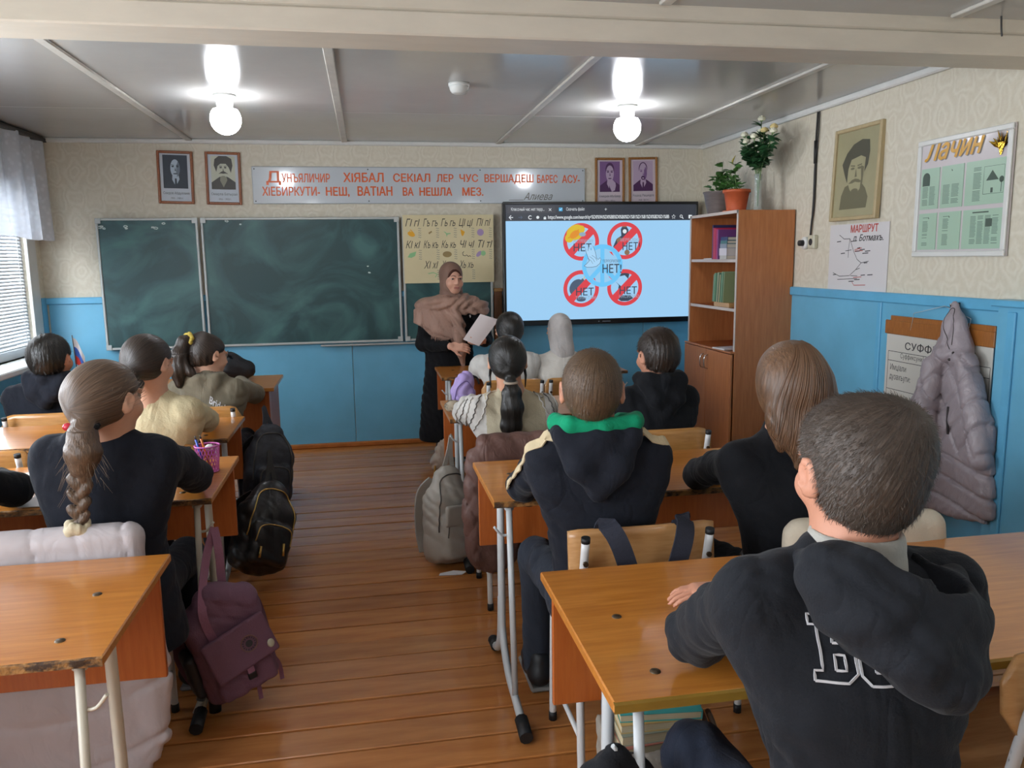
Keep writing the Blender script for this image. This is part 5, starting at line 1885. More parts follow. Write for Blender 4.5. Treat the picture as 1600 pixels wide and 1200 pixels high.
# ================================================================== PEOPLE
M_eyew = mat('eye_white', '9c8f86', 0.5)
M_iris = mat('eye_iris', '1d130e', 0.5, spec=0.2)
M_lip = mat('lips', 'ab6b60', 0.5)
M_shoe = mat('dark_shoe', '1b1b1e', 0.5)
M_sole = mat('shoe_sole', '8d8a86', 0.7)


def skin(n, c):
    return mat('skin_' + n, c, 0.5, var=(18, 0.06), bump=(120, 0.08), spec=0.35)


def cloth(n, c, rough=0.9, bump=(260, 0.25), var=(5, 0.10), sheen=0.05, **k):
    k.setdefault('folds', (9, 0.45, 0.03))
    return mat('cloth_' + n, c, rough, var=var, bump=bump, sheen=sheen, spec=0.25, **k)


def hairm(n, c, rough=0.42, var=0.45):
    return mat('hair_' + n, c, rough, var=(16, var), bump=(22, 0.7), attr='strand', spec=0.5)


def np3(*a):
    return np.array(a, float)


class Head:
    def __init__(s, c, yaw=0, pitch=0, roll=0, sc=1.0):
        s.c = np.array(c, float)
        s.R = rotm(R(yaw), R(pitch), R(roll))
        s.s = sc

    def p(s, x, y, z):
        return s.c + s.R @ (np.array((x, y, z)) * s.s)

    def d(s, x, y, z):
        return s.R @ np.array((x, y, z), float)


def head_sdf(S, H, neck, ears=True):
    s = H.s
    p = H.p
    S.ell(p(0, -0.014, 0.025), np3(0.073, 0.092, 0.074) * s, H.R, k=0)
    S.ell(p(0, 0.030, -0.030), np3(0.060, 0.064, 0.078) * s, H.R, k=0.03 * s)
    S.ell(p(0, 0.052, -0.082), np3(0.036, 0.034, 0.026) * s, H.R, k=0.03 * s)          # chin
    for q in (-1, 1):
        S.ell(p(q * 0.040, 0.062, -0.030), np3(0.026, 0.026, 0.026) * s, H.R, k=0.02 * s)   # cheeks
        S.ell(p(q * 0.032, 0.098, 0.008), np3(0.019, 0.014, 0.012) * s, H.R, k=0.012 * s, op='s')   # eye sockets
        S.cap(p(q * 0.014, 0.090, 0.024), p(q * 0.048, 0.080, 0.024), 0.007 * s, 0.006 * s, k=0.01 * s)   # brow
        S.cap(p(q * 0.018, 0.0935, 0.0165), p(q * 0.045, 0.085, 0.0155), 0.0062 * s, 0.0055 * s, k=0.004 * s)   # lids
        S.cap(p(q * 0.020, 0.0915, -0.0015), p(q * 0.043, 0.084, 0.0), 0.0052 * s, 0.0048 * s, k=0.004 * s)
        if not ears:
            continue
        er = H.R @ rotm(R(-q * 24), R(-6), 0)
        S.ell(p(q * 0.083, -0.010, -0.010), np3(0.0095, 0.023, 0.034) * s, er, k=0.007 * s)
        S.ell(p(q * 0.092, -0.004, -0.006), np3(0.006, 0.011, 0.018) * s, er, k=0.004 * s, op='s')
    S.cap(p(0, 0.094, 0.010), p(0, 0.110, -0.026), 0.008 * s, 0.012 * s, k=0.012 * s)
    for q in (-1, 1):
        S.ell(p(q * 0.011, 0.102, -0.030), np3(0.008, 0.009, 0.007) * s, H.R, k=0.005 * s)
    S.cap(p(-0.018, 0.088, -0.055), p(0.018, 0.088, -0.055), 0.0065 * s, k=0.008 * s)
    S.cap(p(-0.014, 0.087, -0.066), p(0.014, 0.087, -0.066), 0.0065 * s, k=0.008 * s)
    S.cap(p(0, -0.025, -0.045), neck, 0.052 * s, 0.056 * s, k=0.03)


def eyes_brows(H, t, base, brow_m):
    for q in (-1, 1):
        c = H.p(q * 0.031, 0.0825, 0.0075) - base
        e = MB().ball(c, 0.0115 * H.s, 10, 8).obj('eye', M_eyew, t)
        ic = H.p(q * 0.031, 0.0895, 0.0075) - base
        MB().ball(ic, 0.0066 * H.s, 10, 8).obj('iris', M_iris, e)
        pts = [H.p(q * 0.013, 0.098, 0.027) - base, H.p(q * 0.030, 0.097, 0.033) - base, H.p(q * 0.050, 0.083, 0.028) - base]
        MB().tube(pts, [0.0035 * H.s, 0.0035 * H.s, 0.0015 * H.s], 6, flat=0.5).obj('eyebrow', brow_m, t)


def hand_sdf(S, w, f, n, side, s=1.0, curl=0.35, spread=0.03, thumb=0.6):
    """w wrist, f finger direction, n back of the hand, side=+1: thumb towards f x n"""
    f = np.array(f, float)
    f /= np.linalg.norm(f)
    n = np.array(n, float)
    n -= f * (n @ f)
    n /= np.linalg.norm(n)
    t = np.cross(f, n) * side
    w = np.array(w, float)
    Rm = np.stack([t, f, n], 1)
    S.box(w + f * 0.045 * s, np3(0.038, 0.046, 0.013) * s, 0.012 * s, Rm, k=0.012 * s)
    for i, (o, L_) in enumerate(((0.028, 0.068), (0.0095, 0.075), (-0.0095, 0.070), (-0.028, 0.055))):
        b = w + f * 0.086 * s + t * o * s
        d = f + t * spread * (1.5 - i)
        ang = 0.0
        q = b.copy()
        for j, fr in enumerate((0.45, 0.32, 0.23)):
            ang += curl * (0.7 + 0.3 * j)
            dd = d * math.cos(ang) - n * math.sin(ang)
            dd /= np.linalg.norm(dd)
            e = q + dd * L_ * fr * s
            S.cap(q, e, (0.0088 - 0.0008 * j) * s, (0.0082 - 0.0008 * j) * s, k=0.003 * s)
            q = e
    b = w + f * 0.025 * s + t * 0.030 * s - n * 0.004 * s
    d1 = f * (1 - thumb * 0.4) + t * thumb - n * 0.25
    d1 /= np.linalg.norm(d1)
    m = b + d1 * 0.038 * s
    d2 = f * 0.9 + t * thumb * 0.4 - n * 0.3
    d2 /= np.linalg.norm(d2)
    S.cap(b, m, 0.0125 * s, 0.0105 * s, k=0.012 * s)
    S.cap(m, m + d2 * 0.030 * s, 0.0105 * s, 0.008 * s, k=0.004 * s)


def wrinkle(amp, seed=0.0, f=105.0):
    """soft ridges with sharper valleys, in two drifting directions"""
    def fn(X, Y, Z):
        w = 0.7 * np.sin(9 * X + 6 * Z + seed) + 0.6 * np.sin(8 * Y - 11 * Z + 1.7 * seed) + 0.3 * np.sin(23 * X - 17 * Y + 19 * Z + seed)
        a = np.abs(np.sin(0.5 * f * (Z * 0.9 + 0.42 * X - 0.3 * Y) + 1.6 * w + seed)) ** 0.8 * (0.25 + np.sin(6 * X + 5 * Y + 3 * Z + seed * 2) ** 2)
        b = np.abs(np.sin(0.42 * f * (X - 0.6 * Y + 0.3 * Z) + 1.5 * w - seed)) ** 0.8 * (0.2 + np.sin(7 * Z + 4 * X - seed) ** 2)
        c = np.sin(2.3 * f * (0.7 * Z + 0.5 * X + 0.4 * Y) + 2 * w) * np.sin(13 * X + 11 * Z + 9 * Y + seed) ** 2
        return amp * (1.3 - 1.5 * a - 1.1 * b - 0.22 * c)
    return fn


def bounds(pts, pad):
    P = np.array(pts, float)
    return P.min(0) - pad, P.max(0) + pad


_shoe = {}


def shoes(t, base, feet):
    if 'm' not in _shoe:
        S = Sdf((-0.08, -0.12, -0.02), (0.08, 0.22, 0.14), 0.007)
        S.path([(0, -0.03, 0.055), (0, 0.06, 0.045), (0, 0.15, 0.035)], [0.042, 0.042, 0.034], k=0.02)
        S.cap((0, -0.035, 0.06), (0, -0.03, 0.11), 0.040, 0.036, k=0.02)
        S.plane((0, 0, 0.012), (0, 0, -1))
        V, F = S.mesh()
        o = np_obj('shoe', V, F, M_shoe, t)
        _shoe['m'] = o.data
        _shoe['s'] = MB().box((0, 0.06, 0.008), (0.076, 0.255, 0.016), 0.007).data('sole', M_sole)
        bpy.data.objects.remove(o)
    for f in feet:
        o = new_obj('shoe', _shoe['m'], t, (f[0] - base[0], f[1] - base[1], 0.0))
        new_obj('sole', _shoe['s'], o)


def pupil(label, head, hip, sh, sw, eL, wL, eR, wR, H, skin_m, top_m, top_name='sweater', leg_m=None, h=0.0075, hood=None, hood_m=None, girth=1.0,
          top_r=1.0, amp=0.0035, seed=1.0, brow=None, knees=None, hands=True, legs=True, hdirR=None, belt=None, pants='trousers', bottom=None, sleeve_puff=0.0, hand_n=None, collar=True):
    """seated pupil, everything in world coordinates"""
    hip, sh = np.array(hip, float), np.array(sh, float)
    base = np3(hip[0], hip[1], 0)
    t = thing('person', label, 'person', tuple(base), group='pupils at their desks')
    sdir = np3(1, 0, 0) if not isinstance(sw, tuple) else np3(math.cos(sw[1]), math.sin(sw[1]), 0)
    w = sw[0] if isinstance(sw, tuple) else sw
    sL, sR = sh - sdir * w, sh + sdir * w
    eL, eR, wL, wR = [np.array(q, float) for q in (eL, eR, wL, wR)]
    nb = sh + np3(0, 0, 0.048) + 0.25 * (H.c - sh) * np3(1, 1, 0)
    fwd = np3(-sdir[1], sdir[0], 0)
    kn = knees or [(hip[0] - 0.12, hip[1] + 0.42, 0.47), (hip[0] + 0.12, hip[1] + 0.42, 0.47)]
    kn = [np.array(q, float) for q in kn]
    ft = [np3(q[0], q[1] - 0.02, 0.06) for q in kn]
    # ---- body: one continuous skin surface
    lo, hi = bounds([H.c, hip, sL, sR, eL, eR, wL, wR] + kn, 0.16)
    lo[2] = 0.03
    S = Sdf(lo, hi, h)
    head_sdf(S, H, nb)
    ch = sh * 0.75 + hip * 0.25
    S.cap(hip, ch, 0.105 * girth, 0.115 * girth, k=0.03, flat=(fwd, 0.65))
    S.cap(ch, sh - np3(0, 0, 0.03), 0.115 * girth, 0.10, k=0.04, flat=(fwd, 0.65))
    S.cap(sL - np3(0, 0, 0.02), sR - np3(0, 0, 0.02), 0.030, k=0.02)
    S.cap(nb, sh - np3(0, 0, 0.02), 0.05, 0.06, k=0.04)
    for s_, e_, w_, side in ((sL, eL, wL, 1), (sR, eR, wR, -1)):
        S.cap(s_ * 0.93 + e_ * 0.07 - np3(0, 0, 0.02), e_, 0.032, 0.030, k=0.02)
        S.cap(e_, w_, 0.030, 0.023, k=0.015)
        if hands:
            d = w_ - e_
            if hdirR is not None and side < 0:
                d = np3(*hdirR)
            hand_sdf(S, w_ + d / np.linalg.norm(d) * 0.005, d * np3(1, 1, 0.15), hand_n if hand_n is not None else (0, 0, 1), side, 0.85 * H.s, 0.22)
    for k_, f_ in zip(kn, ft):
        S.cap(hip + np3((k_[0] - hip[0]) * 0.6, 0, -0.02), k_, 0.062, 0.048, k=0.03)
        S.cap(k_, f_, 0.044, 0.032, k=0.02)
    lipc = H.p(0, 0.094, -0.060)

    def midx(P):
        L_ = (P - H.c) @ H.R / H.s
        return (((L_[:, 0] / 0.024) ** 2 + ((L_[:, 2] + 0.0605) / 0.0105) ** 2 < 1) & (L_[:, 1] > 0.080)).astype(int)
    S.obj('body', [skin_m, M_lip], t, base, midx=midx)
    eyes_brows(H, t, base, brow or MATS.get('brow_dark') or mat('brow_dark', '2a1d15', 0.8))
    # ---- top
    lo, hi = bounds([hip, sL, sR, eL, eR, wL, wR, nb], 0.16)
    lo[2] = (bottom if bottom is not None else hip[2] - 0.10) - 0.02
    S = Sdf(lo, hi, h)
    ch = sh * 0.68 + hip * 0.32
    up = np3(0, 0, 1)
    g_ = girth
    S.cap(hip - np3(0, 0, 0.03), hip * 0.6 + sh * 0.4, 0.140 * g_, 0.136 * g_, k=0.02, flat=(fwd, 0.72))
    S.cap(hip * 0.6 + sh * 0.4, ch, 0.136 * g_, 0.146 * g_, k=0.03, flat=(fwd, 0.70))
    S.cap(ch, sh - up * 0.06, 0.146 * g_, 0.125 * g_, k=0.04, flat=(fwd, 0.66))
    bw = w * 0.82
    S.cap(sh - up * 0.075 - sdir * bw, sh - up * 0.075 + sdir * bw, 0.062 * g_, k=0.05)
    S.cap(ch - sdir * bw * 0.62, sh - up * 0.06 - sdir * bw, 0.078 * g_, 0.062 * g_, k=0.04)
    S.cap(ch + sdir * bw * 0.62, sh - up * 0.06 + sdir * bw, 0.078 * g_, 0.062 * g_, k=0.04)
    for q_ in (sL, sR):
        S.cap(nb - up * 0.012, q_ - up * 0.006, 0.052, 0.040 * top_r, k=0.035)
    for s_, e_, w_ in ((sL, eL, wL), (sR, eR, wR)):
        s2 = s_ - up * 0.012
        m_ = (s2 + e_) / 2
        S.cap(s2, m_, 0.046 * top_r, (0.048 + sleeve_puff) * top_r, k=0.04)
        S.cap(m_, e_, (0.048 + sleeve_puff) * top_r, 0.047 * top_r, k=0.02)
        q_ = e_ * 0.12 + w_ * 0.88
        S.cap(e_, q_, 0.047 * top_r, 0.037 * top_r, k=0.02)
        S.cap(q_, w_ * 0.97 + e_ * 0.03, 0.036 * top_r, 0.034 * top_r, k=0.006)
    # neck opening
    S.cap(nb + np3(0, 0, 0.012), nb + (H.c - nb) * 0.7, 0.056, 0.06, k=0.004, op='s')
    if collar:
        S.cap(nb + np3(0, 0, 0.004), nb + np3(0, 0, 0.018), 0.064, 0.062, k=0.01)
        S.cap(nb + np3(0, 0, -0.01), nb + (H.c - nb) * 0.7, 0.0545, 0.06, k=0.003, op='s')
    if bottom is not None:
        S.cap(hip + up * 0.05, np3(hip[0], hip[1], bottom), 0.165 * g_, 0.185 * g_, k=0.03, flat=(fwd, 0.85))
    if hood:
        hood(S)
    S.disp(wrinkle(amp, seed))
    if bottom is not None:
        S.plane((0, 0, bottom), (0, 0, -1))
    else:
        S.plane(hip - np3(0, 0, 0.085), (0, 0, -1))
    top = S.obj(top_name, top_m, t, base)
    # ---- legs
    if legs:
        lo, hi = bounds([hip] + kn + ft, 0.14)
        lo[2] = 0.05
        S = Sdf(lo, hi, 0.011)
        S.cap(hip - np3(0.06, 0, 0.01), hip + np3(0.06, 0, -0.01), 0.115, k=0.04, flat=((0, 0, 1), 0.75))
        for k_, f_ in zip(kn, ft):
            S.cap(hip + np3((k_[0] - hip[0]) * 0.6, 0.0, -0.01), k_, 0.084, 0.062, k=0.03)
            S.cap(k_, f_, 0.062, 0.050, k=0.02)
        S.disp(wrinkle(0.004, seed + 2))
        S.obj(pants, leg_m or cloth('dark_trousers', '20222a'), t, base)
        shoes(t, base, ft)
    return t, top, base


def strand_attr(H, pole, tail=None):
    """pole: local direction of whorl or tie; tail: (mask function, scale)"""
    a = H.d(*pole)
    a = a / np.linalg.norm(a)
    e1 = np.cross(a, (0.3, 0.5, 0.8))
    e1 /= np.linalg.norm(e1)
    e2 = np.cross(a, e1)
    c = H.p(0, -0.01, 0.02)

    def fn(V):
        d = V - c
        d = d / np.linalg.norm(d, axis=1)[:, None]
        th = np.arctan2(d @ e1, d @ e2)
        A = np.stack([np.cos(th), np.sin(th), 0.10 * (d @ a)], 1)
        if tail is not None:
            m = tail(V)
            T = np.stack([V[:, 0] * 11, V[:, 1] * 11, V[:, 2] * 0.6], 1)
            A = np.where(m[:, None], T, A)
        return A
    return fn


def hair_cap(S, H, t=0.014, front=(0.080, 0.058), fn=(0, 0.80, -0.60), nape=-0.075, ears=True, top=0.0, ear_r=1.0, side=0.0):
    s, p = H.s, H.p
    S.ell(p(0, -0.016, 0.026), (np3(0.073 + t, 0.092 + t, 0.074 + t + top)) * s, H.R, k=0)
    S.ell(p(0, -0.034, -0.015), (np3(0.066 + t + side, 0.068 + t, 0.075 + t * 0.6)) * s, H.R, k=0.03 * s)
    S.plane(p(0, front[0], front[1]), H.d(*fn), k=0.012)
    S.plane(p(0, -0.05, nape), H.d(0, 0.25, -1), k=0.01)
    if ears:
        for q in (-1, 1):
            S.ell(p(q * 0.088, 0.004, -0.018), np3(0.030, 0.026, 0.036) * s * ear_r, H.R, k=0.008, op='s')
            S.ell(p(q * 0.075, 0.045, -0.03), np3(0.03, 0.035, 0.05) * s, H.R, k=0.01, op='s')


def hair_grid(H, h, down=0.0, back=0.0, r=0.15):
    lo, hi = H.c - r * H.s, H.c + r * H.s
    lo[2] -= down
    lo[1] -= back
    return Sdf(lo, hi, h)


def fuzz(name, V, F, m, t, base, H, n, L_, w_, whorl, seed=3, keep=None, lift=0.35, parent=None):
    """short loose hairs: thin tapering blades on the hair surface flowing away from the whorl"""
    rng = np.random.default_rng(seed)
    A, B, C, D_ = V[F[:, 0]], V[F[:, 1]], V[F[:, 2]], V[F[:, 3]]
    N_ = np.cross(C - A, D_ - B)
    ar = np.linalg.norm(N_, axis=1)
    N_ = N_ / np.maximum(ar, 1e-12)[:, None]
    idx = rng.choice(len(F), n, p=ar / ar.sum())
    u, v = rng.random((2, n, 1))
    P = (A[idx] * (1 - u) + B[idx] * u) * (1 - v) + (D_[idx] * (1 - u) + C[idx] * u) * v
    Nn = N_[idx]
    if keep is not None:
        q = keep(P)
        P, Nn = P[q], Nn[q]
    wv = H.p(*whorl)
    d = P - wv
    d -= Nn * (d * Nn).sum(1)[:, None]
    d /= np.linalg.norm(d, axis=1)[:, None] + 1e-9
    d += rng.normal(0, 0.22, d.shape)
    d = d + Nn * lift
    d /= np.linalg.norm(d, axis=1)[:, None]
    L2 = L_ * rng.uniform(0.6, 1.2, (len(P), 1))
    sd = np.cross(d, Nn)
    sd /= np.linalg.norm(sd, axis=1)[:, None] + 1e-9
    P0 = P - Nn * 0.002
    mid = P0 + d * L2 * 0.55 + Nn * 0.001
    tip = P0 + d * L2 - Nn * L2 * 0.12
    VV = np.concatenate([P0 - sd * w_, P0 + sd * w_, mid + sd * w_ * 0.7, mid - sd * w_ * 0.7, tip])
    k = len(P)
    i = np.arange(k)
    F4 = np.stack([i, i + k, i + 2 * k, i + 3 * k], 1)
    F3 = np.stack([i + 3 * k, i + 2 * k, i + 4 * k, i + 4 * k], 1)
    me = bpy.data.meshes.new(name)
    me.from_pydata([tuple(q) for q in (VV - base)], [], [tuple(q) for q in F4.tolist()] + [tuple(q[:3]) for q in F3.tolist()])
    me.materials.append(m)
    at = me.attributes.new('strand', 'FLOAT_VECTOR', 'POINT')
    rv = rng.random(k)
    at.data.foreach_set('vector', np.stack([np.tile(rv, 5) * 3, np.tile(rv[::-1], 5) * 3, np.zeros(5 * k)], 1).astype(np.float32).ravel())
    o = new_obj(name, me, parent or t)
    o['kind'] = 'stuff'
    return o


SK_B = skin('boy', 'c48a70')
SK_G = skin('girl', 'cf9a7e')
SK_L = skin('pale', 'd3a58c')
mat('brow_dark', '2a1d15', 0.8)
HM_black = hairm('black', '17130f', 0.35, 0.35)
HM_dark = hairm('dark_brown', '2c2018', 0.4)
HM_brown = hairm('brown', '5a4636', 0.42)
HM_light = hairm('light_brown', '6b4f3a', 0.38)
HM_ash = hairm('ash_brown', '483c33', 0.5)
C_black = cloth('black', '15161a')
C_navy = cloth('navy_black', '1a1d26')
C_char = cloth('charcoal_black', '1c1e23')
C_grey = cloth('olive_grey', '6e6656')
C_cream = cloth('cream_knit', 'c6b894', bump=(140, 0.5))
C_white = cloth('white_cotton', 'c4c0ba', sheen=0.1)
C_linen = cloth('linen', 'b3a890', bump=(180, 0.5), sheen=0.1)


def hood_down(c, sh, w=0.10, depth=0.075, drop=0.15, fwd=(0, 1, 0), rise=0.05):
    """folded hood lying on the back below the neck"""
    c = np.array(c, float)
    f = np.array(fwd, float)
    x = np.array((f[1], -f[0], 0))

    def fn(S):
        P = lambda a, b, z: c + x * a + f * b + np3(0, 0, z)
        S.path([P(-w * 0.75, 0.05, rise * 0.2), P(-w, -0.01, rise * 0.5), P(-w * 0.78, -depth, rise * 0.55), P(0, -depth - 0.03, rise * 0.5), P(w * 0.78, -depth, rise * 0.55), P(w, -0.01, rise * 0.5),
                P(w * 0.75, 0.05, rise * 0.2)], 0.026, k=0.015)
        S.path([P(-w * 0.85, -depth * 0.9, 0.0), P(-w * 0.5, -depth - 0.03, -drop * 0.55), P(0, -depth - 0.035, -drop)], [0.035, 0.036, 0.026], k=0.02)
        S.path([P(w * 0.85, -depth * 0.9, 0.0), P(w * 0.5, -depth - 0.03, -drop * 0.55), P(0, -depth - 0.035, -drop)], [0.035, 0.036, 0.026], k=0.02)
        S.ell(P(0, -depth - 0.01, -drop * 0.35), (w * 0.75, 0.045, drop * 0.55), k=0.02)
    return fn


# ------------------------------------------------------------------ pupil: nearest boy
H = Head((0.716, 1.06, 1.178), -2, -8, 2, 0.99)
_c = np3(0.712, 1.0, 1.085)
t, top, base = pupil('boy in a black lettered hoodie closest to the camera, seen from behind', None, (0.735, 0.98, 0.50), (0.700, 1.045, 1.000), (0.152, R(-6)), (0.592, 1.345, 0.790), (0.80, 1.47, 0.762),
                     (0.835, 1.34, 0.785), (0.762, 1.575, 0.768), H, SK_B, C_char, 'hoodie', h=0.006, girth=0.98, top_r=1.16, amp=0.0042, seed=2.2, knees=[(0.62, 1.40, 0.50), (0.90, 1.38, 0.48)],
                     leg_m=cloth('navy_jeans', '262c3a'), collar=False, hdirR=(-1, 0.06, -0.08))
# slack hood: a shell tipped to the right with its mouth open towards the neck
S = Sdf((0.48, 0.78, 0.86), (0.95, 1.16, 1.16), 0.0042)
hr = rotm(R(-8), R(14), R(17))
S.ell((0.712, 0.955, 1.010), (0.132, 0.098, 0.080), hr, k=0)
S.path([(0.632, 1.07, 1.035), (0.628, 0.985, 1.060), (0.650, 0.910, 1.018), (0.690, 0.874, 0.972), (0.735, 0.868, 0.938), (0.76, 0.875, 0.930)], [0.022, 0.026, 0.034, 0.038, 0.034, 0.022], k=0.03)
S.path([(0.825, 1.07, 1.010), (0.838, 1.0, 1.012), (0.818, 0.945, 0.985), (0.785, 0.895, 0.940)], [0.018, 0.020, 0.022, 0.026], k=0.03)
_A, _B, _C = np3(0.625, 0.985, 1.065), np3(0.795, 0.885, 0.965), np3(0.825, 1.0, 1.015)
_x = (_B - _A) / np.linalg.norm(_B - _A)
_z = np.cross(_B - _A, _C - _A)
_z /= np.linalg.norm(_z)
_M = np.stack([_x, np.cross(_z, _x), _z], 1)
S.ell((0.735, 0.958, 1.058), (0.084, 0.062, 0.060), _M, k=0.014, op='s')
S.cap((0.712, 1.04, 0.98), (0.712, 1.06, 1.2), 0.070, 0.09, k=0.012, op='s')
S.disp(lambda X, Y, Z: -0.0035 * np.abs(np.sin(42 * (X * 0.8 + Z * 0.9) + 2.5 * np.sin(16 * X + 9 * Y))) - 0.002 * np.sin(95 * Z - 50 * X + 2 * np.sin(20 * Y)))
hd = S.obj('hood', C_char, t, base)
# pale grey tee collar
S = Sdf(_c - 0.12, _c + np3(0.12, 0.12, 0.10), 0.005)
nbk = np3(0.708, 1.045, 1.045)
S.cap(nbk, nbk + np3(0.002, 0.0, 0.022), 0.077, 0.070, k=0)
S.ell(nbk + np3(0.004, 0.004, 0.075), (0.075, 0.075, 0.055), k=0.004, op='s')
S.obj('tee_collar', cloth('pale_grey_jersey', 'aaa69e', bump=(200, 0.4)), t, base)
# hair: cropped sides, longer crown
S = hair_grid(H, 0.0045, 0.03)
hair_cap(S, H, 0.009, front=(0.085, 0.055), nape=-0.088, top=0.003, ear_r=0.95)
S.ell(H.p(0, -0.005, 0.060), np3(0.068, 0.088, 0.048) * H.s, H.R, k=0.03)
S.ell(H.p(0.03, -0.045, 0.045), np3(0.052, 0.062, 0.060) * H.s, H.R, k=0.03)
S.disp(lambda X, Y, Z: 0.0016 * np.sin(160 * X + 40 * np.sin(22 * Z)) * np.sin(130 * Y + 35 * np.sin(25 * X)))
ho = S.obj('hair', HM_ash, t, base, attr=strand_attr(H, (0.35, -0.55, 0.75)))
V, F = o_geo[ho.name]
fuzz('hair_strands', V, F, HM_ash, t, base, H, 15000, 0.017, 0.00045, (0.035, -0.075, 0.085), parent=ho)
# varsity letters on the back, white outline
bv = bvh_of(top)
M_wline = mat('white_applique', 'c9c9cc', 0.7)


def laid(parent, bvh, base, strokes, fr, d, w, m, name, off=0.002, step=0.006, nrm=None):
    o_, x_, y_ = [np.array(q, float) for q in fr]
    g = MB()
    for st in strokes:
        pts = [o_ + x_ * a + y_ * b for a, b in st]
        pts = lay(bvh, densify([tuple(p) for p in pts], step), d, off)
        g.ribbon([p - Vector(base) for p in pts], w, nrm or (-Vector(d)), 0.0016)
    return g.obj(name, m, parent)


Bs = [[(0, 0), (0.045, 0.0), (0.060, 0.014), (0.060, 0.040), (0.050, 0.050), (0.058, 0.060), (0.058, 0.085), (0.045, 0.098), (0, 0.098), (0, 0.082), (0.012, 0.082), (0.012, 0.016), (0, 0.016), (0, 0)],
      [(0.030, 0.018), (0.044, 0.018), (0.044, 0.040), (0.030, 0.040), (0.030, 0.018)], [(0.030, 0.058), (0.044, 0.058), (0.044, 0.080), (0.030, 0.080), (0.030, 0.058)]]
Os = [[(0.012, 0), (0.046, 0), (0.058, 0.014), (0.058, 0.084), (0.046, 0.098), (0.012, 0.098), (0, 0.084), (0, 0.014), (0.012, 0)], [(0.020, 0.02), (0.038, 0.02), (0.038, 0.078), (0.020, 0.078), (0.020, 0.02)]]
Ss = [[(0.0, 0.03), (0.0, 0.012), (0.012, 0), (0.046, 0), (0.058, 0.014), (0.058, 0.042), (0.046, 0.055), (0.02, 0.06), (0.02, 0.08), (0.038, 0.08), (0.038, 0.07), (0.058, 0.07), (0.056, 0.086), (0.045, 0.098), (0.012, 0.098),
       (0, 0.085), (0, 0.056), (0.012, 0.045), (0.038, 0.038), (0.038, 0.018), (0.02, 0.018), (0.02, 0.03), (0.0, 0.03)]]
for strokes, x_, z_ in ((Bs, 0.604, 0.902), (Os, 0.664, 0.900), (Os, 0.724, 0.902), (Ss, 0.784, 0.908)):
    laid(top, bv, base, strokes, ((x_, 0.85, z_), (0.92, 0, 0), (0, 0, 0.88)), (0, 1, 0), 0.0038, M_wline, 'varsity_letter', off=0.0025)

# ------------------------------------------------------------------ pupil: green-lined hood
H = Head((0.599, 2.10, 1.142), -14, -6, 0, 0.99)
hc = (0.612, 2.12, 1.018)
t, top, base = pupil('boy in a black hoodie with green hood lining and cream sleeve stripes', None, (0.665, 2.20, 0.50), (0.632, 2.14, 0.945), (0.152, R(-8)), (0.472, 2.46, 0.775), (0.60, 2.66, 0.765), (0.815, 2.44, 0.775),
                     (0.70, 2.66, 0.765), H, SK_B, C_navy, 'hoodie', hood=hood_down(hc, None, 0.105, 0.062, 0.145, (0.14, 0.99, 0), 0.0), girth=1.06, top_r=1.08, seed=5.1, leg_m=cloth('slate_trousers', '2b303a'))
S = Sdf(np3(*hc) - 0.16, np3(*hc) + 0.16, 0.006)
P = lambda a, b, z: np3(hc[0] + a, hc[1] + b, hc[2] + z)
S.path([P(-0.085, 0.06, 0.012), P(-0.112, 0.0, 0.030), P(-0.085, -0.065, 0.034), P(0, -0.088, 0.030), P(0.09, -0.072, 0.034), P(0.118, -0.012, 0.028), P(0.09, 0.05, 0.012)], 0.022, k=0.015, flat=((0, 0, 1), 1.15))
S.path([P(-0.07, -0.05, 0.0), P(0, -0.07, 0.0), P(0.075, -0.055, 0.0)], 0.02, k=0.01)
S.disp(wrinkle(0.003, 1.0, 70))
S.obj('hood_lining', cloth('emerald_lining', '0d8a62', var=(9, 0.15)), t, base)
bv = bvh_of(top)
for q in (-1, 1):
    sA = Vector((0.632 + q * 0.150, 2.14 - q * 0.021, 0.945))
    eA = Vector((0.472, 2.46, 0.775)) if q < 0 else Vector((0.815, 2.44, 0.775))
    crv = bez([Vector((0.632 + q * 0.085, 2.10, 1.02)), sA + Vector((q * 0.03, -0.03, 0.06)), sA.lerp(eA, 0.5) + Vector((q * 0.065, -0.05, 0.03)), eA + Vector((q * 0.08, -0.04, 0.02))], 12)
    out, nn = [], []
    for p_ in crv:
        hit, n_, _, _ = bv.find_nearest(p_)
        out.append(hit + n_ * 0.003 - Vector(base))
    MB().ribbon(out, 0.032, (q * 0.6, -0.45, 0.65), 0.004).obj('sleeve_stripe', cloth('cream_stripe', 'c9b795'), top)
S = hair_grid(H, 0.005, 0.03)
hair_cap(S, H, 0.008, nape=-0.085, top=0.004)
ho = S.obj('hair', hairm('boy_brown', '58432f', 0.5), t, base, attr=strand_attr(H, (0.1, -0.35, 0.9)))
V, F = o_geo[ho.name]
fuzz('hair_strands', V, F, MATS['hair_boy_brown'], t, base, H, 6000, 0.016, 0.0005, (0.0, -0.05, 0.11), parent=ho)

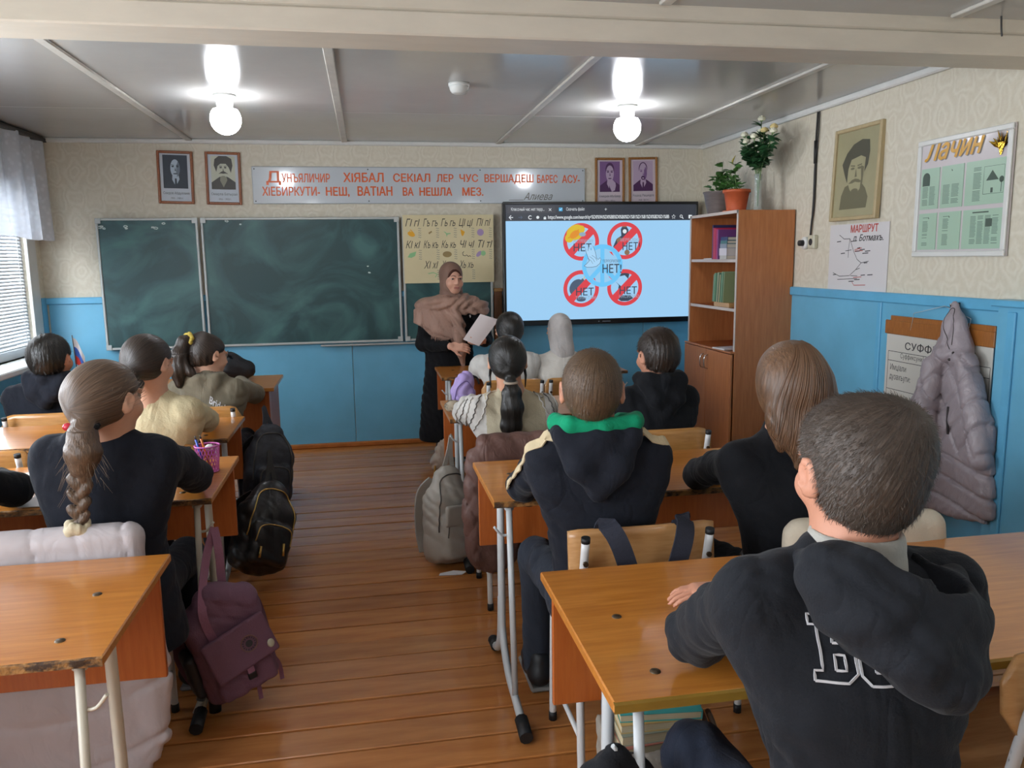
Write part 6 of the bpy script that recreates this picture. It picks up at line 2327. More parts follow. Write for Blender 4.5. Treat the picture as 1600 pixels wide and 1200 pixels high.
# ------------------------------------------------------------------ pupil: long straight hair
H = Head((1.172, 2.07, 1.140), -14, -10, 0, 1.0)
t, top, base = pupil('girl in a black sweater with long straight light brown hair', None, (1.235, 2.13, 0.50), (1.19, 2.12, 0.925), (0.155, R(4)), (1.075, 2.46, 0.775), (1.22, 2.60, 0.765), (1.43, 2.40, 0.77),
                     (1.30, 2.58, 0.765), H, SK_G, C_black, 'sweater', girth=1.0, seed=7.7, amp=0.003, pants='skirt', leg_m=cloth('black_skirt', '111216'))
MB().tube([Vector((0.148 * math.cos(a), 0.098 * math.sin(a), 0.60)) for a in np.linspace(0, 2 * math.pi, 33)], 0.012, 8, flat=0.4).obj('belt', mat('black_belt', '101012', 0.35), t)
S = hair_grid(H, 0.006, 0.16, 0.03, 0.16)
hair_cap(S, H, 0.020, front=(0.075, 0.06), nape=-0.30, ears=False, top=0.0)
S.ell(H.p(0, -0.035, -0.02), np3(0.094, 0.088, 0.11) * H.s, H.R, k=0.03)
b0 = H.c
S.path([b0 + np3(-0.035, -0.05, 0), b0 + np3(-0.06, -0.085, -0.10), b0 + np3(-0.075, -0.10, -0.155)], [0.06, 0.046, 0.02], k=0.03, flat=((0, 1, 0), 0.6))
S.path([b0 + np3(0.0, -0.06, 0), b0 + np3(-0.01, -0.10, -0.12), b0 + np3(-0.02, -0.115, -0.205)], [0.06, 0.05, 0.022], k=0.03, flat=((0, 1, 0), 0.55))
S.path([b0 + np3(0.05, -0.05, 0), b0 + np3(0.065, -0.09, -0.10), b0 + np3(0.055, -0.105, -0.20)], [0.05, 0.046, 0.025], k=0.03, flat=((0, 1, 0), 0.6))
S.path([b0 + np3(0.075, -0.02, 0), b0 + np3(0.095, -0.05, -0.09), b0 + np3(0.10, -0.07, -0.16)], [0.035, 0.035, 0.02], k=0.03)
S.plane(H.p(0, 0.075, 0), H.d(0, 1, -0.1), k=0.02)
S.disp(lambda X, Y, Z: 0.0024 * np.sin(170 * (X - 0.18 * (b0[2] - Z)) + 3 * np.sin(18 * Z + 30 * X)) * np.clip((b0[2] + 0.05 - Z) * 8, 0, 1))
ho = S.obj('hair', HM_light, t, base, attr=lambda V: np.stack([(V[:, 0] - 0.15 * V[:, 2]) * 14, V[:, 1] * 5, V[:, 2] * 0.35], 1))
bvl = bvh_of(ho)
for k in range(46):
    a = random.uniform(-1, 1)
    x0 = a * 0.085
    pts = [(b0[0] + x0 * 0.25, b0[1] - 0.02, b0[2] + 0.12), (b0[0] + x0 * 0.85, b0[1] - 0.08, b0[2] + 0.03), (b0[0] + x0 * 1.05 - 0.01, b0[1] - 0.12, b0[2] - 0.08), (b0[0] + x0 * 1.0 - 0.025 + random.uniform(-0.01, 0.01), b0[1] - 0.13, b0[2] - random.uniform(0.15, 0.215))]
    q = [p_ - Vector(base) for p_ in lay(bvl, bez(pts, 6), (0, 1, -0.05), 0.001)]
    o = MB().tube(q, [0.0022 * (1 - 0.5 * i_ / len(q)) for i_ in range(len(q))], 5).obj('hair_lock', HM_light, ho)
    at_ = o.data.attributes.new('strand', 'FLOAT_VECTOR', 'POINT')
    r1, r2 = random.random() * 4, random.random() * 4
    at_.data.foreach_set('vector', np.tile(np.array([r1, r2, 0], np.float32), len(o.data.vertices)))

# ------------------------------------------------------------------ pupil: black ponytail, linen blouse
H = Head((0.607, 3.50, 1.048), -8, -14, 0, 0.98)
t, top, base = pupil('girl with a long black ponytail in a white and linen embroidered blouse', None, (0.635, 3.46, 0.50), (0.625, 3.50, 0.845), (0.150, 0), (0.435, 3.74, 0.775), (0.54, 3.96, 0.765), (0.80, 3.72, 0.775),
                     (0.70, 3.95, 0.765), H, SK_G, [C_linen, C_white], 'blouse', girth=1.0, top_r=1.1, seed=3.3, amp=0.004, sleeve_puff=0.014)
me = top.data
pc_ = np.empty(len(me.polygons) * 3)
me.polygons.foreach_get('center', pc_)
pc_ = pc_.reshape(-1, 3) + base
me.polygons.foreach_set('material_index', (np.abs(pc_[:, 0] - 0.63) > 0.135).astype(np.int32))
bv = bvh_of(top)
for q in (-1, 1):
    for k in range(5):
        pts = [(0.625 + q * (0.13 + 0.022 * k), 3.44 + 0.03 * k, 0.91 - 0.012 * k), (0.625 + q * (0.15 + 0.022 * k), 3.42 + 0.04 * k, 0.82), (0.625 + q * (0.165 + 0.018 * k), 3.50 + 0.05 * k, 0.74)]
        w_ = [(p_.x + 0.004 * math.sin(i_ * 1.9), p_.y, p_.z) for i_, p_ in enumerate(bez(pts, 12))]
        pl = lay(bv, w_, (-q * 0.5, 0.85, 0), 0.003)
        MB().tube([p_ - Vector(base) for p_ in pl], 0.0022 if k % 2 else 0.0035, 5).obj('frill' if k % 2 == 0 else 'embroidered_line', C_white if k % 2 == 0 else mat('dark_thread', '5a5652', 0.8), top)
S = hair_grid(H, 0.006, 0.30, 0.05)
hair_cap(S, H, 0.013, nape=-0.085, front=(0.085, 0.06), ear_r=0.8)
tie = np3(0.600, 3.395, 0.975)
S.ell(H.p(0, -0.07, -0.045), np3(0.05, 0.045, 0.045) * H.s, H.R, k=0.03)
S.path([tie + np3(0, 0.02, 0.02), tie + np3(0, -0.015, -0.01), tie + np3(0.0, -0.03, -0.05), tie + np3(0.0, -0.035, -0.12), tie + np3(-0.002, -0.03, -0.20), tie + np3(-0.005, -0.025, -0.265)], [0.03, 0.022, 0.040, 0.050, 0.048, 0.034], k=0.012, flat=((0, 1, 0), 0.65))
S.disp(lambda X, Y, Z: 0.002 * np.sin(210 * X + 2.5 * np.sin(14 * Z)) * (Z < 0.95))
ho = S.obj('hair', HM_black, t, base, attr=strand_attr(H, (0, -0.85, -0.45), lambda V: V[:, 2] < 0.965))
MB().tube([Vector(tie + np3(0.026 * math.cos(a), -0.012 + 0.024 * math.sin(a), -0.008 + 0.004 * math.sin(a)) - base) for a in np.linspace(0, 2 * math.pi, 20)], 0.007, 6).obj('hair_tie', cloth('pale_tie', 'a99a8a'), ho)
for q in (-1, 1):
    pts = [H.p(q * 0.075, 0.02, -0.02), H.p(q * 0.082, 0.0, -0.07), H.p(q * 0.078, -0.01, -0.125)]
    o = MB().tube([Vector(p_ - base) for p_ in pts], [0.008, 0.006, 0.002], 6).obj('hair_lock', HM_black, ho)

# ------------------------------------------------------------------ pupil: black hoodie before the bookcase
H = Head((1.280, 3.42, 1.062), 14, -8, 0, 1.02)
hc = (1.285, 3.42, 0.945)
t, top, base = pupil('boy in a plain black hoodie sitting in front of the bookcase', None, (1.275, 3.40, 0.50), (1.285, 3.44, 0.865), (0.158, R(6)), (1.13, 3.72, 0.775), (1.24, 3.95, 0.765), (1.47, 3.70, 0.775), (1.36, 3.92, 0.765), H, SK_B,
                     C_black, 'hoodie', hood=hood_down(hc, None, 0.10, 0.06, 0.13, (-0.1, 0.99, 0), 0.03), girth=1.1, top_r=1.1, seed=9.0)
S = hair_grid(H, 0.0055, 0.03)
hair_cap(S, H, 0.012, nape=-0.08, top=0.008)
S.disp(lambda X, Y, Z: 0.003 * np.sin(95 * X + 20 * Z) * np.sin(90 * Y + 24 * np.sin(20 * X)))
ho = S.obj('hair', HM_dark, t, base, attr=strand_attr(H, (0, -0.35, 0.9)))
V, F = o_geo[ho.name]
fuzz('hair_strands', V, F, HM_dark, t, base, H, 4500, 0.020, 0.0006, (0.0, -0.05, 0.11), parent=ho)

# ------------------------------------------------------------------ pupil: dark hair, white blouse, front row
H = Head((0.880, 4.98, 1.055), -4, -6, 0, 0.98)
t, top, base = pupil('dark-haired girl in a white blouse in the front row, half hidden by the ponytail', None, (0.875, 4.93, 0.50), (0.875, 4.97, 0.855), (0.145, 0), (0.69, 5.16, 0.785), (0.80, 5.40, 0.765), (1.015, 5.16, 0.785), (0.95, 5.40, 0.765), H,
                     SK_G, C_white, 'blouse', girth=0.98, top_r=1.12, seed=12.0, sleeve_puff=0.02, h=0.009)
S = hair_grid(H, 0.007, 0.05)
hair_cap(S, H, 0.016, nape=-0.10, ear_r=0.7)
S.ell(H.p(0, -0.085, -0.05), np3(0.045, 0.035, 0.045) * H.s, H.R, k=0.02)
S.obj('hair', HM_black, t, base, attr=strand_attr(H, (0, -0.85, -0.4)))

# ------------------------------------------------------------------ pupil: white headscarf
H = Head((1.225, 5.06, 1.035), -4, -8, 0, 0.93)
t, top, base = pupil('girl in a pale grey headscarf and white top, front row below the screen', None, (1.215, 4.95, 0.50), (1.215, 5.0, 0.840), (0.140, 0), (1.095, 5.20, 0.785), (1.16, 5.42, 0.765), (1.385, 5.20, 0.785), (1.28, 5.42, 0.765), H, SK_G,
                     cloth('ivory_top', 'cfc9c0', sheen=0.1), 'top', girth=0.98, top_r=1.05, seed=14.0, h=0.009)
S = hair_grid(H, 0.006, 0.15, 0.03)
S.ell(H.p(0, -0.012, 0.026), np3(0.083, 0.102, 0.091) * H.s, H.R, k=0)
S.ell(H.p(0, -0.005, -0.045), np3(0.072, 0.075, 0.078) * H.s, H.R, k=0.04)
S.path([H.p(0, -0.04, -0.05), H.p(0.005, -0.050, -0.13), H.p(0.010, -0.055, -0.20)], [0.072, 0.068, 0.062], k=0.04, flat=((0, 1, 0), 0.75))
S.ell(H.p(0, 0.085, -0.015), np3(0.052, 0.05, 0.075) * H.s, H.R, k=0.01, op='s')
S.disp(lambda X, Y, Z: -0.0035 * np.sin(60 * (X - 1.225) + 25 * (Z - 1.0)) * np.clip((1.06 - Z) * 8, 0, 1))
S.obj('headscarf', cloth('pale_scarf', 'b9b3b0', var=(12, 0.08), bump=(90, 0.4)), t, base)

# ------------------------------------------------------------------ pupil: dark hoodie boy by the window
H = Head((-1.580, 4.36, 1.035), -14, -6, 0, 1.04)
hc = (-1.60, 4.38, 0.925)
t, top, base = pupil('boy in a dark navy hoodie sitting by the window sill', None, (-1.64, 4.40, 0.50), (-1.635, 4.42, 0.845), (0.155, R(6)), (-1.87, 4.58, 0.80), (-1.72, 4.82, 0.80), (-1.44, 4.66, 0.81), (-1.56, 4.86, 0.80), H, SK_B, C_navy, 'hoodie',
                     hood=hood_down(hc, None, 0.095, 0.055, 0.11, (0.1, 0.99, 0), 0.03), girth=1.08, top_r=1.12, seed=17.0, h=0.008)
S = hair_grid(H, 0.006, 0.03)
hair_cap(S, H, 0.015, nape=-0.075, top=0.004)
S.disp(lambda X, Y, Z: 0.003 * np.sin(100 * X + 20 * Z) * np.sin(90 * Y + 24 * np.sin(20 * X)))
ho = S.obj('hair', HM_black, t, base, attr=strand_attr(H, (0, -0.35, 0.9)))
V, F = o_geo[ho.name]
fuzz('hair_strands', V, F, HM_black, t, base, H, 3500, 0.020, 0.0006, (0.0, -0.05, 0.11), parent=ho)

# ------------------------------------------------------------------ pupil: grey hoodie, yellow scrunchie
H = Head((-0.852, 4.50, 1.010), -48, -14, -4, 1.0)
hc = (-0.875, 4.47, 0.885)
t, top, base = pupil('girl in an olive grey hoodie with a yellow scrunchie in her ponytail', None, (-0.86, 4.40, 0.50), (-0.865, 4.46, 0.835), (0.150, R(-8)), (-1.03, 4.66, 0.80), (-0.88, 4.88, 0.805), (-0.645, 4.64, 0.765), (-0.76, 4.86, 0.805), H, SK_L,
                     C_grey, 'hoodie', hood=hood_down(hc, None, 0.10, 0.06, 0.14, (0.2, 0.98, 0), 0.015), girth=1.1, top_r=1.15, seed=19.0, h=0.008)
bv = bvh_of(top)
txt = text_data('Bridel', 0.075, M_wline, shear=0.3, bold=0.0012)
g = MB()
o_ = Vector((-0.835, 4.2, 0.775))
for p_ in txt.polygons:
    vs = [txt.vertices[i_].co for i_ in p_.vertices]
    pl = lay(bv, [o_ + Vector((v_.x * 0.42 + 0.0, 0, -v_.x * 0.30 + v_.y * 0.8)) for v_ in vs], (0, 1, 0), 0.002)
    g.add([q - Vector(base) for q in pl], [tuple(range(len(pl)))])
g.obj('white_print', M_wline, top)
S = hair_grid(H, 0.006, 0.12, 0.08, 0.17)
hair_cap(S, H, 0.012, nape=-0.07, front=(0.082, 0.062), ear_r=0.85)
tie = H.p(0, -0.115, 0.065)
td_ = [tie, tie + np3(-0.03, -0.02, -0.01), tie + np3(-0.055, -0.035, -0.08), tie + np3(-0.065, -0.045, -0.16), tie + np3(-0.06, -0.055, -0.23)]
S.path([H.p(0, -0.06, 0.06)] + td_, [0.06, 0.022, 0.03, 0.042, 0.042, 0.022], k=0.02)
S.path([td_[2], tie + np3(0.0, -0.05, -0.17), tie + np3(0.03, -0.055, -0.20)], [0.03, 0.02, 0.008], k=0.02)
S.path([td_[2], tie + np3(-0.10, -0.03, -0.18), tie + np3(-0.12, -0.03, -0.22)], [0.03, 0.018, 0.006], k=0.02)
S.disp(lambda X, Y, Z: 0.002 * np.sin(190 * X + 60 * Y + 2.5 * np.sin(14 * Z)) * (Z < 1.02))
ho = S.obj('hair', HM_dark, t, base, attr=strand_attr(H, (0, -0.85, 0.5), lambda V: (V[:, 2] < 1.03) & (V[:, 0] < H.c[0] - 0.06)))
MB().tube([Vector(tie + H.d(0.030 * math.cos(a), 0.004 * math.sin(5 * a), 0.030 * math.sin(a)) + np3(-0.008, -0.006, 0) - base) for a in np.linspace(0, 2 * math.pi, 28)], [0.011 + 0.003 * math.sin(k * 2.1) for k in range(28)], 7).obj(
    'scrunchie', cloth('yellow_scrunchie', 'b8a24c', var=(60, 0.4)), ho)

# ------------------------------------------------------------------ pupil: cream sweater
H = Head((-0.879, 3.42, 1.105), -26, -14, 0, 1.0)
t, top, base = pupil('girl in a cream sweater with a low dark plait', None, (-0.885, 3.48, 0.50), (-0.885, 3.46, 0.905), (0.150, R(-14)), (-1.04, 3.72, 0.79), (-0.90, 3.90, 0.765), (-0.735, 3.72, 0.80), (-0.76, 3.96, 0.765), H, SK_L, C_cream, 'sweater',
                     girth=1.02, top_r=1.12, seed=21.0)
S = hair_grid(H, 0.0055, 0.16, 0.05)
hair_cap(S, H, 0.013, nape=-0.08, front=(0.085, 0.062), ear_r=0.85)
n0 = H.p(0.005, -0.098, -0.055)
S.ell(n0, (0.034, 0.030, 0.030), k=0.02)
for k in range(4):
    q = -1 if k % 2 else 1
    S.ell(n0 + np3(0.012 * q + 0.010 * k, -0.012 - 0.004 * k, -0.018 * k - 0.006), (0.024 - 0.0012 * k, 0.018, 0.019), rotm(0, 0, R(-35 * q)), k=0.004)
ho = S.obj('hair', HM_dark, t, base, attr=strand_attr(H, (0, -0.85, -0.45)))

# ------------------------------------------------------------------ pupil: long plait, black jacket
H = Head((-0.742, 2.42, 1.122), -28, -8, 0, 0.99)
t, top, base = pupil('girl in a black jacket with a long brown plait ending in a cream scrunchie', None, (-0.79, 2.46, 0.50), (-0.775, 2.46, 0.955), (0.155, R(-8)), (-0.985, 2.74, 0.785), (-0.86, 2.96, 0.765), (-0.595, 2.76, 0.790), (-0.68, 3.02, 0.765), H, SK_L,
                     C_navy, 'jacket', h=0.0065, girth=1.12, top_r=1.12, seed=24.0, amp=0.003, bottom=0.36, sleeve_puff=0.006)
S = hair_grid(H, 0.005, 0.40, 0.08, 0.16)
hair_cap(S, H, 0.012, nape=-0.075, front=(0.085, 0.062), ear_r=0.95)
tie = np3(-0.770, 2.305, 1.068)
S.path([H.p(0, -0.07, 0.0), tie], [0.062, 0.030], k=0.04)
S.path([tie, tie + np3(0.0, -0.02, -0.02), tie + np3(0.0, -0.03, -0.07), tie + np3(-0.004, -0.034, -0.105)], [0.026, 0.036, 0.046, 0.034], k=0.012)
n0 = tie + np3(-0.004, -0.034, -0.09)
for k in range(9):
    q = -1 if k % 2 else 1
    S.ell(n0 + np3(0.0125 * q - 0.0028 * k, 0.002 * (k % 2), -0.0205 * k), (0.0185 - 0.0007 * k, 0.022 - 0.0008 * k, 0.034 - 0.001 * k), rotm(0, 0, R(36 * q)), k=0.002)
e0 = n0 + np3(-0.028, 0, -0.185)
S.path([e0, e0 + np3(-0.004, 0, -0.04), e0 + np3(-0.006, 0.0, -0.075)], [0.018, 0.016, 0.008], k=0.008)
S.disp(lambda X, Y, Z: 0.0012 * np.sin(260 * X + 200 * Z) * (Z < 1.05))
ho = S.obj('hair', HM_brown, t, base, attr=strand_attr(H, (-0.05, -0.9, -0.35), lambda V: V[:, 2] < 1.06))
MB().tube([Vector(tie + np3(0.034 * math.cos(a), -0.008 + 0.03 * math.sin(a), -0.004 + 0.006 * math.sin(a)) - base) for a in np.linspace(0, 2 * math.pi, 24)], 0.0085, 7).obj('hair_tie', cloth('black_tie', '17181c'), ho)
MB().ball(Vector(tie + np3(-0.036, -0.018, 0.0) - base), (0.014, 0.012, 0.011), 10, 8).obj('red_bobble', mat('red_plastic', 'c8283c', 0.3), ho)
S = Sdf(e0 - 0.07, e0 + 0.07, 0.004)
for k in range(11):
    a = 2 * math.pi * k / 11
    S.ell(e0 + np3(0.022 * math.cos(a), 0.02 * math.sin(a), -0.006 + 0.010 * math.sin(3 * a)), (0.014, 0.013, 0.019), rotm(a, 0, 0.3), k=0.004)
S.obj('scrunchie', cloth('cream_satin', 'cfc3a6', rough=0.5, var=(30, 0.1)), ho, base)
rng = np.random.default_rng(5)
M_fly = mat('stray_hair', '8a7a68', 0.5)
g = MB()
for k in range(60):
    a = rng.uniform(0, 6.28)
    p0 = tie + np3(0.035 * math.cos(a), -0.03 + 0.03 * math.sin(a), -0.05 - 0.10 * rng.random())
    d = np3(math.cos(a) * 0.03, -0.012, -0.05) * rng.uniform(0.5, 1.3)
    g.tube([Vector(p0 - base), Vector(p0 + d * 0.5 + np3(0, 0, 0.006) - base), Vector(p0 + d + rng.normal(0, 0.006, 3) - base)], [0.0005, 0.0005, 0.0002], 3, caps=False)
for k in range(40):
    q = H.p(*(np.array([rng.uniform(0.02, 0.085), rng.uniform(-0.03, 0.06), rng.uniform(0.0, 0.08)])))
    q = H.c + (q - H.c) / np.linalg.norm(q - H.c) * 0.104
    d = (tie - q) * 0.25 + rng.normal(0, 0.008, 3)
    g.tube([Vector(q - base), Vector(q + d * 0.5 + (q - H.c) * 0.06 - base), Vector(q + d - base)], [0.0005, 0.0005, 0.0002], 3, caps=False)
o = g.obj('stray_hairs', M_fly, ho)
o['kind'] = 'stuff'

# ------------------------------------------------------------------ pupil at the picture edge: only a black sleeve shows
H = Head((-1.47, 2.42, 1.12), 0, -6, 0, 1.0)
t, top, base = pupil('pupil in a black sweater at the picture edge, only the sleeve showing', None, (-1.47, 2.45, 0.50), (-1.44, 2.46, 0.93), 0.155, (-1.66, 2.72, 0.785), (-1.52, 2.94, 0.765), (-1.145, 2.745, 0.785), (-1.30, 2.98, 0.765), H, SK_B, C_black, 'sweater',
                     girth=1.0, top_r=1.15, seed=27.0, h=0.009)
S = hair_grid(H, 0.008, 0.03)
hair_cap(S, H, 0.014, nape=-0.08)
S.obj('hair', HM_dark, t, base, attr=strand_attr(H, (0, -0.35, 0.9)))

# ------------------------------------------------------------------ teacher
base = np3(0.60, 6.0, 0)
t = thing('person', 'standing teacher in a brown fringed headscarf and black dress holding a paper', 'person', tuple(base))
H = Head((0.628, 6.0, 1.352), 197, -3, 0, 0.98)
sk = skin('teacher', 'cf9d86')
sL, sR = np3(0.80, 5.99, 1.135), np3(0.445, 6.05, 1.125)       # her left is on the picture's right
eL, eR = np3(0.865, 5.97, 0.90), np3(0.405, 6.0, 0.875)
wL, wR = np3(0.845, 5.845, 0.895), np3(0.585, 5.80, 0.870)
nb = np3(0.62, 6.02, 1.18)
hipc = np3(0.60, 6.03, 0.72)
S = Sdf((0.30, 5.66, 0.03), (0.98, 6.2, 1.5), 0.0055)
head_sdf(S, H, nb, False)
S.cap(hipc, np3(0.62, 6.03, 1.08), 0.125, 0.13, k=0.03, flat=((0, 1, 0), 0.65))
S.cap(sL, sR, 0.045, k=0.04)
S.cap(nb, np3(0.62, 6.02, 1.1), 0.05, 0.07, k=0.04)
for s_, e_, w_ in ((sL, eL, wL), (sR, eR, wR)):
    S.cap(s_, e_, 0.045, 0.038, k=0.02)
    S.cap(e_, w_, 0.038, 0.026, k=0.02)
for q in (-1, 1):
    S.cap(hipc + np3(q * 0.07, 0, -0.03), np3(0.60 + q * 0.08, 6.03, 0.08), 0.07, 0.04, k=0.03)
hand_sdf(S, wR + np3(0.01, -0.002, 0.0), (0.9, -0.25, -0.08), (-0.25, -0.8, 0.55), 1, 0.95, 0.42, 0.03, 0.7)
hand_sdf(S, wL + np3(-0.002, -0.01, 0.0), (-0.75, -0.35, 0.02), (0.15, -0.6, -0.7), 1, 0.95, 0.40, 0.03, 0.7)


def midx(P):
    L_ = (P - H.c) @ H.R / H.s
    return (((L_[:, 0] / 0.024) ** 2 + ((L_[:, 2] + 0.0605) / 0.0095) ** 2 < 1) & (L_[:, 1] > 0.080)).astype(int)


S.obj('body', [sk, M_lip], t, base, midx=midx)
eyes_brows(H, t, base, mat('brow_grey', '3a2c26', 0.8))
# black dress: bodice, sleeves and long skirt in one surface
S = Sdf((0.28, 5.70, 0.08), (1.0, 6.30, 1.30), 0.008)
S.cap(hipc + np3(0, 0, 0.10), np3(0.62, 6.03, 1.06), 0.165, 0.17, k=0.03, flat=((0, 1, 0), 0.7))
S.cap(sL, sR, 0.062, k=0.05)
S.cap(nb - np3(0, 0, 0.03), np3(0.62, 6.02, 1.1), 0.07, 0.10, k=0.04)
for s_, e_, w_ in ((sL, eL, wL), (sR, eR, wR)):
    S.cap(s_, e_, 0.064, 0.058, k=0.03)
    S.cap(e_, e_ * 0.12 + w_ * 0.88, 0.058, 0.040, k=0.02)
S.cap(hipc + np3(0, 0, 0.08), np3(0.575, 6.03, 0.16), 0.165, 0.215, k=0.04, flat=((0, 1, 0), 0.75))
S.cap(hipc + np3(0, 0, 0.0), np3(0.575, 6.03, 0.16), 0.175, 0.20, k=0.04, flat=((0, 1, 0), 0.75))
D_dress, dress_ax = S.D.copy(), S
S.disp(wrinkle(0.004, 31.0))
S.disp(lambda X, Y, Z: -0.006 * np.sin(34 * X + 3 * np.sin(5 * Z)) * np.clip((0.7 - Z) * 2, 0, 1))
S.plane((0, 0, 0.13), (0, 0, -1))
S.obj('dress', cloth('dress_black', '111114'), t, base)
shoes(t, base, [np3(0.52, 5.98, 0), np3(0.66, 5.98, 0)])
for ch in t.children:
    if ch.name.startswith('shoe'):
        ch.rotation_euler = (0, 0, R(190))
# under-cap and headscarf
M_cap = cloth('brown_undercap', '4a2c22', sheen=0.1)
M_scarf = cloth('taupe_scarf', '7b5f52', rough=0.6, bump=(150, 0.3), var=(4, 0.10))
M_shawl = cloth('tan_shawl', '99796a', rough=0.55, bump=(150, 0.3), var=(3, 0.25), folds=(12, 0.5, 0.04))
S = Sdf(H.c - 0.14, H.c + 0.15, 0.005)
S.ell(H.p(0, -0.012, 0.032), np3(0.079, 0.098, 0.086) * H.s, H.R, k=0)
S.ell(H.p(0, -0.005, -0.04), np3(0.071, 0.06, 0.085) * H.s, H.R, k=0.02)
S.ell(H.p(0, 0.105, -0.022), np3(0.056, 0.085, 0.092) * H.s, H.R, k=0.006, op='s')
S.obj('undercap', M_cap, t, base)
S = Sdf(H.c - np3(0.20, 0.18, 0.24), H.c + np3(0.20, 0.20, 0.16), 0.006)
S.ell(H.p(0, -0.022, 0.036), np3(0.088, 0.106, 0.095) * H.s, H.R, k=0)
S.ell(H.p(0, -0.015, -0.05), np3(0.084, 0.078, 0.10) * H.s, H.R, k=0.03)
S.cap(H.p(0, -0.01, -0.09), nb + np3(0, 0.0, -0.01), 0.075, 0.10, k=0.04)
S.ell(H.p(0.006, 0.115, -0.018), np3(0.064, 0.095, 0.104) * H.s, H.R, k=0.006, op='s')
S.disp(lambda X, Y, Z: -0.0035 * np.sin(70 * X + 40 * (Z - 1.2) + 3 * np.sin(20 * Z)) * np.clip((1.38 - Z) * 7, 0, 1))
S.obj('headscarf', M_scarf, t, base)
# shawl: a cloth layer hugging the dress, cut to its outline, with a rolled collar
S = Sdf((0.28, 5.70, 0.08), (1.0, 6.30, 1.30), 0.008)
S.path([(0.36, 6.0, 1.12), (0.50, 6.0, 1.17), (0.72, 6.0, 1.17), (0.86, 6.0, 1.135)], [0.085, 0.10, 0.075, 0.045], k=0.02, flat=((0, 1, 0), 7))
S.path([(0.40, 6.0, 1.10), (0.50, 6.0, 1.04), (0.56, 6.0, 0.96)], [0.085, 0.10, 0.055], k=0.02, flat=((0, 1, 0), 7))
S.path([(0.60, 6.0, 1.12), (0.645, 6.0, 1.0), (0.665, 6.0, 0.86)], [0.07, 0.065, 0.05], k=0.02, flat=((0, 1, 0), 7))
reg = S.D / 4.0
S.D = np.maximum(D_dress - 0.026, reg).astype(np.float32)
S.path([(0.45, 6.03, 1.175), (0.50, 5.935, 1.175), (0.60, 5.905, 1.18), (0.70, 5.915, 1.18), (0.765, 5.965, 1.172), (0.80, 6.04, 1.16)], [0.030, 0.036, 0.036, 0.034, 0.028, 0.022], k=0.025)
S.path([(0.62, 5.90, 1.16), (0.645, 5.87, 1.06), (0.66, 5.83, 0.93), (0.672, 5.815, 0.82), (0.68, 5.825, 0.735)], [0.028, 0.034, 0.036, 0.030, 0.018], k=0.025)
S.path([(0.47, 6.11, 1.16), (0.62, 6.14, 1.17), (0.78, 6.10, 1.15)], 0.04, k=0.03)
S.disp(lambda X, Y, Z: 0.005 - 0.014 * np.abs(np.sin(36 * X + 20 * Z + 2.2 * np.sin(12 * Z + 9 * X))) * (Z < 1.13) - 0.015 * np.abs(np.sin(48 * Z - 26 * X + 1.5 * np.sin(14 * X))) * (Z >= 1.13))
sw_ = S.obj('shawl', M_shawl, t, base)
bv = bvh_of(sw_)
g = MB()
rng = np.random.default_rng(9)
for (a, b_) in (((0.375, 5.9, 1.03), (0.43, 5.85, 0.995)), ((0.44, 5.85, 0.955), (0.56, 5.80, 0.885)), ((0.655, 5.80, 0.715), (0.70, 5.80, 0.72)), ((0.74, 5.86, 1.145), (0.845, 5.95, 1.11))):
    n_ = 44
    for k in range(n_):
        p_ = Vector(a).lerp(Vector(b_), k / (n_ - 1)) + Vector((0, 0, 0.012))
        hit = bv.find_nearest(p_)[0]
        e = hit + Vector((rng.normal(0, 0.003), -0.004, -0.024 + rng.normal(0, 0.004)))
        g.tube([hit - Vector(base), (hit + e) / 2 + Vector((rng.normal(0, 0.002), -0.004, 0)) - Vector(base), e - Vector(base)], [0.0014, 0.0012, 0.0007], 3, caps=False)
o = g.obj('fringe', M_shawl, sw_)
o['kind'] = 'stuff'
MB().poly([(0, 0), (0.007, 0.012), (0.003, 0.028), (-0.006, 0.022), (-0.003, 0.012)], 0).obj('brooch', mat('silver_pin', 'd0d4d8', 0.25, metal=0.8), t, mtx=Matrix.Translation((0.745 - base[0], 5.885 - base[1], 1.065)) @ Matrix.Rotation(R(90), 4, 'X'))

# the paper she holds
M_page = mat('held_paper', 'd2c6c4', 0.6)
pA, pB, pC, pD = Vector((0.812, 5.81, 1.100)), Vector((0.945, 5.79, 1.055)), Vector((0.790, 5.76, 0.868)), Vector((0.676, 5.775, 0.920))
v, f = [], []
for i_ in range(9):
    for j in range(9):
        a, b_ = i_ / 8, j / 8
        q = pD.lerp(pC, a).lerp(pA.lerp(pB, a), b_) + Vector((0, -0.012 * math.sin(math.pi * a) * (0.4 + b_), 0))
        v.append(q - pD)
for i_ in range(8):
    for j in range(8):
        k = i_ * 9 + j
        f.append((k, k + 1, k + 10, k + 9))
pt = thing('paper_sheet', 'white sheet of paper held up in both hands of the teacher', 'paper', tuple(pD))
g = MB().add(v, f, True)
g.add([q + Vector((0, 0.0012, 0)) for q in v], [q[::-1] for q in f], True)
g.obj('sheet', M_page, pt)

# ================================================================== BAGS, COATS AND SMALL THINGS
def groove(fields, depth, width):
    """quilting: sum of stitched valleys where the given fields cross integers"""
    out = 0
    for fl, per in fields:
        d = np.abs(fl - np.round(fl)) * per
        out = out + depth * np.exp(-(d / width) ** 2)
    return out


M_zipgold = mat('gold_zip', 'c7a560', 0.3, metal=0.9)
M_zipdark = mat('dark_zip', '55524e', 0.4, metal=0.5)
M_stitch = mat('dark_stitch', '3b3536', 0.8)

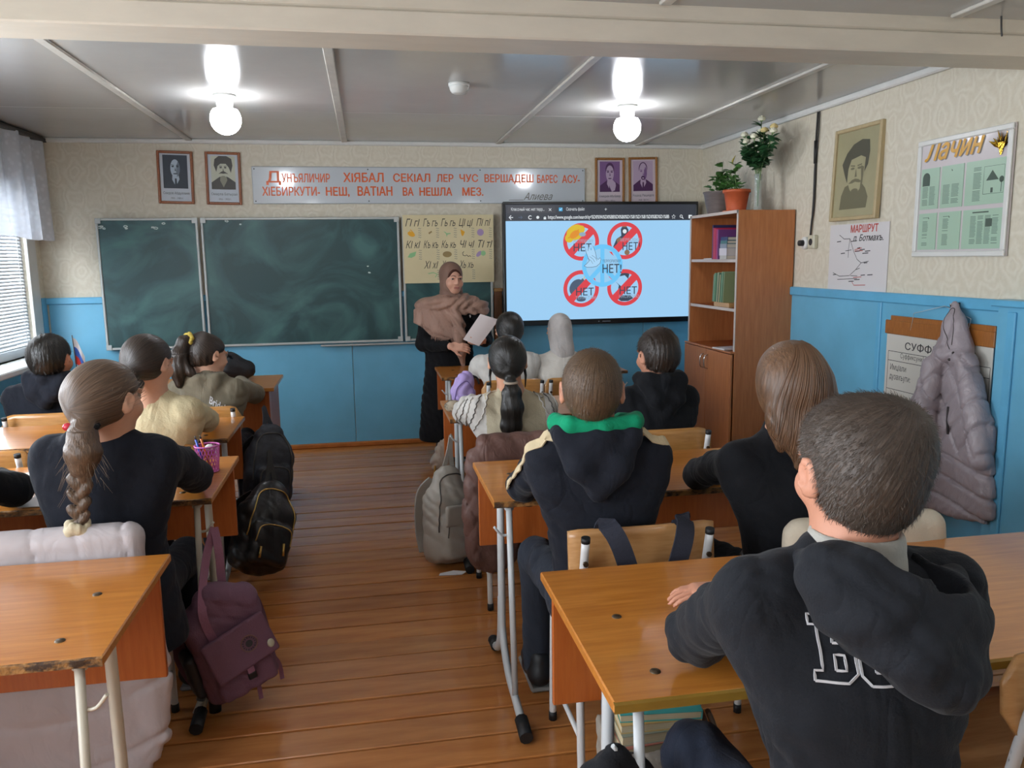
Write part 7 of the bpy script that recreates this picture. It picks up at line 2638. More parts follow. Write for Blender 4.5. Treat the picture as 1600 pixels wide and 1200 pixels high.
# ---- lilac quilted coat on the side wall
M_lilac = mat('lilac_nylon', '9d9297', 0.40, var=(5, 0.10), bump=(45, 0.35), sheen=0.05, spec=0.5, folds=(20, 0.3, 0.025))
ct = thing('quilted_coat', 'lilac quilted winter coat hanging by its hood over the grammar chart', 'coat', (2.66, 3.32, 0.2))
cb0 = np3(2.66, 3.32, 0.2)
S = Sdf((2.46, 2.88, 0.14), (2.79, 3.78, 1.32), 0.0075)
fx = ((1, 0, 0), 0.7)
for k in range(8):                                     # panels side by side make a straight-sided, slightly flared body
    a = k / 7
    yt, ym, yb_ = 3.43 - 0.20 * a, 3.55 - 0.44 * a, 3.60 - 0.54 * a
    S.path([(2.725, yt, 0.985), (2.715, ym, 0.70), (2.715, yb_, 0.235 + 0.10 * a)], [0.048, 0.058, 0.056], k=0.03, flat=fx)
S.path([(2.665, 3.39, 0.96), (2.63, 3.385, 0.78), (2.625, 3.37, 0.52)], [0.050, 0.056, 0.050], k=0.006)          # sleeve in front
S.path([(2.71, 3.22, 0.96), (2.69, 3.13, 0.78), (2.685, 3.07, 0.58)], [0.048, 0.055, 0.052], k=0.006)
S.path([(2.73, 3.43, 1.03), (2.69, 3.36, 1.015), (2.70, 3.23, 1.01)], [0.034, 0.040, 0.034], k=0.02)
S.path([(2.735, 3.335, 1.05), (2.735, 3.355, 1.15), (2.755, 3.385, 1.245)], [0.098, 0.066, 0.022], k=0.02, flat=((1, 0, 0), 0.6))
S.ell((2.685, 3.345, 1.13), (0.020, 0.022, 0.075), rotm(0, R(6), R(10)), k=0.015, op='s')
S.path([(2.745, 3.44, 1.08), (2.745, 3.465, 1.06)], [0.018, 0.012], k=0.01)


def quilt(X, Y, Z):
    u = Y + 0.02 * np.sin(9 * Z)
    up = 1 / (1 + np.exp(-(Z - 0.58) * 60))
    dia = groove([((u + 0.75 * Z) / 0.145, 0.145), ((u - 0.75 * Z) / 0.145, 0.145)], 0.015, 0.0075)
    hor = groove([((Z + 0.03 * np.sin(7 * u)) / 0.105, 0.105)], 0.016, 0.009)
    w = 0.004 * np.abs(np.sin(70 * u + 30 * Z + 3 * np.sin(20 * Z))) * np.abs(np.sin(25 * Z + 18 * u))
    return (up * dia + (1 - up) * hor) * (Z < 1.04) - w


S.disp(quilt)
S.plane((2.783, 0, 0), (1, 0, 0))
co = S.obj('coat_shell', M_lilac, ct, cb0)
bvc = bvh_of(co)
MB().tube([p_ - Vector(cb0) for p_ in lay(bvc, bez([(2.5, 3.30, 1.05), (2.5, 3.365, 1.12), (2.5, 3.39, 1.215), (2.5, 3.365, 1.235), (2.5, 3.325, 1.18), (2.5, 3.30, 1.07)], 6), (1, 0, 0), 0.0)], 0.002, 6).obj('hood_piping', M_stitch, ct)
for (y_, z_) in ((3.275, 1.035), (3.28, 1.005)):
    MB().ball(lay(bvc, [(2.5, y_, z_)], (1, 0, 0), 0.001)[0] - Vector(cb0), 0.007, 8, 6).obj('snap_button', M_stitch, ct)
MB().tube([p_ - Vector(cb0) for p_ in lay(bvc, [(2.5, 3.285, 0.78), (2.5, 3.28, 0.71), (2.5, 3.27, 0.65)], (1, 0, 0), 0.001)], 0.006, 6).obj('pocket_zip', M_stitch, ct)
hk = thing('coat_hook', 'small metal coat hook on the blue rail carrying the lilac coat', 'hook', (XR - 0.028, 3.40, 1.245))
MB().tube(bez([(0, 0, 0.0), (-0.035, 0, -0.012), (-0.045, 0, 0.012)], 5), 0.005, 6).obj('prong', M_chrome, hk)
MB().box((0.004, 0, 0), (0.008, 0.02, 0.035), 0.002).obj('plate', M_chrome, hk)

# ---- white quilted coat over a chair, window side
M_wcoat = mat('pale_puffer_nylon', 'b8b0b2', 0.45, var=(3, 0.08), bump=(40, 0.3), spec=0.4, folds=(14, 0.25, 0.025))
wc_ = thing('quilted_coat', 'pale pinkish white quilted coat draped over the chair of the braided girl', 'coat', (-0.86, 2.25, 0.05))
wb0 = np3(-0.86, 2.25, 0.05)
S = Sdf((-1.17, 2.11, 0.03), (-0.55, 2.40, 0.87), 0.008)
S.box((-0.875, 2.285, 0.712), (0.235, 0.040, 0.075), 0.040, k=0)
S.cap((-1.10, 2.285, 0.735), (-0.68, 2.285, 0.752), 0.034, k=0.03)
S.path([(-1.02, 2.262, 0.62), (-0.98, 2.265, 0.30), (-0.95, 2.27, 0.14)], [0.13, 0.16, 0.13], k=0.04, flat=((0, 1, 0), 0.22))
S.path([(-0.78, 2.262, 0.64), (-0.78, 2.265, 0.30), (-0.76, 2.27, 0.14)], [0.13, 0.15, 0.12], k=0.04, flat=((0, 1, 0), 0.22))
S.path([(-0.665, 2.27, 0.60), (-0.650, 2.27, 0.36), (-0.655, 2.27, 0.17)], [0.045, 0.05, 0.045], k=0.02, flat=((0, 1, 0), 0.6))


def quilt2(X, Y, Z):
    v_ = groove([((X + 0.03 * np.sin(8 * Z)) / 0.115, 0.115)], 0.007, 0.005) * (Z > 0.62)
    h_ = groove([((Z + 0.10 * np.sin(5 * X)) / 0.17, 0.17)], 0.012, 0.012) * (Z <= 0.62)
    return v_ + h_ - 0.007 * np.abs(np.sin(38 * X + 22 * Z + 2.5 * np.sin(9 * Z))) * np.clip((0.7 - Z) * 4, 0, 1)


S.disp(quilt2)
S.obj('coat_shell', M_wcoat, wc_, wb0)

# ---- brown jacket over the chair of the ponytail girl
M_brown = mat('brown_nylon', '5d4038', 0.6, var=(6, 0.15), bump=(50, 0.4), folds=(16, 0.4, 0.025))
bj = thing('quilted_jacket', 'brown jacket draped over the chair of the black ponytail girl', 'jacket', (0.62, 3.2, 0.2))
bb0 = np3(0.62, 3.2, 0.2)
S = Sdf((0.34, 3.05, 0.16), (0.92, 3.34, 0.85), 0.0085)
S.box((0.635, 3.205, 0.715), (0.215, 0.045, 0.065), 0.04, k=0)
S.path([(0.50, 3.175, 0.66), (0.48, 3.17, 0.42), (0.48, 3.175, 0.29)], [0.10, 0.11, 0.10], k=0.03, flat=((0, 1, 0), 0.32))
S.path([(0.72, 3.175, 0.66), (0.73, 3.175, 0.42), (0.73, 3.18, 0.30)], [0.12, 0.13, 0.11], k=0.03, flat=((0, 1, 0), 0.30))
S.path([(0.42, 3.20, 0.68), (0.405, 3.19, 0.45), (0.41, 3.19, 0.27)], [0.045, 0.05, 0.045], k=0.015)
S.disp(lambda X, Y, Z: groove([((X + 0.6 * Z) / 0.075, 0.075), ((X - 0.6 * Z) / 0.075, 0.075)], 0.006, 0.006) * (Z < 0.62) - 0.006 * np.abs(np.sin(36 * X + 20 * Z + 2 * np.sin(10 * Z))))
S.obj('jacket_shell', M_brown, bj, bb0)

# ---- white jacket over the chair of the long-haired girl
M_cream2 = mat('ivory_fleece', 'c4b8a4', 0.8, bump=(120, 0.5))
wj = thing('white_jacket', 'ivory jacket hung over the chair behind the long-haired girl', 'jacket', (1.32, 1.92, 0.4))
jb0 = np3(1.32, 1.92, 0.4)
S = Sdf((1.02, 1.80, 0.36), (1.62, 2.02, 0.88), 0.008)
S.box((1.32, 1.905, 0.725), (0.235, 0.040, 0.065), 0.038, k=0)
S.path([(1.20, 1.895, 0.67), (1.20, 1.90, 0.48)], [0.11, 0.10], k=0.03, flat=((0, 1, 0), 0.25))
S.path([(1.44, 1.895, 0.67), (1.44, 1.90, 0.48)], [0.11, 0.10], k=0.03, flat=((0, 1, 0), 0.25))
S.disp(lambda X, Y, Z: -0.004 * np.abs(np.sin(34 * X + 14 * Z + 2 * np.sin(10 * Z))))
S.obj('jacket_shell', M_cream2, wj, jb0)

# ---- navy straps over the chair back
M_web = mat('navy_webbing', '20222f', 0.8, bump=(200, 0.4))
nbk_ = thing('strap_bag', 'dark bag hung by two navy straps over the square chair back', 'bag', (0.72, 1.93, 0.2))
for s in (-1, 1):
    p_ = [(s * 0.115, 0.11, 0.50), (s * 0.110, 0.085, 0.578), (s * 0.105, 0.040, 0.582), (s * 0.088, 0.008, 0.545), (s * 0.062, 0.0, 0.46), (s * 0.045, 0.0, 0.36)]
    MB().ribbon(bez(p_, 6), 0.052, (0, -1, 0.15), 0.006).obj('strap', M_web, nbk_)
S = Sdf((-0.2, -0.10, -0.03), (0.2, 0.09, 0.42), 0.009)
S.box((0, 0.0, 0.19), (0.14, 0.05, 0.18), 0.045, k=0)
S.disp(wrinkle(0.004, 3.0))
S.obj('bag_body', M_web, nbk_)


# ---- backpacks
def backpack(name, label, loc, rot, w, d, h, m, zm, hook_up, seed=1.0, pocket=True, taper=0.85, strap_m=None, cat='backpack', sl=0.0):
    t = thing(name, label, cat, mtx=Matrix.Translation(loc) @ Matrix.Rotation(rot[2], 4, 'Z') @ Matrix.Rotation(rot[1], 4, 'Y') @ Matrix.Rotation(rot[0], 4, 'X'))
    S = Sdf((-w * 0.75, -d * 1.1, -0.03), (w * 0.75, d * 0.9, h * 1.1), 0.0065)
    S.path([(0, 0, h * 0.25), (0, 0.0, h * 0.62), (0, 0.01, h * 0.84)], [w * 0.5, w * 0.48, w * 0.5 * taper * 0.8], k=0.03, flat=((0, 1, 0), d / w))
    S.box((0, 0, h * 0.38), (w * 0.5, d * 0.46, h * 0.38), 0.05, k=0.03)
    if pocket:
        S.box((0, -d * 0.5, h * 0.30), (w * 0.38, d * 0.22, h * 0.24), 0.03, k=0.012)
    S.disp(wrinkle(0.0035, seed))
    b = S.obj('bag_body', m, t)
    bv = bvh_of(b)
    arc = [(-w * 0.42, -0.5, h * 0.35), (-w * 0.40, -0.5, h * 0.65), (-w * 0.25, -0.5, h * 0.88), (0, -0.5, h * 0.93), (w * 0.25, -0.5, h * 0.88), (w * 0.40, -0.5, h * 0.65), (w * 0.42, -0.5, h * 0.35)]
    MB().tube(lay(bv, bez(arc, 8), (0, 1, 0), 0.002), 0.0035, 6).obj('zip', zm, t)
    if pocket:
        arc = [(-w * 0.33, -0.5, h * 0.30), (-w * 0.28, -0.5, h * 0.47), (0, -0.5, h * 0.51), (w * 0.28, -0.5, h * 0.47), (w * 0.33, -0.5, h * 0.30)]
        MB().tube(lay(bv, bez(arc, 8), (0, 1, 0), 0.002), 0.003, 6).obj('zip', zm, t)
    sm = strap_m or m
    for s in (-1, 1):
        MB().ribbon(bez([(s * w * 0.22, d * 0.38, h * 0.86), (s * w * 0.36, d * 0.72, h * 0.7), (s * w * 0.40, d * 0.72, h * 0.35), (s * w * 0.42, d * 0.44, h * 0.10)], 6), 0.045, (0, 1, 0), 0.01).obj('shoulder_strap', sm, t)
    up = Vector(hook_up)
    MB().ribbon(bez([(-w * 0.12, 0.01, h * 0.93), tuple(Vector((-w * 0.06, 0.01, h * 0.95)).lerp(up, 0.6)), tuple(up), tuple(Vector((w * 0.06, 0.01, h * 0.95)).lerp(up, 0.6)), (w * 0.12, 0.01, h * 0.93)], 6), 0.022, (0, 1, 0), 0.005).obj('top_handle', sm, t)
    return t, b, bv


M_gbag = mat('grey_leatherette', 'a39d94', 0.42, var=(6, 0.08), bump=(60, 0.2))
t, b, bv = backpack('backpack', 'pale grey leatherette backpack hanging on the desk hook in the aisle', (0.352, 3.80, 0.015), (R(-6), R(5), R(28)), 0.25, 0.17, 0.47, M_gbag, M_zipdark, (0.03, 0.02, 0.62), 4.0)
S = Sdf((-0.13, -0.20, 0.16), (0.13, -0.02, 0.32), 0.005)
S.box((-0.005, -0.118, 0.245), (0.095, 0.014, 0.052), 0.012, rotm(0, R(6), 0), k=0)
S.obj('pocket_flap', M_gbag, t)
M_blk = mat('black_leather', '1b1a1c', 0.36, var=(9, 0.2), bump=(80, 0.3))
t, b, bv = backpack('backpack', 'black leather backpack with gold zips hanging low on the window-side desk', (-0.560, 3.66, 0.10), (R(-14), R(24), R(30)), 0.26, 0.17, 0.40, M_blk, M_zipgold, (-0.05, 0.02, 0.55), 6.0)
MB().tube([(0.05, -0.125, 0.13), (0.055, -0.132, 0.075)], 0.006, 6).obj('zip_pull', M_zipgold, t)
MB().tube([(-0.06, -0.13, 0.10), (-0.06, -0.137, 0.05)], 0.006, 6).obj('zip_pull', M_zipgold, t)
M_nav = mat('navy_patterned_fabric', '23262f', 0.6, var=(34, 0.6), bump=(60, 0.3))
t, b, bv = backpack('backpack', 'dark navy patterned backpack hanging behind the gold-zipped one', (-0.545, 4.10, 0.27), (R(-6), R(8), R(26)), 0.23, 0.15, 0.40, M_nav, M_zipdark, (-0.03, 0.02, 0.50), 8.0)

# purple backpack
M_pur = mat('plum_canvas', '6a485a', 0.75, var=(7, 0.1), bump=(180, 0.35))
M_purs = mat('plum_webbing', '85566a', 0.7, bump=(160, 0.3))
M_pblk = mat('black_pocket_net', '17161a', 0.5)
PX = Matrix.Translation((-0.465, 2.655, 0.080)) @ Matrix.Rotation(R(26), 4, 'Z') @ Matrix.Rotation(R(-14), 4, 'Y') @ Matrix.Scale(0.9, 4)
t = thing('backpack', 'plum canvas backpack with flap and round badge hanging on the desk hook', 'backpack', mtx=PX)
S = Sdf((-0.19, -0.16, -0.03), (0.19, 0.14, 0.46), 0.0065)
S.box((0, 0, 0.17), (0.135, 0.075, 0.17), 0.04, k=0)
S.path([(-0.09, 0.0, 0.32), (0.0, 0.0, 0.375), (0.09, 0.0, 0.33)], [0.055, 0.05, 0.055], k=0.04)
S.box((0.01, -0.085, 0.12), (0.105, 0.025, 0.10), 0.02, k=0.012)
S.disp(wrinkle(0.0045, 11.0))
pb_ = S.obj('bag_body', M_pur, t)
bv = bvh_of(pb_)
S = Sdf((-0.16, -0.17, 0.08), (0.17, -0.05, 0.34), 0.005)
S.box((0.015, -0.112, 0.205), (0.120, 0.010, 0.082), 0.010, rotm(0, R(-9), R(-6)), k=0)
fl = S.obj('front_flap', M_pur, t)
bvf = bvh_of(fl)
M_badge = mat('badge_tan', '7a5a4c', 0.6)
cx_, cz_ = 0.045, 0.212
ring = [(cx_ + 0.029 * math.cos(a), -0.5, cz_ + 0.029 * math.sin(a)) for a in np.linspace(0, 2 * math.pi, 33)]
MB().tube(lay(bvf, ring, (0, 1, 0), 0.001), 0.0045, 6, flat=0.4).obj('badge_ring', M_badge, t)
dsc = lay(bvf, [(cx_ + r_ * math.cos(a), -0.5, cz_ + r_ * math.sin(a)) for r_ in (0.0, 0.013) for a in np.linspace(0, 2 * math.pi, 17)[:-1]], (0, 1, 0), 0.0025)
MB().add(dsc, [(16 + k, 16 + (k + 1) % 16, 0) for k in range(16)]).obj('badge_centre', M_ink, t)
g = MB()
for k in range(16):
    a = 2 * math.pi * k / 16
    q = lay(bvf, [(cx_ + 0.019 * math.cos(a), -0.5, cz_ + 0.019 * math.sin(a)), (cx_ + 0.0245 * math.cos(a), -0.5, cz_ + 0.0245 * math.sin(a))], (0, 1, 0), 0.002)
    g.tube(q, 0.0016, 4)
g.obj('badge_lettering', M_ink, t)
MB().ball((0.115, -0.128, 0.175), (0.014, 0.006, 0.018), 8, 6).obj('reflective_patch', mat('pale_patch', 'b9b9a6', 0.4), t)
MB().ribbon([(0.02, -0.125, 0.135), (0.02, -0.128, 0.105)], 0.024, (0, -1, 0), 0.005).obj('flap_strap', M_purs, t)
MB().box((0.02, -0.122, 0.09), (0.032, 0.012, 0.028), 0.004).obj('buckle', M_pblk, t)
hkp = PX.inverted() @ Vector((-0.540, 2.735, 0.615))
for (xa, m_) in ((-0.055, M_purs), (0.055, M_purs)):
    MB().ribbon(bez([(xa, -0.078 if xa < 0 else 0.06, 0.26), (xa, -0.060 if xa < 0 else 0.05, 0.38), tuple(Vector((xa, 0, 0.40)).lerp(hkp, 0.55)), tuple(hkp)], 6), 0.030, (0, -1, 0), 0.004).obj('carry_strap', m_, t)
S = Sdf((-0.22, -0.08, 0.02), (-0.09, 0.08, 0.26), 0.007)
S.box((-0.148, 0.0, 0.14), (0.022, 0.05, 0.09), 0.02, k=0)
S.disp(wrinkle(0.003, 2.0))
S.obj('side_pocket', M_pblk, t)
for s in (-1, 1):
    MB().ribbon(bez([(s * 0.10, 0.07, 0.33), (s * 0.15, 0.11, 0.25), (s * 0.15, 0.11, 0.10), (s * 0.125, 0.07, 0.03)], 6), 0.05, (0, 1, 0), 0.01).obj('shoulder_strap', M_pur, t)
for (xx, zz) in ((0.125, 0.02), (0.03, -0.01)):
    MB().ribbon(bez([(xx, -0.02, zz + 0.05), (xx + 0.012, -0.03, zz), (xx + 0.004, -0.035, zz - 0.06)], 5), 0.016, (0, -1, 0), 0.003).obj('adjuster_strap', M_purs, t)
um = thing('folding_umbrella', 'folded grey umbrella with pale tip poking out beneath the plum backpack', 'umbrella', (-0.618, 2.60, 0.012))
MB().tube([(0, 0, 0.012), (0.018, 0.012, 0.05)], 0.008, 8).obj('tip', mat('pale_tip', 'b9b7ae', 0.4), um)
MB().tube([(0.018, 0.012, 0.05), (0.045, 0.035, 0.13), (0.06, 0.05, 0.2)], [0.014, 0.022, 0.02], 8).obj('folded_canopy', mat('grey_nylon', '5d646c', 0.35), um)
um2 = thing('water_bottle', 'dark bottle with pale band beside the folded umbrella under the plum backpack', 'bottle', (-0.560, 2.635, 0.0))
MB().tube([(0, 0, 0.004), (0, 0.006, 0.05), (0.004, 0.012, 0.10), (0.006, 0.016, 0.15)], [0.020, 0.021, 0.02, 0.018], 10).obj('bottle_body', M_pblk, um2)
MB().tube([(0.001, 0.008, 0.072), (0.0025, 0.010, 0.086)], 0.0222, 10).obj('band', mat('pale_band', 'b0aca2', 0.5), um2)

# crumpled white bag with a yellow handle on the front-row desk
M_crumple = mat('crumpled_linen', 'a8988a', 0.85, bump=(60, 0.5))
t = thing('cloth_bag', 'crumpled pale cloth bag hanging from the front-row desk leg', 'bag', (0.452, 5.22, 0.03))
S = Sdf((-0.10, -0.09, -0.02), (0.10, 0.09, 0.30), 0.0075)
S.path([(0.0, 0, 0.05), (-0.01, 0, 0.13), (0.012, 0, 0.22), (0.015, 0, 0.26)], [0.05, 0.062, 0.045, 0.02], k=0.03)
S.disp(lambda X, Y, Z: -0.012 * np.abs(np.sin(55 * Z + 30 * X + 3 * np.sin(40 * X))) + 0.006)
S.obj('bag_body', M_crumple, t)
MB().tube([(0.02, 0.0, 0.25), (0.035, 0.05, 0.42), (0.06, 0.07, 0.58)], 0.004, 6).obj('drawstring', M_crumple, t)
t = thing('umbrella_handle', 'yellow umbrella handle sticking out below the crumpled cloth bag', 'umbrella', (0.392, 5.16, 0.0))
MB().tube([(0.0, 0, 0.0), (0.004, 0, 0.05), (0.0, 0, 0.085)], [0.016, 0.014, 0.008], 8).obj('handle', mat('yellow_plastic', 'c99a2c', 0.4), t)
MB().tube([(0.0, 0, 0.08), (0.006, 0, 0.15)], 0.006, 8).obj('shaft', mat('amber_plastic', 'b07f24', 0.4), t)

# lavender pouch on the second desk
M_lav = mat('lavender_fabric', 'a38fc4', 0.7, bump=(40, 0.4))
t = thing('soft_pouch', 'lavender soft pouch standing on the desk of the ponytail girl', 'bag', (0.475, 4.10, 0.722))
S = Sdf((-0.11, -0.10, -0.015), (0.11, 0.10, 0.24), 0.0055)
S.box((0, 0, 0.055), (0.060, 0.045, 0.060), 0.030, k=0)
S.path([(-0.01, 0, 0.10), (0.01, 0, 0.15), (0.022, 0, 0.18)], [0.050, 0.042, 0.020], k=0.025)
S.box((0.0, -0.05, 0.05), (0.038, 0.012, 0.032), 0.012, k=0.008)
S.disp(lambda X, Y, Z: 0.003 - 0.007 * np.abs(np.sin(62 * X + 25 * Z + 3 * np.sin(30 * Z + 20 * Y))))
S.plane((0, 0, 0.0), (0, 0, -1))
pu = S.obj('pouch_body', M_lav, t)
bv = bvh_of(pu)
MB().tube(lay(bv, bez([(-0.05, -0.5, 0.06), (-0.035, -0.5, 0.12), (0.01, -0.5, 0.155), (0.045, -0.5, 0.11), (0.052, -0.5, 0.06)], 6), (0, 1, 0), 0.001), 0.0025, 5).obj('zip', mat('violet_zip', '6d5a94', 0.5), t)
MB().tube(bez([(0.03, 0, 0.18), (0.07, 0.0, 0.165), (0.085, 0.01, 0.13)], 5), 0.006, 6).obj('black_cord', M_pblk, t)
MB().box((0.0, -0.01, 0.006), (0.13, 0.10, 0.012), 0.004).obj('violet_base', mat('violet_base', '7d5aa0', 0.6), t)
t = thing('pencil_roll', 'crumpled patterned pencil roll beside the lavender pouch', 'pencil case', (0.435, 3.99, 0.722))
S = Sdf((-0.08, -0.06, -0.015), (0.08, 0.06, 0.085), 0.006)
S.cap((-0.035, 0.015, 0.035), (0.03, -0.01, 0.03), 0.034, 0.028, k=0)
S.disp(wrinkle(0.006, 9.0, 160))
S.plane((0, 0, 0), (0, 0, -1))
S.obj('roll', mat('patterned_cloth', 'a79a86', 0.8, var=(45, 0.4), col2='3d342c', ramp=(0.42, 0.5)), t)

# pink mesh pen cup and pens
M_pink = mat('pink_wire_mesh', 'c463a8', 0.35)
t = thing('pen_cup', 'pink wire mesh pen cup on the desk of the braided girl', 'pen cup', (-0.614, 3.09, 0.72))
g = MB()
nR = 22
for k in range(nR):
    for sgn in (-1, 1):
        pts = []
        for j in range(7):
            z_ = 0.004 + 0.096 * j / 6
            a = 2 * math.pi * (k / nR) + sgn * 0.9 * j / 6
            r_ = 0.036 + 0.008 * (j / 6)
            pts.append((r_ * math.cos(a), r_ * math.sin(a), z_))
        g.tube(pts, 0.0014, 3, caps=False)
o = g.obj('wire_mesh', M_pink, t)
o['kind'] = 'stuff'
for (r_, z_) in ((0.0445, 0.101), (0.036, 0.004)):
    MB().tube([(r_ * math.cos(a), r_ * math.sin(a), z_) for a in np.linspace(0, 2 * math.pi, 29)], 0.003, 6).obj('rim', M_pink, t)
MB().lathe([(0, 0.002), (0.036, 0.002), (0.036, 0.005), (0, 0.005)], n=20).obj('bottom', M_pink, t)
for (lab, col, dx, dy, tx, ty, L_) in (('blue pen leaning in the pink pen cup', '2b58c4', -0.012, 0.0, -0.034, -0.02, 0.135), ('orange pencil leaning in the pink pen cup', 'd8741f', 0.006, 0.01, -0.014, -0.028, 0.14),
                                     ('second orange pencil in the pink pen cup', 'c8601f', 0.012, -0.01, -0.024, 0.024, 0.125)):
    p_ = thing('pen', lab, 'pen', (-0.614, 3.09, 0.727), group='pens in the pink cup')
    MB().tube([(dx, dy, 0), (tx, ty, L_ - 0.012)], 0.0042, 6).obj('barrel', mat('pen_' + col, col, 0.35), p_)
    e = Vector((tx, ty, L_ - 0.012))
    MB().tube([e, e + Vector((tx - dx, ty - dy, L_)).normalized() * 0.014], [0.0042, 0.0012], 6).obj('tip', mat('pen_tip', '3a3a3c', 0.4), p_)
p_ = thing('eraser', 'white round eraser lying in the pink pen cup', 'eraser', (-0.606, 3.095, 0.80))
MB().ball((0, 0, 0.012), (0.017, 0.017, 0.012), 10, 8).obj('rubber_body', mat('eraser_white', 'd9d4d0', 0.6), p_)

# notebooks and loose papers
M_pg = mat('notebook_page', 'c4c4bc', 0.7)
t = thing('open_notebook', 'open exercise book on the desk beside the black sleeve', 'notebook', mtx=Matrix.Translation((-1.19, 3.07, 0.7205)) @ Matrix.Rotation(R(-14), 4, 'Z'))
for s in (-1, 1):
    v, f = [], []
    for i_ in range(9):
        a = i_ / 8
        z_ = 0.004 + 0.012 * math.sin(math.pi * min(1, a * 1.15)) * (1 - a * 0.5)
        for yy in (-0.105, 0.105):
            v += [(s * 0.165 * a, yy, z_), (s * 0.165 * a, yy, 0.0)]
    for i_ in range(8):
        k = 4 * i_
        f += [(k, k + 2, k + 6, k + 4), (k + 1, k + 5, k + 7, k + 3), (k, k + 4, k + 5, k + 1), (k + 2, k + 3, k + 7, k + 6)]
    f += [(32, 34, 35, 33)]
    if s < 0:
        f = [q[::-1] for q in f]
    MB().add(v, f).obj('page_block', M_pg, t)
for k, (x_, y_, rz_) in enumerate(((-1.02, 2.92, 6), (-1.05, 2.86, -4))):
    o = MB().box((0, 0, 0.001), (0.17, 0.24, 0.002)).obj('loose_sheet', M_sheet)
    o.location = (x_, y_, 0.7205 + 0.0025 * k)
    o.rotation_euler = (0, 0, R(rz_))
    tag(o, ('upper' if k else 'lower') + ' white sheet on the desk between braided girl and black sleeve', 'paper')
o = MB().box((0, 0, 0.0015), (0.21, 0.15, 0.003)).obj('exercise_book', M_sheet)
o.location = (1.17, 4.16, 0.7205)
o.rotation_euler = (0, 0, R(12))
tag(o, 'white exercise book on the desk in front of the boy by the bookcase', 'notebook')
o = MB().box((0, 0, 0.003), (0.16, 0.21, 0.006)).obj('textbook', mat('pink_cover', 'c79f90', 0.5))
o.location = (1.02, 5.48, 0.7205)
tag(o, 'pinkish textbook lying on the front-row desk before the dark-haired girl', 'book')
# scrap of paper on the floor
v = [(-0.05, -0.01, 0.002), (0.06, -0.012, 0.003), (0.085, 0.004, 0.012), (0.02, 0.012, 0.016), (-0.045, 0.012, 0.004)]
o = MB().add(v, [(0, 1, 2, 3, 4)]).add([(a, b_, c_ - 0.001) for a, b_, c_ in v], [(4, 3, 2, 1, 0)]).obj('paper_scrap', M_sheet)
o.location = (0.335, 3.655, 0.001)
o.rotation_euler = (0, 0, R(-6))
tag(o, 'torn white paper scrap on the floor by the grey backpack', 'paper')

# tricolour desk flag
M_fw, M_fb, M_fr = mat('flag_white', 'd5d6da', 0.7), mat('flag_blue', '2a58b0', 0.7), mat('flag_red', 'c2342f', 0.7)
t = thing('desk_flag', 'small white, blue and red flag on a stick by the window-side front desk', 'flag', (-1.735, 5.17, 0.78))
MB().tube([(0, 0, 0.0), (-0.012, 0.0, 0.30)], 0.003, 6).obj('stick', M_darkrail, t)
MB().lathe([(0, 0), (0.035, 0), (0.035, 0.008), (0.01, 0.014), (0, 0.014)], n=16).obj('foot', M_darkrail, t)
for k, m_ in enumerate((M_fw, M_fb, M_fr)):
    v, f = [], []
    zt = 0.285 - k * 0.052
    for i_ in range(7):
        a = i_ / 6
        x_ = -0.010 + 0.058 * a
        y_ = 0.010 * math.sin(a * 6)
        dz = -0.085 * a * a - 0.03 * a
        v += [(x_, y_, zt + dz), (x_, y_, zt + dz - 0.052)]
    for i_ in range(6):
        f.append((2 * i_, 2 * i_ + 1, 2 * i_ + 3, 2 * i_ + 2))
    g = MB().add(v, f, True)
    g.add([(a, b_ + 0.0012, c_) for a, b_, c_ in v], [q[::-1] for q in f], True)
    g.obj('stripe', m_, t)

# black bag lying on the window-side front desk
t = thing('black_bag', 'black rucksack lying on the closed-side desk below the chalkboard', 'bag', (-0.85, 5.12, 0.78))
S = Sdf((-0.19, -0.11, -0.02), (0.19, 0.11, 0.21), 0.0075)
S.path([(-0.10, 0, 0.07), (0.0, 0, 0.085), (0.09, 0, 0.06)], [0.07, 0.082, 0.06], k=0.03)
S.path([(-0.09, -0.03, 0.13), (-0.03, -0.02, 0.15)], [0.035, 0.03], k=0.02)
S.disp(wrinkle(0.005, 6.0))
S.plane((0, 0, 0), (0, 0, -1))
S.obj('bag_body', mat('black_nylon', '14161c', 0.5, bump=(50, 0.4)), t)
MB().ribbon(bez([(-0.12, -0.03, 0.12), (-0.05, -0.06, 0.165), (0.03, -0.05, 0.16), (0.06, -0.06, 0.09)], 6), 0.03, (0, -0.5, 1), 0.005).obj('strap', M_pblk, t)

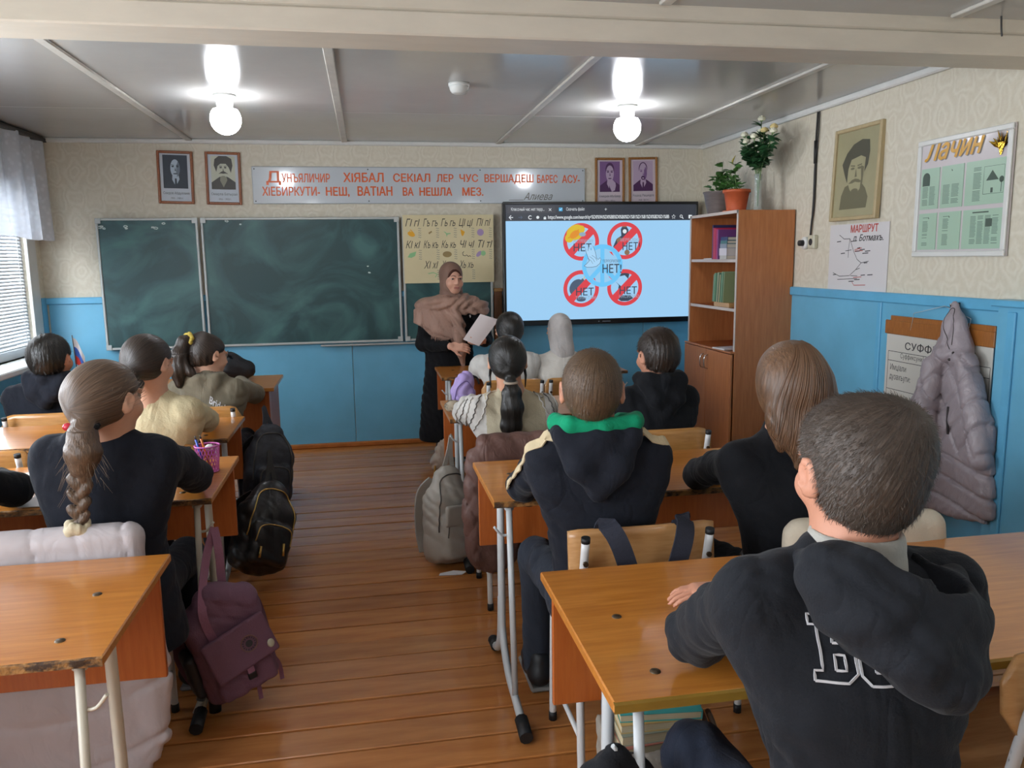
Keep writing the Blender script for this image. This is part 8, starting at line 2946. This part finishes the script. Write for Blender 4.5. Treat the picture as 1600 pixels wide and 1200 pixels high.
# open grey schoolbag with books under the near desk
M_obag = mat('grey_canvas_bag', '857d72', 0.8, bump=(120, 0.4))
t = thing('open_schoolbag', 'open grey schoolbag full of books standing under the near desk', 'bag', (0.625, 1.66, 0.0))
S = Sdf((-0.18, -0.14, -0.02), (0.18, 0.14, 0.50), 0.007)
S.path([(0, 0, 0.09), (0, 0, 0.25), (0.0, 0.01, 0.40)], [0.115, 0.135, 0.135], k=0.03, flat=((0, 1, 0), 0.72))
S.box((0, -0.09, 0.16), (0.09, 0.03, 0.09), 0.025, k=0.015)
S.box((-0.005, 0.02, 0.46), (0.112, 0.082, 0.115), 0.02, rotm(0, R(-8), 0), k=0.006, op='s')
S.disp(wrinkle(0.005, 8.0))
S.plane((0, 0, 0.0), (0, 0, -1))
S.plane((0, 0, 0.415), (0.05, -0.35, 1))
S.obj('bag_body', M_obag, t)
MB().tube(bez([(0.118, -0.04, 0.45), (0.15, -0.02, 0.36), (0.145, 0.0, 0.2)], 6), 0.007, 6).obj('strap', M_obag, t)
for k, (lab, col, th) in enumerate((('lowest rose-backed textbook in the open schoolbag', 'a86a5c', 0.026), ('second textbook from below in the open schoolbag', '8a9080', 0.028), ('third textbook in the open schoolbag', 'b79a62', 0.024),
                                 ('teal topmost textbook in the open schoolbag', '3f9a96', 0.022))):
    z_ = 0.372 + sum((0.026, 0.028, 0.024, 0.022)[:k])
    bk = thing('textbook', lab, 'book', mtx=Matrix.Translation((0.622 + 0.004 * k, 1.68, z_)) @ Matrix.Rotation(R(6 - 4 * k), 4, 'Z') @ Matrix.Rotation(R(8), 4, 'X'), group='textbooks in the open schoolbag')
    MB().box((0, 0, th / 2), (0.188, 0.128, th - 0.005)).obj('page_block', mat('cream_pages', 'b8ab8c', 0.8, var=(220, 0.15, (0, 0, 1))), bk)
    for zz in (0.001, th - 0.001):
        MB().box((0, 0, zz), (0.192, 0.132, 0.002)).obj('cover', mat('cov_' + col, col, 0.4), bk)
    MB().box((0.096, 0, th / 2), (0.002, 0.132, th)).obj('spine', mat('cov_' + col, col, 0.4), bk)
# black shoe bag on the near hook
t = thing('shoe_bag', 'black cloth shoe bag hanging from the hook of the near desk', 'bag', (0.425, 1.300, 0.13))
S = Sdf((-0.16, -0.12, -0.02), (0.16, 0.12, 0.55), 0.008)
S.path([(0.01, 0, 0.10), (0.01, 0, 0.25), (-0.005, 0, 0.38), (-0.02, -0.03, 0.47)], [0.10, 0.115, 0.075, 0.025], k=0.03, flat=((0, 1, 0), 0.75))
S.disp(lambda X, Y, Z: -0.008 * np.abs(np.sin(48 * X + 10 * Z + 2 * np.sin(14 * Z + 20 * Y))))
S.obj('bag_body', cloth('shoe_bag', '15161a'), t)
